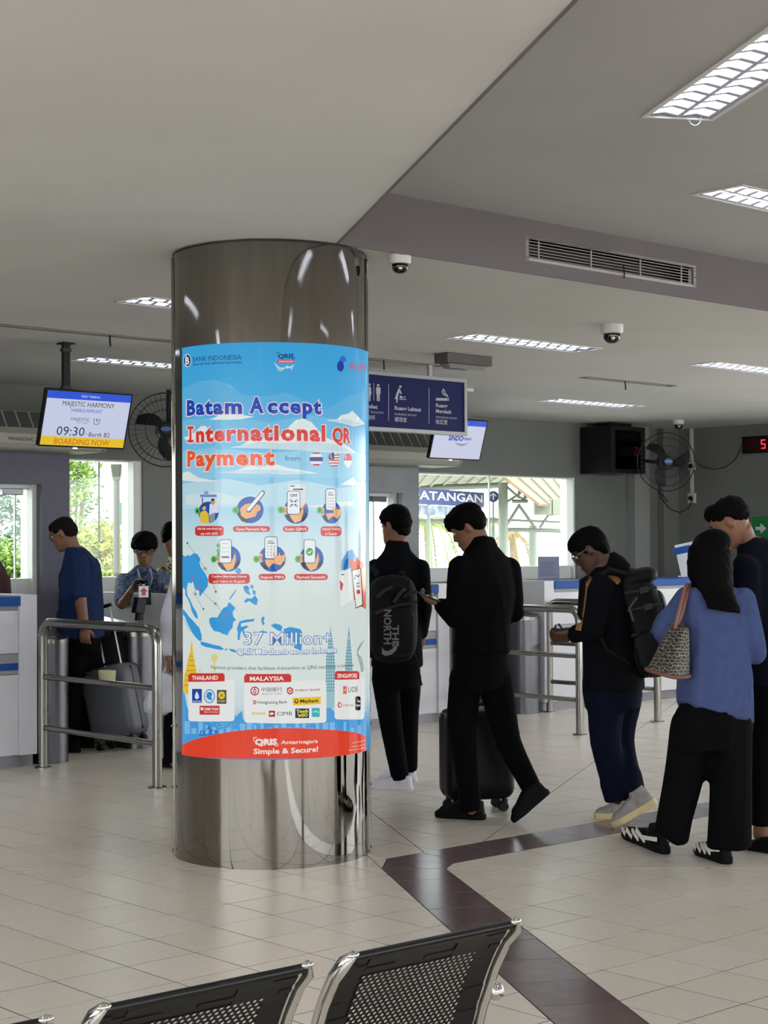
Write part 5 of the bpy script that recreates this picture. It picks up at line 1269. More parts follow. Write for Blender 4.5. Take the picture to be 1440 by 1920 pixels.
ko = g.build('armrest_knob', M_chrome, chairs[0], smooth=True); ko.matrix_parent_inverse = (Matrix.Translation(o2) @ Matrix.Rotation(CHA, 4, 'Z')).inverted()
# ================================================================ outside the windows
M_pave = mat('outside_paving', '#b9b6ab', .8, noise_amt=.1)
g = G(); room_prism(g, [(-30, T1+WT), (60, T1+WT), (60, 70), (-30, 70)], -.3, -.02)
setp(g.build('ground', M_pave), 'pale sunlit paving outside the windows', kind='structure')
g = G(); room_prism(g, [(-40, -60), (60, -60), (60, T0-WT-.1), (-40, T0-WT-.1)], -.3, -.02)
setp(g.build('ground_front', M_pave), 'pale paving behind the viewer', kind='structure')
def leaves(name, m, blobs, n, size, parent, seed=1, aspect=.5, kind='stuff'):
    rr = random.Random(seed); g = G()
    for k in range(n):
        c, rad = rr.choice(blobs)
        d = Vector((rr.gauss(0, 1), rr.gauss(0, 1), rr.gauss(0, 1))).normalized()*(rr.random()**.45)
        p = Vector(c)+Vector((d.x*rad[0], d.y*rad[1], d.z*rad[2]))
        a = Vector((rr.gauss(0, 1), rr.gauss(0, 1), rr.gauss(0, .6))).normalized(); b = a.orthogonal().normalized()
        b = Matrix.Rotation(rr.random()*6.28, 3, a) @ b; s_ = size*rr.uniform(.6, 1.3)
        g.add([p-a*s_, p-b*s_*aspect*.6, p+a*s_, p+b*s_*aspect*.6], [(0, 1, 2), (0, 2, 3)])
    o = g.build(name, m, parent)
    return setp(o, kind=kind)
def sp2(px, t):
    d = ray(px, 1000); k = t/(-d.x*SA+d.y*CA); return st(d*k)
LEAF = [mat('leaf_green', '#7e9a38', .6, col2='#4e6e2c', nscale=3), mat('leaf_yellow', '#a8a43a', .6, col2='#6f8a34', nscale=3), mat('leaf_dark', '#64806a', .6, col2='#46604a', nscale=3)]
M_bark = mat('bark', '#8a7d6a', .9, noise_amt=.3, nscale=20)
def shrub(s, t, h, w, mi, label, n=2600, size=.05, seed=1, low=.1, group='shrubs outside the left windows', cat='shrub', name='shrub'):
    r = thing(name, label, cat, W(s, t, 0), 0, group); rr = random.Random(seed)
    blobs = [((rr.uniform(-w, w)*.5, rr.uniform(-w, w)*.5, low+(h-low)*rr.random()), (w*.38, w*.38, h*.17)) for _ in range(10)]
    leaves('foliage', LEAF[mi], blobs, n, size, r, seed)
    g = G()
    for k in range(5):
        c = Vector(blobs[k][0]); g.tube([(0, 0, 0), (c.x*.3, c.y*.3, c.z*.5), tuple(c)], [.03, .02, .008], 6)
    g.build('branches', M_bark, r)
    return r
shrub(*sp2(28, 15.0), 1.75, .7, 0, 'leafy green shrub seen through the left glass hatch', 9000, .045, 2)
shrub(*sp2(20, 17.0), 2.5, 1.0, 2, 'dark shrub rising behind the one at the left hatch', 5000, .05, 3)
shrub(*sp2(165, 15.4), 1.72, .75, 1, 'yellow-green shrub filling the lower half of the left window', 9500, .042, 4)
shrub(*sp2(200, 15.9), 1.7, .6, 0, 'second yellow-green shrub right of the first behind the left window', 5200, .042, 14)
shrub(*sp2(233, 17.5), 2.0, .6, 0, 'green shrub behind the outside post', 4200, .045, 6)
shrub(*sp2(136, 16.6), 3.3, .55, 0, 'tree branch with leaves in the upper left of the left window', 2600, .05, 5, low=2.2, name='tree', cat='tree')
g = G(); p = pY(219, 1083, 17.0)
r = thing('outside_post', 'pale post with bracket outside the left window', 'post', (p.x, p.y, -.02))
g = G(); g.cyl((0, 0, 0), (0, 0, 2.25), .035, n=14); g.build('shaft', mat('post_paint', '#48493f', .6), r, smooth=True)
g = G(); g.loft([rrect(.08, .08, .02, 3) and [(x, y, 2.18) for x, y in rrect(.08, .08, .02, 3)], [(x, y, 2.34) for x, y in rrect(.12, .10, .02, 3)]]); g.build('capital', MATS['post_paint'], r)
p = pY(237, 980, 20); r = thing('outside_board', 'green board outside, right edge of the left window', 'sign', (p.x, p.y, -.02)); z0 = p.z
g = G(); g.b2((-.12, 0, z0), (.25, .03, z0+.26)); g.build('panel', mat('board_green', '#1f6b48', .5), r); g = G(); g.cyl((0, .03, 0), (0, .03, z0), .02, n=8); g.build('leg', M_grey, r)
p = pY(237, 1083, 22); g = G(); g.b2((p.x-.6, p.y, -.02), (p.x+.25, p.y+.05, p.z+.35)); setp(g.build('blue_barrier', mat('barrier_blue', '#3b62b0', .6)), 'blue barrier panel outside behind the post', 'barrier')
p = pY(203, 880, 18); g = G(); g.cyl((p.x-.1, p.y, -.02), (p.x-.1, p.y, 2.6), .012, n=6); setp(g.build('lamp_pole', M_dark), 'thin dark pole outside the left window', 'pole')
# jetty canopy
M_can = mat('canopy_sheet', '#848275', .6, noise_amt=.1); M_can2 = mat('canopy_sheet_warm', '#8c6f54', .6, noise_amt=.15); M_cs = mat('canopy_steel', '#787e75', .5)
cn = thing('canopy', 'steel jetty canopy with ribbed roof outside the large window', 'canopy', tuple(pY(940, 1080, 25).xy)+(0,))
off = Vector(cn.location)
def sheets(a, b, c, d, n, m, nm):   # a-b lower edge, d-c upper edge
    a, b, c, d = [Vector(q)-off for q in (a, b, c, d)]; nn = (b-a).cross(d-a).normalized()*.02
    for k in range(n):
        for u0, u1, e, mm in ((k/n, (k+.86)/n, 0, m), ((k+.86)/n, (k+1)/n, 3, M_cs)):
            q = [a.lerp(b, u0), a.lerp(b, u1), d.lerp(c, u1), d.lerp(c, u0)]
            g = G(); g.add([v-nn*(1+e*.5) for v in q]+[v+nn*(1+e*.5) for v in q], [(0, 1, 2, 3), (7, 6, 5, 4), (0, 4, 5, 1), (1, 5, 6, 2), (2, 6, 7, 3), (3, 7, 4, 0)])
            g.build(nm if e == 0 else 'rib', mm, cn)
sheets(pY(735, 916, 27), pY(945, 908, 30), pY(1010, 868, 25), pY(760, 868, 21), 10, M_can, 'roof_sheet')
sheets(pY(1010, 946, 24), pY(1150, 960, 28), pY(1110, 860, 28), pY(925, 880, 24), 9, M_can2, 'roof_sheet')
def bar(name, pts, r_, m=M_cs, par=None):
    g = G(); g.tube([Vector(q)-off for q in pts], r_, 10); g.build(name, m, par or cn, smooth=True)
bar('column', [pY(943, 905, 25), Vector((*pY(943, 905, 25).xy, -.02))], .075)
bar('column', [pY(999, 985, 27), Vector((*pY(999, 985, 27).xy, -.02))], .07)
bar('column', [pY(701, 950, 24), Vector((*pY(701, 950, 24).xy, -.02))], .06)
bar('column', [pY(924, 985, 29), Vector((*pY(924, 985, 29).xy, -.02))], .045)
bar('beam', [pY(940, 993, 25.2), pY(1090, 996, 25.2)], .035); bar('beam', [pY(770, 978, 27), pY(935, 976, 27)], .04); bar('beam', [pY(770, 916, 27), pY(940, 910, 27)], .05)
bar('truss_bar', [pY(950, 985, 25.2), pY(975, 945, 25.2)], .025); bar('truss_bar', [pY(975, 950, 25.2), pY(1005, 992, 25.2)], .025)
bar('truss_bar', [pY(1012, 990, 25.2), pY(1028, 966, 25.2), pY(1050, 962, 25.2)], .022); bar('truss_bar', [pY(1068, 992, 25.2), pY(1055, 968, 25.2)], .022); bar('truss_bar', [pY(950, 975, 25.2), pY(1080, 980, 25.2)], .018)
bar('truss_bar', [pY(943, 906, 25), pY(970, 930, 25), pY(990, 940, 25)], .02); bar('truss_bar', [pY(943, 946, 25), pY(975, 925, 25), pY(985, 888, 25)], .022)
bar('truss_bar', [pY(985, 935, 25), pY(985, 870, 25)], .03); bar('truss_bar', [pY(972, 935, 25), pY(977, 875, 25)], .018); bar('truss_bar', [pY(990, 940, 25), pY(960, 940, 25)], .03)
a = pY(1004, 965, 24.5)-off; b = pY(1054, 935, 24.5)-off
g = G(); g.b2((a.x, a.y, a.z), (a.x+.24, a.y+.3, b.z)); g.b2((a.x+.25, a.y, a.z), (b.x, a.y+.3, b.z)); g.build('duct_box', mat('duct_paint', '#808274', .6), cn, bevel=.01)
# KEDATANGAN board
A0, A1 = pY(784, 945, 23), pY(908, 935, 25.2)
r = thing('arrivals_board', 'navy outdoor board with white capital letters seen through the window', 'sign', (A0.x, A0.y, 0), math.atan2(A1.y-A0.y, A1.x-A0.x))
L_ = (A1-A0).xy.length; z0, z1 = A0.z+.02, pY(784, 919, 23).z+.03
g = G(); g.b2((-L_*.38, 0, z0-.02), (L_, .03, z1)); g.build('board', mat('board_navy', '#1c2f66', .5), r)
g = G(); put_text(g, 'KEDATANGAN', lambda x, y, z: (x, -.003, y), -L_*.34, L_*.97, z0+.05, (z1-z0)*.6, .02); g.build('lettering', M_white, r)
g = G(); g.b2((-L_*.38, -.005, z0-.17), (L_*.6, .02, z0-.03)); g.build('torn_strip', mat('torn_vinyl', '#8b9096', .7, col2='#5a657c', nscale=6), r)
for x in (-.3, L_*.2, L_-.02): g = G(); g.b2((x-.02, .04, -.02), (x+.02, .08, z1)); g.build('post', M_cs, r)
p = pY(925, 931, 25.3); r = thing('arrow_board', 'round navy arrow disc beside the arrivals board', 'sign', p)
g = G(); g.lathe([(.001, 0), (.085, 0), (.085, .02), (.001, .02)], n=28, axis='y'); g.build('disc', MATS['board_navy'], r)
g = G(); g.prism([(-.012, -.05), (.012, -.05), (.012, .02), (.045, -.005), (.045, .02), (0, .06), (-.045, .02), (-.045, -.005), (-.012, .02)], -.004, -.001, lambda x, z, y: (x, y, z)); g.build('arrow_print', M_white, r)
g = G(); g.b2((-.012, .02, -2.4), (.012, .04, 0)); g.build('post', M_cs, r)
# palms
def palm(px, py, Y, label, seed, m, drop_=.9, n=11, sp=1.0):
    p = pY(px, py, Y); r = thing('palm', label, 'palm', (p.x, p.y, -.02), 0, 'palms beyond the canopy'); rr = random.Random(seed); h = p.z+.02
    g = G(); g.tube([(0, 0, 0), (.05, 0, h*.5), (0, 0, h)], [.09, .07, .06], 8); g.build('trunk', M_bark, r, smooth=True)
    for k in range(n):
        a = 2*math.pi*k/n+rr.random()*.4; L = rr.uniform(.9, 1.3)*sp; g = G(); up = rr.uniform(.1, .5); pts = []
        for q in range(9):
            u = q/8; pts.append(Vector((math.cos(a)*L*(u-.25*u*u), math.sin(a)*L*(u-.25*u*u), h+up*L*u*1.2-drop_*L*u*u*1.4)))
        for q in range(1, 9):
            d = (pts[q]-pts[q-1]); sd = d.cross(Vector((0, 0, 1))).normalized()
            for f in (.0, .33, .66):
                c = pts[q-1].lerp(pts[q], f)
                for s_ in (1, -1):
                    e = c+(sd*s_*.6+d.normalized()*.5+Vector((0, 0, -.6))).normalized()*.30*sp*(1-.5*q/9); w = d.normalized()*.018
                    g.add([c-w, c+w, e], [(0, 1, 2)])
        g.tube(pts, .012, 4); g.build('frond', m, r)
M_pl = mat('palm_leaf', '#66742c', .6); M_pd = mat('palm_dry', '#76643c', .7)
palm(800, 975, 31, 'bright green palm seen left through the large window', 1, M_pl, 1.0, 12)
palm(960, 1000, 31, 'half dry palm seen right of the canopy column', 2, M_pd, 1.4, 8, .8)
palm(905, 975, 38, 'palm crown further back between the two nearer palms', 3, M_pl, 1.0, 10)
shrub(*sp2(850, 26), 1.2, 2.5, 0, 'low hedge beyond the canopy', 1500, .07, 9, group='planting beyond the canopy')
p = pY(855, 1080, 33); r = thing('parked_car', 'pale car parked beyond the canopy, low in the window', 'car', (p.x-.9, p.y, -.02), R(8))
g = G(); g.loft([[(x, y, z) for x, z in ((0, .25), (.05, .6), (.5, .75), (.9, 1.15), (1.9, 1.15), (2.3, .78), (2.6, .7), (2.65, .25))] for y in (0, .9)]); g.build('body', mat('car_paint', '#b9bcbc', .3), r, bevel=.05)
g = G(); g.add([(.6, -.004, .78), (.95, -.004, 1.08), (1.85, -.004, 1.08), (2.2, -.004, .8)], [(0, 1, 2, 3)]); g.build('side_window', mat('car_glass', '#28323a', .1), r)
for x in (.5, 2.15): g = G(); g.lathe([(.001, -.02), (.22, -.02), (.22, .14), (.001, .14)], (x, 0, .22), 18, 'y'); g.build('wheel', M_black, r)
# ================================================================ people
def remesh(g, voxel, smooth=6, name='m'):
    me = bpy.data.meshes.new(name); me.from_pydata([tuple(v) for v in g.v], [], g.f)
    bm = bmesh.new(); bm.from_mesh(me); bmesh.ops.recalc_face_normals(bm, faces=bm.faces); bm.to_mesh(me); bm.free()
    o = bpy.data.objects.new('tmp', me); COL.objects.link(o)
    m = o.modifiers.new('r', 'REMESH'); m.mode = 'VOXEL'; m.voxel_size = voxel; m.adaptivity = 0
    if smooth: s = o.modifiers.new('s', 'SMOOTH'); s.factor = .5; s.iterations = smooth
    r = to_mesh_eval(o); bpy.data.objects.remove(o); bpy.data.meshes.remove(me)
    return r
def displace(me, fn):
    n = len(me.vertices); co = np.empty(n*3); me.vertices.foreach_get('co', co); no = np.empty(n*3)
    me.vertex_normals.foreach_get('vector', no); co = co.reshape(-1, 3); no = no.reshape(-1, 3)
    co = co+no*fn(co)[:, None]; me.vertices.foreach_set('co', co.ravel()); me.update()
_R = np.random.RandomState(3)
_KW = [(_R.normal(size=3), _R.uniform(0, 6.28)) for _ in range(14)]
def folds(amp, scale=15, zs=.4):
    """soft cloth folds: a few warped sine waves"""
    def f(p):
        q = p*np.array([1, 1, zs]); w = np.sin(q @ np.array([7., 5, 3])+1.3)*.8+np.sin(q @ np.array([-4, 9, 8.])+.4)*.7
        a = 0
        for k, (d, ph) in enumerate(_KW[:6]): a = a+(1-2*np.abs(np.sin((q @ (d/np.linalg.norm(d)))*scale*.6*(1+.5*k)+ph+w*1.3)))/(1+.6*k)
        return amp*np.clip(a, -.6, 2)*.8
    return f
def tufts(amp, scale=90):
    def f(p):
        a = 0
        for k, (d, ph) in enumerate(_KW): a = a+np.sin((p @ (d/np.linalg.norm(d)))*scale*(.5+.18*k)+ph)
        return amp*a/6
    return f
def face_dir(yaw): a = R(yaw); return Vector((-math.sin(a), math.cos(a), 0))     # 0: away from the viewer, 90: facing left
def side_dir(yaw): a = R(yaw); return Vector((math.cos(a), math.sin(a), 0))      # the person's right-hand side
M_skin = mat('skin', '#7d543e', .5, noise_amt=.05); M_skin_d = mat('skin_dark', '#4a2f22', .5); M_hair = mat('hair_black', '#060505', .7, spec=.06)
M_lens = thin_glass('spectacle_glass', (.9, .93, .95)); M_eye = mat('eye_white', '#c9c3ba', .25); M_iris = mat('iris', '#15100d', .15)
HEAD = [(.000, .066, .030, .022), (.008, .082, .006, .036), (.028, .088, -.025, .048), (.050, .086, -.055, .056), (.072, .084, -.074, .062), (.095, .083, -.086, .067), (.118, .079, -.094, .071), (.140, .086, -.099, .074), (.165, .085, -.100, .0755), (.188, .074, -.093, .071), (.207, .056, -.076, .060), (.221, .030, -.050, .042), (.228, .002, -.022, .018)]
class Person:
    def __init__(s, name_label, Y, foot, voxel=.0075, skin=None):
        s.Y = Y; s.skin = skin or M_skin; p = pY(foot, 1000, Y); s.off = Vector((p.x, p.y, 0)); s.vox = voxel
        s.root = thing('person', name_label, 'person', s.off); s.b = G(); s.top = G(); s.pants = G()
    def J(s, px, py, dY=0.0): return pY(px, py, s.Y+dY)
    def head(s, px, py, dY, yaw, pitch=0, roll=0, size=1.0, neck=None):
        """px,py: middle of the head"""
        f, r = face_dir(yaw), side_dir(yaw)
        M = frame_rot(r, f, Vector((0, 0, 1))) @ Matrix.Rotation(R(-pitch), 3, 'X') @ Matrix.Rotation(R(roll), 3, 'Y')
        c = s.J(px, py, dY); s.hc, s.hm, s.hs = c, M, size
        T = s.hT = lambda x, y, z: c+M @ (Vector((x, y, z-.115))*size)
        rings = []
        for z, fr, bk_, w in HEAD:
            cy = (fr+bk_)/2; hy = (fr-bk_)/2; ring = []
            for k in range(20):
                a = 2*math.pi*k/20; ca, sa = math.cos(a), math.sin(a)
                e = .85; x = w*math.copysign(abs(ca)**e, ca); y = cy+hy*math.copysign(abs(sa)**.92, sa); ring.append(T(x, y, z))
            rings.append(ring)
        s.b.loft(rings)
        s.b.loft([[T(x, .080, .128), T(x*.8, .070, .128)] and [T(-.006, .078, .132), T(.006, .078, .132), T(.006, .06, .132), T(-.006, .06, .132)], [T(-.010, .100, .100), T(.010, .100, .100), T(.012, .07, .100), T(-.012, .07, .100)], [T(-.016, .104, .086), T(.016, .104, .086), T(.018, .07, .084), T(-.018, .07, .084)], [T(-.012, .090, .080), T(.012, .090, .080), T(.014, .07, .079), T(-.014, .07, .079)]]) if False else None
        s.b.loft([[T(-.006, .082, .134), T(.006, .082, .134), T(.006, .06, .134), T(-.006, .06, .134)], [T(-.009, .098, .104), T(.009, .098, .104), T(.011, .065, .104), T(-.011, .065, .104)], [T(-.015, .104, .088), T(.015, .104, .088), T(.017, .065, .086), T(-.017, .065, .086)], [T(-.011, .092, .080), T(.011, .092, .080), T(.013, .065, .079), T(-.013, .065, .079)]])
        s.b.ell(T(0, .086, .060), (.022*size, .010*size, .007*size), M); s.b.ell(T(0, .084, .050), (.020*size, .010*size, .007*size), M)
        s.b.ell(T(0, .078, .148), (.052*size, .014*size, .009*size), M)
        for sx_ in (-1, 1):
            s.b.ell(T(sx_*.076, -.010, .112), (.009*size, .020*size, .031*size), M @ Matrix.Rotation(R(-10), 3, 'X') @ Matrix.Rotation(R(18*sx_), 3, 'Z'))
        nk = neck or s.J(px, py+40, dY)
        s.b.tube([T(0, -.030, .07), (T(0, -.03, .04)+nk)/2, nk, nk-Vector((0, 0, .05))], [.053*size, .048, .050, .052], 14)
        # eyes
        for sx_ in (-1, 1):
            g = G(); g.ell(T(sx_*.031, .074, .120), (.012*size, .008*size, .0075*size), M, 10, 6); s.part('eye', g, M_eye, 0)
            g = G(); g.ell(T(sx_*.031, .0805, .120), (.0055*size, .003*size, .0055*size), M, 10, 6); s.part('iris', g, M_iris, 0)
            g = G(); g.ell(T(sx_*.032, .087, .143), (.020*size, .004*size, .0035*size), M @ Matrix.Rotation(R(8*sx_), 3, 'Y'), 10, 6); s.part('eyebrow', g, M_hair, 0)
    def part(s, name, g, m, voxel=.008, sm=4, disp=None, parent=None, smooth=True):
        if voxel: me = remesh(g, voxel, sm, name)
        else: me = g.mesh(name, None)
        if disp: displace(me, disp)
        me.transform(Matrix.Translation(-s.off)); me.materials.clear()
        for x in (m if isinstance(m, (list, tuple)) else [m]): me.materials.append(x)
        if smooth: me.shade_smooth()
        o = bpy.data.objects.new(name, me); COL.objects.link(o); o.parent = parent or s.root
        return o
    def hair(s, blobs, amp=.003, vox=.006, name='hair', m=None, extra=None):
        g = G(); T, M, k = s.hT, s.hm, s.hs
        for (x, y, z, rx, ry, rz) in blobs: g.ell(T(x, y, z), (rx*k, ry*k, rz*k), M, 16, 12)
        if extra: extra(g)
        return s.part(name, g, m or M_hair, vox, 3, tufts(amp))
    def short_hair(s, fringe=.5, amp=.003, height=.0, m=None, back=0.0):
        bl = [(0, -.008, .170, .084, .103, .073+height), (0, -.045, .135-back*.3, .080, .070, .075+back*.3), (0, .035, .192, .068, .052, .040+height)]
        bl += [(0, -.066, .092, .060, .034, .050)]
        for sx_ in (-1, 1): bl += [(sx_*.060, .0, .150, .024, .055, .035), (sx_*.066, .008, .125, .014, .016, .026)]
        if fringe: bl += [(0, .062, .182, .060, .030, .024*fringe+.01), (-.03, .070, .172, .03, .02, .02*fringe+.006), (.03, .068, .172, .03, .02, .02*fringe+.006)]
        return s.hair(bl, amp, m=m)
    def glasses(s, m=None):
        T, M, k = s.hT, s.hm, s.hs; fm = m or M_black; g = G()
        for sx_ in (-1, 1):
            c = (sx_*.033, .096, .118)
            g.tube([T(c[0]+.024*math.cos(a), c[1]-.004*abs(math.cos(a)), c[2]+.018*math.sin(a)) for a in [2*math.pi*q/20 for q in range(21)]], .0022*k, 6, False)
            g.tube([T(sx_*.057, .092, .122), T(sx_*.076, .06, .124), T(sx_*.080, -.01, .122), T(sx_*.078, -.022, .108)], .002*k, 6)
        g.tube([T(-.01, .097, .121), T(.01, .097, .121)], .002*k, 6)
        o = s.part('glasses', g, fm, 0)
        for sx_ in (-1, 1):
            g = G(); g.ell(T(sx_*.033, .095, .118), (.023*k, .0012*k, .017*k), M, 16, 8); l = s.part('lens', g, M_lens, 0, parent=o)
        return o
    def hand(s, wrist, d, palm_n, side, curl=.6, size=1.0, thumb=1.0, spread=.12):
        """d: towards the fingers, palm_n: out of the palm, side: 1 thumb on +side of d x palm_n"""
        d = Vector(d).normalized(); n = Vector(palm_n).normalized(); n = (n-d*n.dot(d)).normalized(); x = d.cross(n)*side; k = size
        fr = frame_rot(x, d, n); o = Vector(wrist)
        s.b.ell(o+d*.045*k, (.040*k, .052*k, .016*k), fr, 12, 8, .8); s.b.tube([o-d*.03*k, o+d*.02*k], [.026*k, .027*k], 10)
        for q, (xx, L) in enumerate(((.030, .068), (.010, .076), (-.011, .071), (-.031, .056))):
            p = o+(d*.085+x*xx)*k; dd = (d+x*(xx*spread*12)).normalized(); pts = [p-d*.02*k]; ang = 0
            pts.append(p)
            for j in range(3):
                ang += curl*(.55+.25*j)+q*.05; v = dd*math.cos(ang)+n*math.sin(ang); pts.append(pts[-1]+v*L*k*(.42, .32, .26)[j])
            s.b.tube(pts, [.0095*k, .0095*k, .0088*k, .008*k, .0065*k], 8)
        p = o+(d*.025+x*.030)*k; v1 = (d*.6+x*.75+n*.35*thumb).normalized(); v2_ = (d*.85+x*.2+n*.5*thumb).normalized()
        s.b.tube([o+(d*.01+x*.015)*k, p, p+v1*.032*k, p+v1*.032*k+v2_*.028*k, p+v1*.030*k+v2_*.050*k], [.014*k, .0135*k, .011*k, .0095*k, .0075*k], 8)
    def limb(s, g, pts, rad, n=12):
        """smooth tapered limb through joints with round ends"""
        P = [Vector(p) for p in pts]; out = []; rr = []
        for i in range(len(P)-1):
            for q in range(4):
                u = q/4; out.append(P[i].lerp(P[i+1], u)); rr.append(rad[i]*(1-u)+rad[i+1]*u)
        out.append(P[-1]); rr.append(rad[-1])
        sm = [out[0]]+[(out[i-1]+out[i]*2+out[i+1])/4 for i in range(1, len(out)-1)]+[out[-1]]
        g.tube(sm, rr, n)
        for i, p in enumerate(P if g is not s.pants else P[:-1]): g.ell(p, rad[i]*.985, nu=12, nv=8)
    def trunk(s, g, secs, yaw, e=.85, n=24):
        """secs: (point, half width, half depth[, yaw])"""
        rings = []
        for sec in secs:
            p, w, d = sec[:3]; yw = yaw; tl = sec[3] if len(sec) > 3 else 0; r, f = side_dir(yw), face_dir(yw); ring = []
            for k in range(n):
                a = 2*math.pi*k/n; ca, sa = math.cos(a), math.sin(a)
                ring.append(Vector(p)+r*w*math.copysign(abs(ca)**e, ca)+f*d*math.copysign(abs(sa)**e, sa)-Vector((0, 0, tl*ca)))
            rings.append(ring)
        g.loft(rings)
    def shoe(s, heel, toe, m_up, m_sole, name='shoe', w=.048, h=.075, sole=.024, laces=None, ankle=None, toe_up=.0, upn=None):
        """heel/toe: ground-side ends of the sole"""
        heel, toe = Vector(heel), Vector(toe); d = (toe-heel); L = d.length; d.normalize(); up = Vector(upn) if upn else Vector((0, 0, 1)); up = (up-d*up.dot(d)).normalized(); x = d.cross(up)
        def hw(u): return w*np.interp(u, [0, .04, .12, .25, .45, .62, .75, .88, .96, 1], [.28, .56, .70, .74, .76, .92, .98, .80, .48, .12])
        us = [0, .03, .08, .16, .28, .4, .52, .64, .74, .83, .91, .96, 1]
        def ring(u0, u1, z, k): return [heel+d*L*(u0+(u1-u0)*u)+x*hw(u)*k+up*z for u in us]+[heel+d*L*(u0+(u1-u0)*u)-x*hw(u)*k+up*z for u in us[::-1]]
        g = G(); rings = []
        for v in (0, .15, .3, .45, .6, .75, .9, 1):
            u1 = 1.0-.04*v-.56*max(0, v-.12)**1.15; rings.append(ring(.005+.03*v, u1, sole*.8+(h-sole*.8)*v, 1.0-.12*v-.12*v*v))
        g.loft(rings)
        g.ell(heel+d*L*.66+up*(sole+(h-sole)*.18), (w*.80, L*.27, (h-sole)*.42), frame_rot(x, d, up), 16, 10)
        if ankle is not None: g.tube([heel+d*L*.24+up*.04, Vector(ankle)], [.044, .044], 14)
        o = s.part(name, g, m_up, .006, 3)
        g = G(); g.loft([ring(0, 1, 0, .94), ring(-.012, 1.012, sole*.25, 1.03), ring(-.012, 1.012, sole*.8, 1.04), ring(-.005, 1.005, sole, 1.0)]); so = s.part('sole', g, m_sole, 0, parent=o, smooth=False)
        if laces:
            for q in range(4):
                g = G(); u = .42+.075*q; zz = (h-sole)*(.90-.16*q)+sole; c = heel+d*(L*u)+up*zz; g.tube([c-x*.026-up*.012, c-x*.012+up*.004, c+x*.012+up*.004, c+x*.026-up*.012], .0035, 6)
                s.part('lace', g, laces, 0, parent=o)
        return o
    def finish(s, top_m=None, pants_m=None, top_fold=.005, pants_fold=.005, top_name='shirt', pants_name='trousers', top_vox=.011, sm=4):
        s.body = s.part('body', s.b, s.skin, s.vox, 2)
        if s.top.v: s.shirt = s.part(top_name, s.top, top_m, top_vox, sm, folds(top_fold))
        if s.pants.v: s.trou = s.part(pants_name, s.pants, pants_m, .011, sm, folds(pants_fold, 12, .35))
    def legs_body(s, joints):   # hidden legs and feet of the continuous body
        for hip, knee, ank in joints: s.limb(s.b, [hip, knee, ank], [.065, .045, .026])
def loc(o_, s): return o_
M_bk = mat('cloth_black', '#070709', .9, spec=.08); M_bk2 = mat('cloth_black_soft', '#08090d', .9, spec=.1); M_navy = mat('cloth_navy', '#0a0c18', .9, spec=.1)
M_denim = mat('cloth_dark_navy', '#0a0e20', .9, spec=.1); M_blue_sh = mat('shirt_blue', '#1c2c4e', .85, noise_amt=.12, nscale=30, spec=.1); M_chambray = mat('shirt_chambray', '#434f76', .9, noise_amt=.12, nscale=25, spec=.1)
M_flor = mat('shirt_floral_blue', '#1c2b48', .8, col2='#5c6c88', nscale=34); M_flor2 = mat('shirt_floral_black', '#101010', .8, col2='#a5925a', nscale=30)
M_wshoe = mat('shoe_white', '#cfcbd6', .5); M_wsole = mat('sole_white', '#d4d0d6', .6); M_bshoe = mat('shoe_black', '#08080a', .7, spec=.15); M_bsole = mat('sole_black', '#0e0f11', .8, spec=.15)
M_gshoe = mat('shoe_grey', '#8f8a86', .7, noise_amt=.2, nscale=30); M_csole = mat('sole_cream', '#c9b98a', .6)
M_wcl = mat('cloth_white', '#b9bac0', .8)
fl = lambda x, y, z=0.0: pz(x, y, z)

# ---- A: young man with backpack, right of the column
P = Person('person in black with a black backpack and white sneakers, just right of the column', pz(735, 1480, 0).y, 745)
J = P.J; yw = 22
P.head(741, 986, 0.02, 48, 6, neck=J(744, 1030, 0))
P.short_hair(.8, .0035, .004)
tr = [(J(745, 1014), .068, .066), (J(745, 1032), .084, .074), (J(746, 1052), .150, .085), (J(746, 1068), .172, .10), (J(746, 1110), .170, .118), (J(745, 1165), .150, .115), (J(744, 1215), .150, .120), (J(743, 1250), .158, .125)]
P.trunk(P.top, tr, yw); P.trunk(P.b, [(p, w*.86, d*.86) for p, w, d, *_ in tr], yw)
aR = [J(788, 1066, 0), J(795, 1140, -.02), J(788, 1205, .08)]; aL = [J(704, 1066, .06), J(698, 1140, .04), J(712, 1200, .14)]
for a in (aR, aL): P.limb(P.b, a, [.05, .04, .028]); P.limb(P.top, [a[0], a[1], a[1].lerp(a[2], .72)], [.064, .054, .045])
P.hand(aR[2], (-.05, .25, -1), (-1, .2, 0), 1, .5); P.hand(aL[2], (.1, .3, -1), (1, .2, 0), -1, .5)
P.trunk(P.pants, [(J(743, 1226), .140, .112), (J(743, 1260), .152, .122), (J(744, 1290), .140, .118)], yw)
LA = [J(722, 1270, -.02), J(733, 1360, -.03), J(751, 1462, 0)]; LB = [J(765, 1270, .08), J(764, 1350, .2), J(767, 1442, .36)]
for l in (LA, LB): P.limb(P.pants, l, [.088, .072, .058])
P.legs_body([LA, LB])
P.finish(M_bk2, M_bk, .006, .006, 'shirt')
P.shoe(fl(774, 1481), fl(695, 1478), M_wshoe, M_wsole, h=.085, laces=M_wshoe, ankle=J(752, 1455)); P.shoe(fl(781, 1464), fl(712, 1461), M_wshoe, M_wsole, h=.085, ankle=J(768, 1435, .36))
pA = P
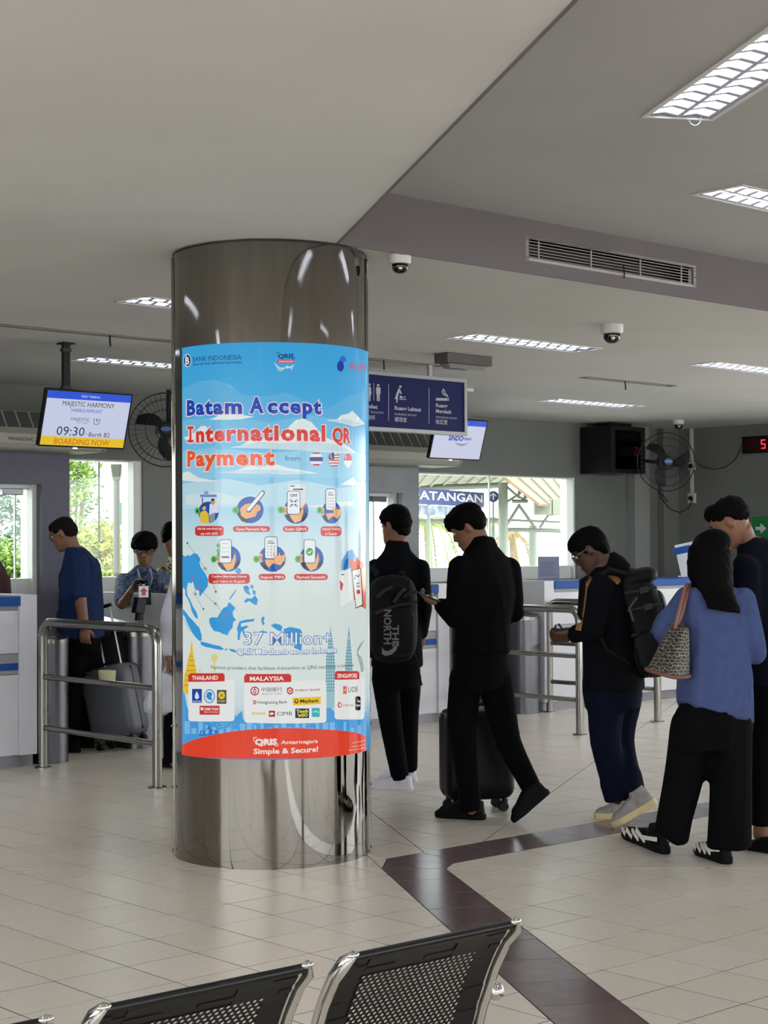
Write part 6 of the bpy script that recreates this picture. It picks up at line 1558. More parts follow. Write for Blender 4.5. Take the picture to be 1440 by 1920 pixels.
# backpack
def rotz(a): return Matrix.Rotation(R(a), 3, 'Z')
class Bag:
    def __init__(s, name, label, cat, base): s.root = thing(name, label, cat, base); s.off = Vector(base)
    def part(s, name, g, m, vox=0, sm=3, disp=None, smooth=True, parent=None):
        if vox: me = remesh(g, vox, sm, name)
        else: me = g.mesh(name, None)
        if disp: displace(me, disp)
        me.transform(Matrix.Translation(-s.off)); me.materials.clear(); me.materials.append(m)
        if smooth:
            me.shade_smooth()
            if not vox: me.set_sharp_from_angle(angle=R(45))
        o = bpy.data.objects.new(name, me); COL.objects.link(o); o.parent = parent or s.root; return o
M_bp = mat('backpack_nylon', '#08080a', .65, spec=.2); M_bpg = mat('backpack_grey', '#1a1b1f', .6); M_logo = mat('logo_grey', '#75777c', .6); M_strapg = mat('strap_light', '#3c3e43', .6)
c = J(737, 1160, -.20); rz_ = rotz(yw-8)
B = Bag('backpack', 'black backpack with pale vertical lettering worn by the person beside the column', 'backpack', c-Vector((0, 0, .27)))
g = G(); g.ell(c, (.148, .085, .262), rz_, 20, 14, .55); g.ell(c+rz_ @ Vector((0, .0, .16)), (.13, .08, .10), rz_, 16, 10, .7); B.part('main_compartment', g, M_bp, .010, 4, folds(.006, 20))
g = G(); g.ell(c+rz_ @ Vector((.0, -.068, -.07)), (.118, .045, .15), rz_, 20, 12, .5); B.part('front_pocket', g, M_bp, .009, 3, folds(.004, 22))
for sx_ in (-1, 1):
    g = G(); g.tube([c+rz_ @ Vector((sx_*.07, .06, .25)), c+rz_ @ Vector((sx_*.09, .13, .30)), c+rz_ @ Vector((sx_*.10, .24, .24)), c+rz_ @ Vector((sx_*.12, .30, .05)), c+rz_ @ Vector((sx_*.13, .18, -.15)), c+rz_ @ Vector((sx_*.13, .05, -.22))], .020, 8); B.part('shoulder_strap', g, M_bp)
for q, (x0, z0, x1, z1) in enumerate(((-.12, .13, -.03, .19), (-.02, .10, .05, .18), (.04, .13, .12, .16), (-.13, .04, .12, .10))):
    g = G(); g.tube([c+rz_ @ Vector((x0, -.098, z0)), c+rz_ @ Vector(((x0+x1)/2, -.104, (z0+z1)/2+.012)), c+rz_ @ Vector((x1, -.096, z1))], .011, 6); B.part('compression_strap', g, M_bpg)
g = G(); g.tube([c+rz_ @ Vector((.12, -.01, -.20)), c+rz_ @ Vector((.15, .0, -.27)), c+rz_ @ Vector((.155, .0, -.33)), c+rz_ @ Vector((.175, 0, -.40))], .007, 6); B.part('dangling_strap', g, M_bp)
g = G()
def bagtext(body, px, py0, py1, w, bold=.03):   # text running downwards
    o = J(px, py0, -.335); e = J(px, py1, -.335); h = w*c.y/3150; tb = text2d(body, bold)
    def fn(x, y, z): p = o.lerp(e, x); return p+Vector((y, -.002, 0))
    put_text(g, body, fn, 0, 1, 0, h, bold)
bagtext('NORTH', 720, 1143, 1208, 14); bagtext('THE', 736, 1172, 1212, 12); 
pts = [(716, 1212), (716, 1226), (722, 1230), (735, 1227), (744, 1218), (746, 1204), (740, 1206), (736, 1216), (727, 1221), (720, 1219)]
g.add([J(x, y, -.337) for x, y in pts], [tuple(range(len(pts)))]); B.part('lettering', g, M_logo, smooth=False)

# ---- B: man with suitcase looking at his phone
P = Person('person in black clothes and black shoes stepping while reading a phone', 9.0, 905)
J = P.J; yw = 48
P.head(877, 990, -.0, 78, 30, neck=J(902, 1032, 0))
P.hair([(0, -.012, .170, .086, .104, .078), (0, -.045, .135, .083, .074, .075), (0, .040, .192, .074, .062, .044), (0, .072, .178, .066, .034, .030), (0, .085, .160, .05, .018, .022), (.062, .0, .150, .024, .06, .04), (-.062, .0, .150, .024, .06, .04)], .003)
tr = [(J(900, 1007, .0), .072, .072), (J(904, 1025), .092, .08), (J(908, 1044), .155, .09), (J(910, 1068), .190, .110), (J(911, 1115), .188, .128), (J(907, 1165), .165, .125), (J(904, 1205), .165, .128), (J(903, 1226), .170, .130)]
P.trunk(P.top, tr, yw); P.trunk(P.b, [(p, w*.86, d*.86) for p, w, d, *_ in tr], yw)
aL = [J(864, 1064, -.12), J(852, 1160, -.12), J(826, 1134, -.06)]; aR = [J(955, 1068, .10), J(966, 1148, .10), J(920, 1168, .26)]
for a, q in ((aL, .93), (aR, .93)): P.limb(P.b, a, [.052, .042, .028]); P.limb(P.top, [a[0], a[1], a[1].lerp(a[2], q)], [.070, .056, .046])
P.hand(aL[2], (-1, .1, .40), (.25, .1, 1), 1, .75); P.hand(aR[2], (-1, .2, .1), (0, .5, .6), -1, .7)
P.trunk(P.pants, [(J(903, 1205), .150, .118), (J(903, 1235), .165, .128), (J(903, 1275), .168, .130), (J(902, 1295), .150, .120)], yw)
LA = [J(872, 1272, -.02), J(868, 1390, -.05), J(884, 1519, 0)]; LB = [J(930, 1275, .02), J(952, 1392, .08), J(1005, 1493, .02)]
P.limb(P.pants, LA, [.092, .074, .060]); P.limb(P.pants, LB, [.095, .072, .056]); P.legs_body([LA, LB])
P.finish(M_bk, M_bk, .006, .007, 'sweatshirt')
P.shoe(fl(909, 1537), fl(817, 1531), M_bshoe, M_bsole, h=.10, w=.05, ankle=J(884, 1505), sole=.03)
P.shoe(J(1030, 1487, .02), fl(964, 1543), M_bshoe, M_bsole, h=.10, w=.05, ankle=J(1004, 1490, .02), sole=.03, upn=(-.62, 0, .78))
ph = Bag('phone', 'dark smartphone held level by the person in front of the suitcase', 'phone', J(806, 1119, -.06))
g = G(); g.prism(rrect(.15, .072, .01, 3), -.004, .004, lambda x, y, z: J(806, 1120, -.06)+Matrix.Rotation(R(22), 3, 'Y') @ Vector((x, y, z))); ph.part('body', g, M_black, smooth=False)
g = G(); g.prism(rrect(.138, .062, .008, 3), .0042, .0052, lambda x, y, z: J(806, 1120, -.06)+Matrix.Rotation(R(22), 3, 'Y') @ Vector((x, y, z))); ph.part('display', g, mat('phone_screen', '#20242c', .1, emit=.3, ecol='#5a6a80'), smooth=False)

# suitcases
def suitcase(name_label, px, py, Y, w, h, d, yaw, tilt, m, ribs=True, handle=.0, wheel=.028, rib_dir=0):
    """px,py: ground centre"""
    p0 = pz(px, py, 0) if Y is None else pY(px, py, Y); p0 = Vector((p0.x, p0.y, 0))
    r = thing('suitcase', name_label, 'suitcase', p0, R(yaw)); zl = wheel*2+.012
    T_ = Matrix.Translation((0, 0, 0)) @ Matrix.Rotation(R(tilt), 4, 'Y')
    def add(nm, g, mm, par=r, smooth=False, bevel=0, vox=0):
        g.v = [tuple(T_ @ Vector(v)) for v in g.v]; return g.build(nm, mm, par, smooth=smooth, bevel=bevel)
    g = G(); n = 10; zs = [0, .012, .035, .06]+[.06+(h-.12)*k/n for k in range(1, n)]+[h-.06, h-.035, h-.012, h]; ins = {0: .05, .012: .022, .035: .006, .06: 0}
    rings = []
    for z in zs:
        i_ = ins.get(z, ins.get(round(h-z, 5), 0)); rings.append([(x, y, zl+z) for x, y in rrect(w-2*i_, d-2*i_, max(.012, .05-i_*.5), 5)])
    g.loft(rings); add('shell', g, m, smooth=True)
    if ribs:
        for y in (-1, 1):
            for k in range(9):
                x = -w*.38+w*.76*k/8; g = G()
                if rib_dir: g.box((0, y*(d/2+.002), zl+h*.1+h*.8*k/8), (w*.8, .006, .012), Matrix.Rotation(R(18), 3, 'Y'))
                else: g.box((x, y*(d/2+.002), zl+h/2), (.013, .006, h*.84))
                add('rib', g, m, bevel=.002)
    g = G(); g.loft([[(x*1.004, y, zl+z) for x, y in rrect(w, .014, .003, 2)] for z in (.03, h-.03)]); add('zip_band', g, M_bsole)
    for sx_ in (-1, 1):
        for sy in (-1, 1):
            g = G(); g.cyl((sx_*(w/2-.055), sy*(d/2-.045), zl+.002), (sx_*(w/2-.055), sy*(d/2-.045), zl-.022), .018, n=10); hs = add('wheel_housing', g, M_black, smooth=True)
            for o_ in (-.013, .013):
                g = G(); g.lathe([(.006, -.008), (wheel*.92, -.008), (wheel, 0), (wheel*.92, .008), (.006, .008)], (sx_*(w/2-.055)-.008, sy*(d/2-.045)+o_, wheel), 18, 'y'); add('wheel', g, M_black, hs, True)
    if handle:
        for x in (-.07, .07): g = G(); g.cyl((x, d/2-.05, zl+h), (x, d/2-.05, zl+h+handle), .008, n=8); add('handle_rod', g, mat('handle_alloy', '#8a8a8c', .3, .9), smooth=True)
        g = G(); g.tube([(-.085, d/2-.05, zl+h+handle), (.085, d/2-.05, zl+h+handle)], .014, 10); add('handle_grip', g, M_black, smooth=True)
    g = G(); g.tube([(-.07, 0, zl+h), (-.06, 0, zl+h+.022), (.06, 0, zl+h+.022), (.07, 0, zl+h)], .009, 8); add('carry_handle', g, M_black, smooth=True)
    return r
suitcase('black hard-shell suitcase standing behind the legs of the person reading a phone', 894, 1519, None, .39, .50, .24, 12, 0, mat('case_black', '#08090b', .45, spec=.2), handle=.10, ribs=False)
g = G(); p = pY(843, 1376, 9.22); g.lathe([(.001, 0), (.008, 0), (.008, .004), (.001, .004)], tuple(p), 14, 'y'); 

# ---- C: man with orange-striped sleeves and big backpack
P = Person('person in black top with orange sleeve stripes and grey sneakers, looking down', 8.85, 1150)
J = P.J; yw = 68
P.head(1106, 1032, 0, 72, 34, neck=J(1134, 1072, 0)); P.skin = M_skin_d
P.short_hair(.35, .0028, -.004); P.glasses(mat('glasses_metal', '#8d8468', .3, .8))
tr = [(J(1132, 1062), .070, .066), (J(1136, 1076), .105, .085), (J(1140, 1096), .165, .115), (J(1142, 1140), .180, .135), (J(1146, 1200), .175, .150), (J(1150, 1250), .175, .158), (J(1151, 1292), .178, .160)]
P.trunk(P.top, tr, yw); P.trunk(P.b, [(p, w*.84, d*.84) for p, w, d, *_ in tr], yw)
aL = [J(1122, 1104, -.17), J(1112, 1180, -.21), J(1074, 1190, -.12)]; aR = [J(1146, 1104, .17), J(1128, 1180, .21), J(1078, 1186, .08)]
for a in (aL, aR): P.limb(P.b, a, [.055, .043, .030]); P.limb(P.top, [a[0], a[1], a[1].lerp(a[2], .9)], [.078, .062, .048])
g = G(); g.tube([J(1118, 1062, .02), J(1150, 1052, .0), J(1180, 1072, 0), J(1196, 1092, 0)], [.062, .075, .07, .05], 12); P.top.tube([J(1122, 1066, .02), J(1148, 1058, .0), J(1172, 1076, 0)], [.062, .075, .06], 12)
P.hand(aL[2], (-1, .15, -.15), (.2, .6, .6), 1, .9); P.hand(aR[2], (-1, -.1, -.1), (.2, -.6, .6), -1, .9)
P.trunk(P.pants, [(J(1150, 1270), .160, .145), (J(1151, 1300), .165, .152), (J(1151, 1330), .150, .142)], yw)
LA = [J(1136, 1312, -.06), J(1134, 1390, -.08), J(1158, 1500, -.04)]; LB = [J(1166, 1312, .06), J(1160, 1390, .05), J(1186, 1490, -.1)]
P.limb(P.pants, LA, [.106, .086, .068]); P.limb(P.pants, LB, [.106, .084, .068]); P.legs_body([LA, LB])
P.finish(M_bk2, M_denim, .006, .010, 'hooded_top')
M_orange = mat('stripe_orange', '#7a4a20', .8, col2='#a07a48', nscale=70)
def strip_on(P, target, pts, half, m, name, lift=.004):
    """cloth band laid over a garment: project points onto its surface"""
    from mathutils.bvhtree import BVHTree
    me = target.data; bv = BVHTree.FromPolygons([v.co+P.off for v in me.vertices], [list(p.vertices) for p in me.polygons]); g = G(); prev = None; rows = []
    for i, (px, py) in enumerate(pts):
        a = pts[min(i+1, len(pts)-1)]; b = pts[max(i-1, 0)]; t_ = Vector((a[0]-b[0], a[1]-b[1])).normalized(); n = Vector((-t_.y, t_.x)); row = []
        for q in (-1, -.5, 0, .5, 1):
            d = ray(px+n.x*half*q, py+n.y*half*q).normalized(); h = bv.ray_cast(Vector((0, 0, H)), d)
            row.append(h[0]-d*lift if h[0] is not None else None)
        rows.append(row)
    ys = [v.y for r_ in rows for v in r_ if v is not None]
    if not ys: return
    for r_ in rows:
        ok = [v for v in r_ if v is not None]
        for k in range(5):
            if r_[k] is None: r_[k] = (ok[0] if k < 2 else ok[-1]) if ok else rows[0][2]
    for a, b in zip(rows[:-1], rows[1:]):
        for k in range(4): g.add([a[k], a[k+1], b[k+1], b[k]], [(0, 1, 2, 3)])
    return P.part(name, g, m, 0, parent=target)
def seg(pts, n):
    out = []
    for a, b in zip(pts[:-1], pts[1:]):
        for k in range(n): out.append((a[0]+(b[0]-a[0])*k/n, a[1]+(b[1]-a[1])*k/n))
    return out+[pts[-1]]
strip_on(P, P.shirt, seg([(1106, 1080), (1096, 1100), (1092, 1135), (1087, 1165), (1084, 1182)], 5), 5.5, M_orange, 'sleeve_stripe')
strip_on(P, P.shirt, seg([(1142, 1074), (1152, 1083), (1162, 1092)], 5), 6, M_orange, 'shoulder_stripe')
P.shoe(fl(1182, 1533, 0), fl(1114, 1535, 0), M_gshoe, M_csole, h=.085, w=.052, sole=.034, laces=M_wshoe)
P.shoe(J(1232, 1507, -.14), fl(1150, 1552), M_gshoe, M_csole, h=.095, w=.054, sole=.036, laces=M_wshoe, ankle=J(1190, 1478, -.12), upn=(-.5, 0, .86))
ph = Bag('phone', 'smartphone held by the person with orange sleeve stripes', 'phone', J(1056, 1184, -.03)); g = G()
Rr = Matrix.Rotation(R(55), 3, 'Y'); g.prism(rrect(.14, .07, .01, 3), -.004, .004, lambda x, y, z: J(1056, 1182, -.03)+Rr @ Vector((x*.6, y, z))); ph.part('body', g, M_black, smooth=False)
# big hiking backpack
c = J(1207, 1170, .0); tl = Matrix.Rotation(R(-14), 3, 'Y'); rb = tl
B = Bag('backpack', 'large black hiking backpack with buckles on the person with orange stripes', 'backpack', c-Vector((0, 0, .30)))
g = G(); g.ell(c, (.110, .165, .265), rb, 20, 14, .6); g.ell(c+rb @ Vector((-.01, 0, .20)), (.105, .15, .10), rb, 16, 10, .75); g.ell(c+rb @ Vector((-.03, 0, -.16)), (.12, .16, .12), rb, 16, 10, .7); B.part('main_compartment', g, M_bp, .011, 4, folds(.009, 18))
g = G(); g.ell(c+rb @ Vector((.085, 0, .02)), (.052, .13, .15), rb, 18, 12, .6); B.part('front_pocket', g, mat('backpack_panel', '#101116', .5, spec=.25), .010, 3, folds(.006, 20))
g = G(); g.ell(c+rb @ Vector((-.02, -.165, -.13)), (.085, .035, .11), rb, 16, 10, .55); B.part('side_pocket', g, M_bp, .009, 3, folds(.004, 20))
g = G(); g.ell(c+rb @ Vector((.02, 0, .245)), (.115, .15, .045), rb, 18, 10, .7); B.part('lid', g, M_bp, .010, 3, folds(.004, 20))
for sy in (-1, 1):
    g = G(); g.tube([c+Vector((-.10, sy*.09, .26)), c+Vector((-.20, sy*.12, .285)), c+Vector((-.30, sy*.145, .22)), c+Vector((-.31, sy*.17, .05)), c+Vector((-.22, sy*.18, -.12)), c+Vector((-.10, sy*.16, -.20))], [.018, .024, .024, .022, .012, .01], 8); B.part('shoulder_strap', g, M_bp)
for z, x0, x1 in ((.10, -.09, .10), (-.03, -.10, .10), (.19, -.08, .09)):
    g = G(); g.tube([c+rb @ Vector((x0, -.172, z)), c+rb @ Vector(((x0+x1)/2, -.178, z-.006)), c+rb @ Vector((x1, -.14, z-.01))], .008, 6); st_ = B.part('compression_strap', g, M_bpg)
    g = G(); g.box(c+rb @ Vector((.02, -.185, z-.005)), (.045, .012, .03), rb); B.part('buckle', g, M_strapg if z < 0 else M_bpg, smooth=False, parent=st_)
g = G(); g.tube([J(1195, 1120, -.2), J(1180, 1140, -.2), J(1188, 1165, -.2)], .006, 6); B.part('loose_cord', g, M_strapg)
g = G(); pts = [(1212, 1128), (1222, 1125), (1226, 1130), (1217, 1137), (1212, 1134)]; g.add([J(x, y, -.145) for x, y in pts], [tuple(range(5))]); g.add([J(x, y, -.145) for x, y in ((1208, 1137), (1222, 1142), (1236, 1142), (1234, 1145), (1220, 1146), (1209, 1142))], [tuple(range(6))]); B.part('logo_print', g, M_logo, smooth=False)

# ---- D: woman in blue shirt
P = Person('person with long black hair in a loose blue shirt and wide black trousers', 7.78, 1335)
J = P.J; yw = 18
P.head(1336, 1046, 0.02, 32, 18, neck=J(1336, 1090, 0)); T = P.hT
def longhair(g):
    rings = []
    for (px, py, w, d, dy) in ((1334, 1012, .060, .06, 0), (1332, 1030, .098, .10, 0), (1331, 1055, .106, .112, 0), (1332, 1085, .104, .105, -.02), (1338, 1105, .092, .075, -.06), (1349, 1120, .078, .055, -.10), (1356, 1135, .078, .036, -.13), (1358, 1146, .076, .022, -.14)):
        p = J(px, py, dy); rings.append([p+Vector((w*math.cos(a), d*math.sin(a), -.012*math.cos(a))) for a in [2*math.pi*k/24 for k in range(24)]])
    g.loft(rings)
P.hair([(0, -.012, .172, .086, .104, .074)], .0022, .006, extra=longhair)
tr = [(J(1336, 1084), .06, .055), (J(1336, 1095), .085, .065), (J(1337, 1106), .135, .08), (J(1339, 1124), .158, .098), (J(1340, 1165), .158, .112), (J(1342, 1230), .162, .122), (J(1340, 1290), .172, .130), (J(1339, 1325), .178, .134, .03), (J(1341, 1338), .172, .13, .05)]
P.trunk(P.top, tr, yw); P.trunk(P.b, [(p, w*.68, d*.66) for p, w, d, *_ in tr], yw)
aL = [J(1288, 1122, .04), J(1243, 1182, .05), J(1262, 1210, .24)]; aR = [J(1394, 1124, .0), J(1414, 1205, .02), J(1400, 1215, .25)]
for a in (aL, aR): P.limb(P.b, a, [.038, .032, .024])
P.limb(P.top, [aL[0], aL[1], aL[1].lerp(aL[2], .5)], [.066, .060, .050]); P.limb(P.top, [aR[0], aR[1], J(1416, 1226, .06)], [.066, .062, .060])
P.hand(aL[2], (.3, 1, -.1), (0, 0, -1), 1, .8, .88); P.hand(aR[2], (-.2, 1, .2), (-1, 0, 0), 1, .8, .88)
P.trunk(P.pants, [(J(1336, 1300), .140, .110), (J(1334, 1340), .165, .122), (J(1334, 1385), .172, .125), (J(1334, 1405), .165, .118)], yw)
LA = [J(1295, 1360, 0), J(1284, 1450, .05), J(1256, 1572, .05)]; LB = [J(1372, 1360, 0), J(1371, 1450, 0), J(1370, 1589, .02)]
P.limb(P.pants, LA, [.102, .100, .086]); P.limb(P.pants, LB, [.104, .103, .105]); 
for l in (LA, LB): P.limb(P.b, [l[0], l[1], l[2]-Vector((0, 0, .0))], [.07, .05, .020])
P.finish(M_chambray, M_bk, .014, .012, 'loose_shirt')
M_stripe = mat('shoe_stripe', '#dedbd4', .6)
for hl, to in ((fl(1250, 1602), fl(1171, 1567)), (fl(1366, 1621), fl(1308, 1598))):
    so_ = P.shoe(hl, to, M_bshoe, M_bsole, h=.088, w=.05, sole=.035, ankle=hl+(to-hl)*.2+Vector((0, 0, .12))); d = (to-hl).normalized(); L = (to-hl).length; x = d.cross(Vector((0, 0, 1)))
    for sd in (1, -1):
        g = G()
        for u0, u1, z0, z1 in ((.05, .35, .078, .062), (.30, .50, .050, .085), (.45, .60, .045, .075), (.60, .75, .042, .064), (.75, .88, .040, .056)):
            wv = .041 if u0 < .3 else .047
            a, b = hl+d*L*u0+x*wv*sd, hl+d*L*u1+x*(.046 if u1 < .5 else .045)*sd*(1-.25*max(0, u1-.6)*2)
            a.z = z0; b.z = z1; a2, b2 = a+Vector((0, 0, -.02)), b+Vector((0, 0, -.018)); o3 = x*sd*.004
            g.add([a+o3, b+o3, b2+o3, a2+o3, a-o3, b-o3, b2-o3, a2-o3], [(0, 1, 2, 3), (7, 6, 5, 4), (0, 4, 5, 1), (1, 5, 6, 2), (2, 6, 7, 3), (3, 7, 4, 0)])
        P.part('side_stripe', g, M_stripe, 0, parent=so_, smooth=False)
# tote bag
mt = bpy.data.materials.new('tote_pattern'); mt.use_nodes = True; nt = mt.node_tree; b = nt.nodes['Principled BSDF']
tc = nt.nodes.new('ShaderNodeTexCoord'); mp = nt.nodes.new('ShaderNodeMapping'); mp.inputs['Rotation'].default_value = (R(90), 0, 0); br = nt.nodes.new('ShaderNodeTexBrick')
mp.inputs['Rotation'].default_value = (R(90), R(0), R(0)); br.inputs['Color1'].default_value = (.010, .009, .008, 1); br.inputs['Color2'].default_value = (.018, .015, .012, 1); br.inputs['Mortar'].default_value = (.26, .23, .17, 1)
br.inputs['Scale'].default_value = 9; br.inputs['Mortar Size'].default_value = .012; br.inputs['Brick Width'].default_value = .20; br.inputs['Row Height'].default_value = .14
wv = nt.nodes.new('ShaderNodeTexNoise'); wv.inputs['Scale'].default_value = 30; ad = nt.nodes.new('ShaderNodeVectorMath'); ad.operation = 'MULTIPLY_ADD'; ad.inputs[1].default_value = (.03, .03, .03)
nt.links.new(tc.outputs['Object'], wv.inputs['Vector']); nt.links.new(wv.outputs['Color'], ad.inputs[0]); nt.links.new(tc.outputs['Object'], ad.inputs[2]); nt.links.new(ad.outputs[0], mp.inputs[0]); nt.links.new(mp.outputs[0], br.inputs['Vector']); nt.links.new(br.outputs['Color'], b.inputs['Base Color']); b.inputs['Roughness'].default_value = .5
B = Bag('tote_bag', 'brown and cream patterned tote bag with pink-brown handles on her shoulder', 'bag', J(1255, 1272, -.12))
g = G(); rings = []
for q in range(9):
    u = q/8; l = (1221+(1262-1221)*u**.85, 1252-86*u); r_ = (1284+(1288-1284)*u, 1270-92*u); ring = []
    a, b_ = J(l[0], l[1], -.10), J(r_[0], r_[1], -.22); n = Vector((-(b_-a).y, (b_-a).x, 0)).normalized(); dd = .075*(1-u*.75)
    for k in range(20):
        t_ = 2*math.pi*k/20; e = .55; x = math.copysign(abs(math.cos(t_))**e, math.cos(t_)); y = math.copysign(abs(math.sin(t_))**e, math.sin(t_))
        ring.append(a.lerp(b_, .5+.5*x)+n*dd*y)
    rings.append(ring)
g.loft(rings); B.part('body', g, mt, 0, 0, folds(.004, 20))
g = G(); g.tube([v for v in rings[0]]+[rings[0][0]], .009, 8, False); B.part('base_trim', g, mat('tote_leather', '#6a4033', .5))
for dx, dy in ((0, -.03), (7, .05)):
    g = G(); g.tube([J(1266+dx*.3, 1178, -.16+dy), J(1272+dx, 1150, -.17+dy), J(1281+dx, 1115, -.14+dy), J(1287+dx, 1096, -.06+dy*.5), J(1292+dx, 1100, .06), J(1285+dx, 1140, .10), J(1282, 1175, -.05+dy)], .0085, 8); B.part('handle', g, mat('tote_handle', '#7c5048', .5))

# ---- E: tall man at the right edge
P = Person('tall person in a dark navy jacket at the right frame edge, head bowed', pz(1430, 1590, 0).y, 1440)
J = P.J; yw = 52
P.head(1370, 981, 0, 66, 30, neck=J(1404, 1022, .03)); P.hair([(0, -.012, .172, .082, .100, .070), (0, -.05, .140, .078, .064, .060), (0, .045, .198, .064, .050, .042), (.0, .072, .192, .05, .028, .030), (.062, -.01, .158, .022, .05, .035), (-.062, -.01, .158, .022, .05, .035)], .0045)
tr = [(J(1404, 1006, .03), .070, .068), (J(1415, 1022, .03), .10, .08), (J(1428, 1040, .03), .170, .10), (J(1436, 1070, .03), .205, .125), (J(1440, 1130, .03), .200, .14), (J(1442, 1210, .03), .185, .14), (J(1442, 1300, .03), .180, .142)]
P.trunk(P.top, tr, yw); P.trunk(P.b, [(p, w*.84, d*.84) for p, w, d, *_ in tr], yw)
aL = [J(1398, 1068, -.12), J(1402, 1165, -.12), J(1414, 1128, .06)]; aR = [J(1486, 1070, .2), J(1500, 1160, .2), J(1470, 1140, .35)]
for a in (aL, aR): P.limb(P.b, a, [.055, .044, .030]); P.limb(P.top, [a[0], a[1], a[1].lerp(a[2], .75)], [.076, .060, .048])
P.hand(aL[2], (.3, .5, .8), (1, 0, 0), 1, .7); P.hand(aR[2], (-.3, .5, .6), (-1, 0, 0), -1, .7)
P.trunk(P.pants, [(J(1442, 1280), .160, .125), (J(1442, 1330), .165, .13)], yw)
LA = [J(1440, 1320, -.04), J(1434, 1430, -.04), J(1427, 1548, -.0)]; LB = [J(1478, 1320, .08), J(1482, 1430, .08), J(1486, 1545, .1)]
for l in (LA, LB): P.limb(P.pants, l, [.098, .078, .056]); P.limb(P.b, [l[0], l[1], l[2]-Vector((0, 0, .045))], [.065, .05, .040])
P.finish(M_navy, M_bk, .007, .007, 'jacket')
P.shoe(fl(1462, 1602), fl(1402, 1590), M_bshoe, M_bsole, h=.07, w=.05, ankle=None); P.shoe(fl(1520, 1590), fl(1462, 1580), M_bshoe, M_bsole, h=.07, w=.05)
B = Bag('phone', 'phone in the bowed hands of the tall person at the right edge', 'phone', J(1462, 1128, .42)); g = G(); g.prism(rrect(.15, .07, .01, 3), -.004, .004, lambda x, y, z: J(1462, 1128, .42)+Matrix.Rotation(R(60), 3, 'Y') @ Vector((x, y, z))); B.part('body', g, M_black, smooth=False)

# ---- G: man in blue short-sleeved shirt, left lane
P = Person('person in a blue short-sleeved shirt and glasses in the left lane', pz(140, 1409, 0).y, 150)
J = P.J; yw = 78
P.head(119, 1001, 0, 80, 24, neck=J(142, 1038, 0)); P.hair([(0, -.010, .168, .0795, .100, .068), (0, -.05, .125, .080, .064, .070), (0, .045, .190, .06, .04, .032), (.06, 0, .148, .021, .05, .03), (-.06, 0, .148, .021, .05, .03)], .0012, m=mat('hair_cropped', '#17110f', .8, spec=.1)); P.glasses(mat('glasses_silver', '#b5b5b5', .2, .9))
tr = [(J(140, 1024), .066, .066), (J(145, 1034), .105, .09), (J(150, 1050), .165, .115), (J(152, 1080), .185, .145), (J(152, 1130), .180, .160), (J(152, 1170), .185, .166), (J(152, 1196), .190, .168)]
P.trunk(P.top, tr, yw); P.trunk(P.b, [(p, w*.84, d*.84) for p, w, d, *_ in tr], yw)
aL = [J(147, 1060, -.19), J(150, 1118, -.22), J(158, 1176, -.20)]; aR = [J(152, 1060, .18), J(150, 1118, .22), J(130, 1160, .25)]
for a in (aL, aR): P.limb(P.b, a, [.056, .047, .036]); P.limb(P.top, [a[0], a[0].lerp(a[1], .5), a[0].lerp(a[1], .84)], [.078, .076, .076])
P.hand(aL[2], (.05, 0, -1), (0, 1, 0), 1, .8); P.hand(aR[2], (-.8, 0, -.5), (0, -1, 0), -1, .6)
P.trunk(P.pants, [(J(150, 1180), .160, .145), (J(150, 1205), .165, .148), (J(150, 1225), .150, .14)], yw)
LA = [J(138, 1215, -.06), J(134, 1310, -.06), J(134, 1396, -.02)]; LB = [J(160, 1215, .06), J(162, 1310, .12), J(160, 1392, .2)]
for l in (LA, LB): P.limb(P.pants, l, [.100, .085, .070])
P.legs_body([LA, LB]); P.finish(M_blue_sh, M_bk, .014, .010, 'shirt')
P.shoe(fl(150, 1411), fl(90, 1410), M_bshoe, M_bsole, h=.08); P.shoe(fl(176, 1402), fl(118, 1400), M_bshoe, M_bsole, h=.08)
sc = suitcase('grey ribbed suitcase tilted behind the man in the blue shirt', 232, 1408, None, .38, .52, .25, -22, -13, mat('case_grey', '#55575d', .5), handle=.44, rib_dir=1)
sc.location.z = .035
B = Bag('tub', 'pale yellow tub resting on top of the tilted grey suitcase', 'tub', pY(200, 1283, 11.75)); g = G(); g.lathe([(.001, 0), (.055, 0), (.062, .10), (.058, .10), (.052, .008), (.001, .008)], tuple(pY(201, 1284, 11.75)), 22); B.part('tub_wall', g, mat('tub_yellow', '#b9b68c', .5))

# ---- H: officer behind the white desk
P = Person('person in blue floral shirt and glasses holding a camera behind the white desk', 14.25, 268)
J = P.J; yw = 180
P.head(271, 1030, -.12, 186, 16, size=1.14, neck=J(268, 1066, 0))
P.hair([(0, -.005, .178, .096, .110, .072), (0, .055, .178, .085, .050, .046), (0, .088, .160, .070, .022, .030), (.070, .02, .160, .03, .06, .04), (-.070, .02, .160, .03, .06, .04), (0, -.06, .13, .085, .06, .07)], .004); P.glasses()
tr = [(J(268, 1060), .066, .06), (J(268, 1068), .10, .075), (J(268, 1078), .165, .09), (J(268, 1092), .195, .11), (J(268, 1120), .19, .125), (J(268, 1170), .18, .13), (J(268, 1215), .18, .13)]
P.trunk(P.top, tr, yw); P.trunk(P.b, [(p, w*.84, d*.84) for p, w, d, *_ in tr], yw)
aL = [J(231, 1089, -.02), J(229, 1134, -.42), J(247, 1106, -.58)]; aR = [J(306, 1084, -.02), J(316, 1104, -.35), J(336, 1102, -.50)]
for a in (aL, aR): P.limb(P.b, a, [.050, .040, .028])
P.limb(P.top, [aL[0], aL[0].lerp(aL[1], .5), aL[0].lerp(aL[1], .86)], [.072, .070, .066]); P.limb(P.top, [aR[0], aR[0].lerp(aR[1], .8)], [.072, .066])
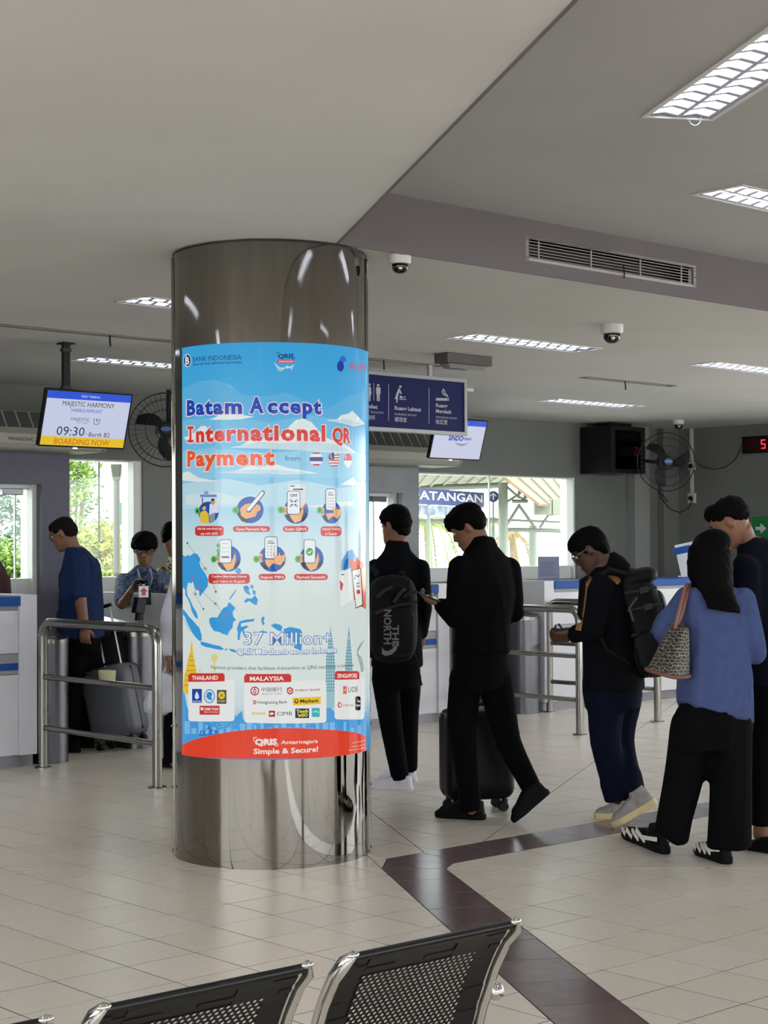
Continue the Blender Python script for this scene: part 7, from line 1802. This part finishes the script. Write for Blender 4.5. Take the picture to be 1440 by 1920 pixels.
P.hand(aL[2], (.4, -.2, .8), (.9, -.2, 0), 1, .9); P.hand(aR[2], (1, -.2, 0), (0, 0, -1), 1, .5)
for x in (250, 290): P.limb(P.b, [J(x, 1215), J(x, 1310), J(x, 1400)-Vector((0, 0, 0))], [.07, .05, .04]); P.limb(P.pants, [J(x, 1210), J(x, 1300), Vector((*J(x, 1300).xy, .1))], [.10, .08, .06])
P.finish(M_flor, M_bk, .006, .004, 'floral_shirt'); P.body.location.z = 0
for x in (250, 290): p = J(x, 1300); P.shoe(Vector((p.x, p.y+.08, 0)), Vector((p.x, p.y-.18, 0)), M_bshoe, M_bsole)
g = G(); g.tube([J(258, 1066, -.13), J(262, 1085, -.15), J(270, 1108, -.15)], .008, 6); g.tube([J(282, 1066, -.13), J(286, 1085, -.15), J(278, 1108, -.15)], .008, 6); P.part('lanyard', g, mat('lanyard', '#8fa0b4', .7), 0)
B = Bag('handheld_camera', 'black camera held up by the person in the blue floral shirt', 'camera', J(264, 1098, -.62)); c = J(266, 1097, -.62)
g = G(); g.box(c, (.10, .06, .085)); B.part('body', g, M_black, 0, smooth=False)
g = G(); g.lathe([(.001, 0), (.036, 0), (.036, -.07), (.030, -.075), (.001, -.07)], tuple(c+Vector((.01, -.03, .01))), 20, 'y'); B.part('lens', g, M_dome)
g = G(); g.box(c+Vector((.03, .03, -.10)), (.075, .05, .12)); B.part('grip', g, M_black, 0, smooth=False)

# ---- I: person in dark floral shirt beside the column edge
P = Person('person in black and gold floral shirt, half hidden behind the column edge', 14.5, 338)
J = P.J; yw = -60
P.head(325, 1006, 0, -68, 10, neck=J(330, 1045, 0)); P.short_hair(.9, .003, .006)
tr = [(J(332, 1040), .066, .06), (J(334, 1048), .10, .08), (J(336, 1060), .165, .11), (J(337, 1080), .190, .13), (J(338, 1130), .18, .14), (J(338, 1220), .18, .14)]
P.trunk(P.top, tr, yw); P.trunk(P.b, [(p, w*.84, d*.84) for p, w, d, *_ in tr], yw)
aL = [J(308, 1072, -.12), J(305, 1118, -.16), J(320, 1150, -.2)]; aR = [J(362, 1070, .1), J(368, 1120, .1), J(360, 1160, -.1)]
for a in (aL, aR): P.limb(P.b, a, [.052, .042, .03]); P.limb(P.top, [a[0], a[0].lerp(a[1], .85)], [.072, .066]); P.hand(a[2], (.6, -.3, -.5), (0, 0, -1), 1, .5)
for x in (330, 350): P.limb(P.b, [J(x, 1215), J(x, 1300), Vector((*J(x, 1300).xy, .08))], [.07, .05, .04]); P.limb(P.pants, [J(x, 1210), J(x, 1300), Vector((*J(x, 1300).xy, .1))], [.10, .08, .06]); p = J(x, 1300); P.shoe(Vector((p.x-.08, p.y, 0)), Vector((p.x+.18, p.y, 0)), M_bshoe, M_bsole)
P.finish(M_flor2, M_bk, .006, .004, 'floral_shirt')

# ---- J: person in white behind the column
P = Person('person in a long white shirt mostly hidden behind the left edge of the column', pz(310, 1440, 0).y, 368)
J = P.J; yw = 20
P.head(372, 985, 0, 30, 10, neck=J(372, 1026, 0)); P.short_hair(.6)
tr = [(J(372, 1018), .066, .06), (J(372, 1030), .10, .08), (J(372, 1046), .165, .10), (J(372, 1070), .185, .12), (J(370, 1150), .18, .13), (J(366, 1240), .20, .15), (J(362, 1274), .205, .155)]
P.trunk(P.top, tr, yw); P.trunk(P.b, [(p, w*.8, d*.8) for p, w, d, *_ in tr], yw)
aL = [J(338, 1080, .02), J(318, 1170, -.08), J(318, 1232, -.16)]; aR = [J(408, 1068), J(400, 1160), J(398, 1230)]
for a in (aL, aR): P.limb(P.b, a, [.05, .042, .03]); P.limb(P.top, [a[0], a[1], a[1].lerp(a[2], .8)], [.066, .066, .060]); P.hand(a[2], (-.1, -.1, -1), (1, 0, 0), 1, .9)
LA = [J(342, 1260, 0), J(330, 1350, 0), J(326, 1432, -.05)]; LB = [J(382, 1260, 0), J(384, 1350), J(384, 1425)]
for l in (LA, LB): P.limb(P.pants, l, [.10, .09, .075])
P.legs_body([LA, LB]); P.finish(M_wcl, M_bk, .008, .006, 'long_shirt')
P.shoe(fl(345, 1440), fl(288, 1436), M_bshoe, M_bsole, h=.075); P.shoe(fl(395, 1440), fl(345, 1436), M_bshoe, M_bsole, h=.075)
B = Bag('plastic_bag', 'white plastic carrier bag hanging beside the column, behind the railing post', 'bag', J(306, 1340, -.2)); g = G(); rings = []
for px, py, w, d in ((300, 1338, .06, .03), (300, 1332, .11, .05), (301, 1315, .115, .06), (304, 1295, .10, .055), (308, 1275, .07, .035), (312, 1262, .035, .015)):
    p = J(px, py, -.2); rings.append([p+Vector((w*math.cos(a)*(1+.1*math.sin(5*a)), d*math.sin(a), .01*math.cos(3*a))) for a in [2*math.pi*k/20 for k in range(20)]])
g.loft(rings); B.part('bag_body', g, mat('plastic_bag', '#b9bcc2', .4), .008, 2, folds(.010, 26))
for dx in (-6, 8): g = G(); g.tube([J(306+dx, 1278, -.2), J(311+dx*.4, 1258, -.18), J(316, 1244, -.17)], .008, 6); B.part('handle', g, MATS['plastic_bag'])

# ---- K: maroon shoulder at the left edge
P = Person('person in maroon top seated behind the left counter, only a shoulder in frame', 12.7, -25, skin=M_skin)
J = P.J; yw = 30
P.head(-28, 1015, 0, 40, 10, neck=J(-26, 1052, 0)); P.short_hair(.6)
tr = [(J(-26, 1044), .070, .07), (J(-25, 1054), .11, .09), (J(-24, 1070), .15, .10), (J(-23, 1092), .155, .12), (J(-23, 1150), .155, .13), (J(-23, 1235), .165, .15)]
P.trunk(P.top, tr, yw); P.trunk(P.b, [(p, w*.84, d*.84) for p, w, d, *_ in tr], yw)
for sx_, x in ((1, 10), (-1, -56)):
    a = [J(x-4*sx_, 1088), J(x, 1140), J(x-14*sx_, 1165, .25)]; P.limb(P.b, a, [.05, .04, .03]); P.limb(P.top, [a[0], a[1], a[1].lerp(a[2], .7)], [.06, .056, .045]); P.hand(a[2], (-.3*sx_, 1, 0), (0, 0, -1), sx_, .5)
for x in (-38, -10):
    l = [J(x, 1235), J(x, 1238, .42), Vector((*J(x, 1238, .42).xy, .09))]; P.limb(P.b, l, [.065, .05, .04]); P.limb(P.pants, l, [.085, .07, .055]); p = l[2]; P.shoe(Vector((p.x, p.y-.08, 0)), Vector((p.x, p.y+.18, 0)), M_bshoe, M_bsole)
P.finish(mat('cloth_maroon', '#3a141e', .8), M_bk, .006, .004, 'top')
p = J(-24, 1255, .06); r = thing('office_stool', 'dark stool behind the left counter', 'stool', (p.x, p.y, 0)); g = G(); g.lathe([(.001, J(-24, 1262).z-.05), (.19, J(-24, 1262).z-.05), (.2, J(-24, 1262).z), (.001, J(-24, 1262).z+.01)], n=24); g.build('seat', M_black, r, smooth=True)
g = G(); g.cyl((0, 0, .03), (0, 0, J(-24, 1262).z-.05), .025, n=12); g.build('post', M_steel, r, smooth=True)
g = G()
for k in range(5): g.tube([(0, 0, .05), (.25*math.cos(k*1.2566), .25*math.sin(k*1.2566), .02)], .018, 8)
g.build('foot', M_black, r)
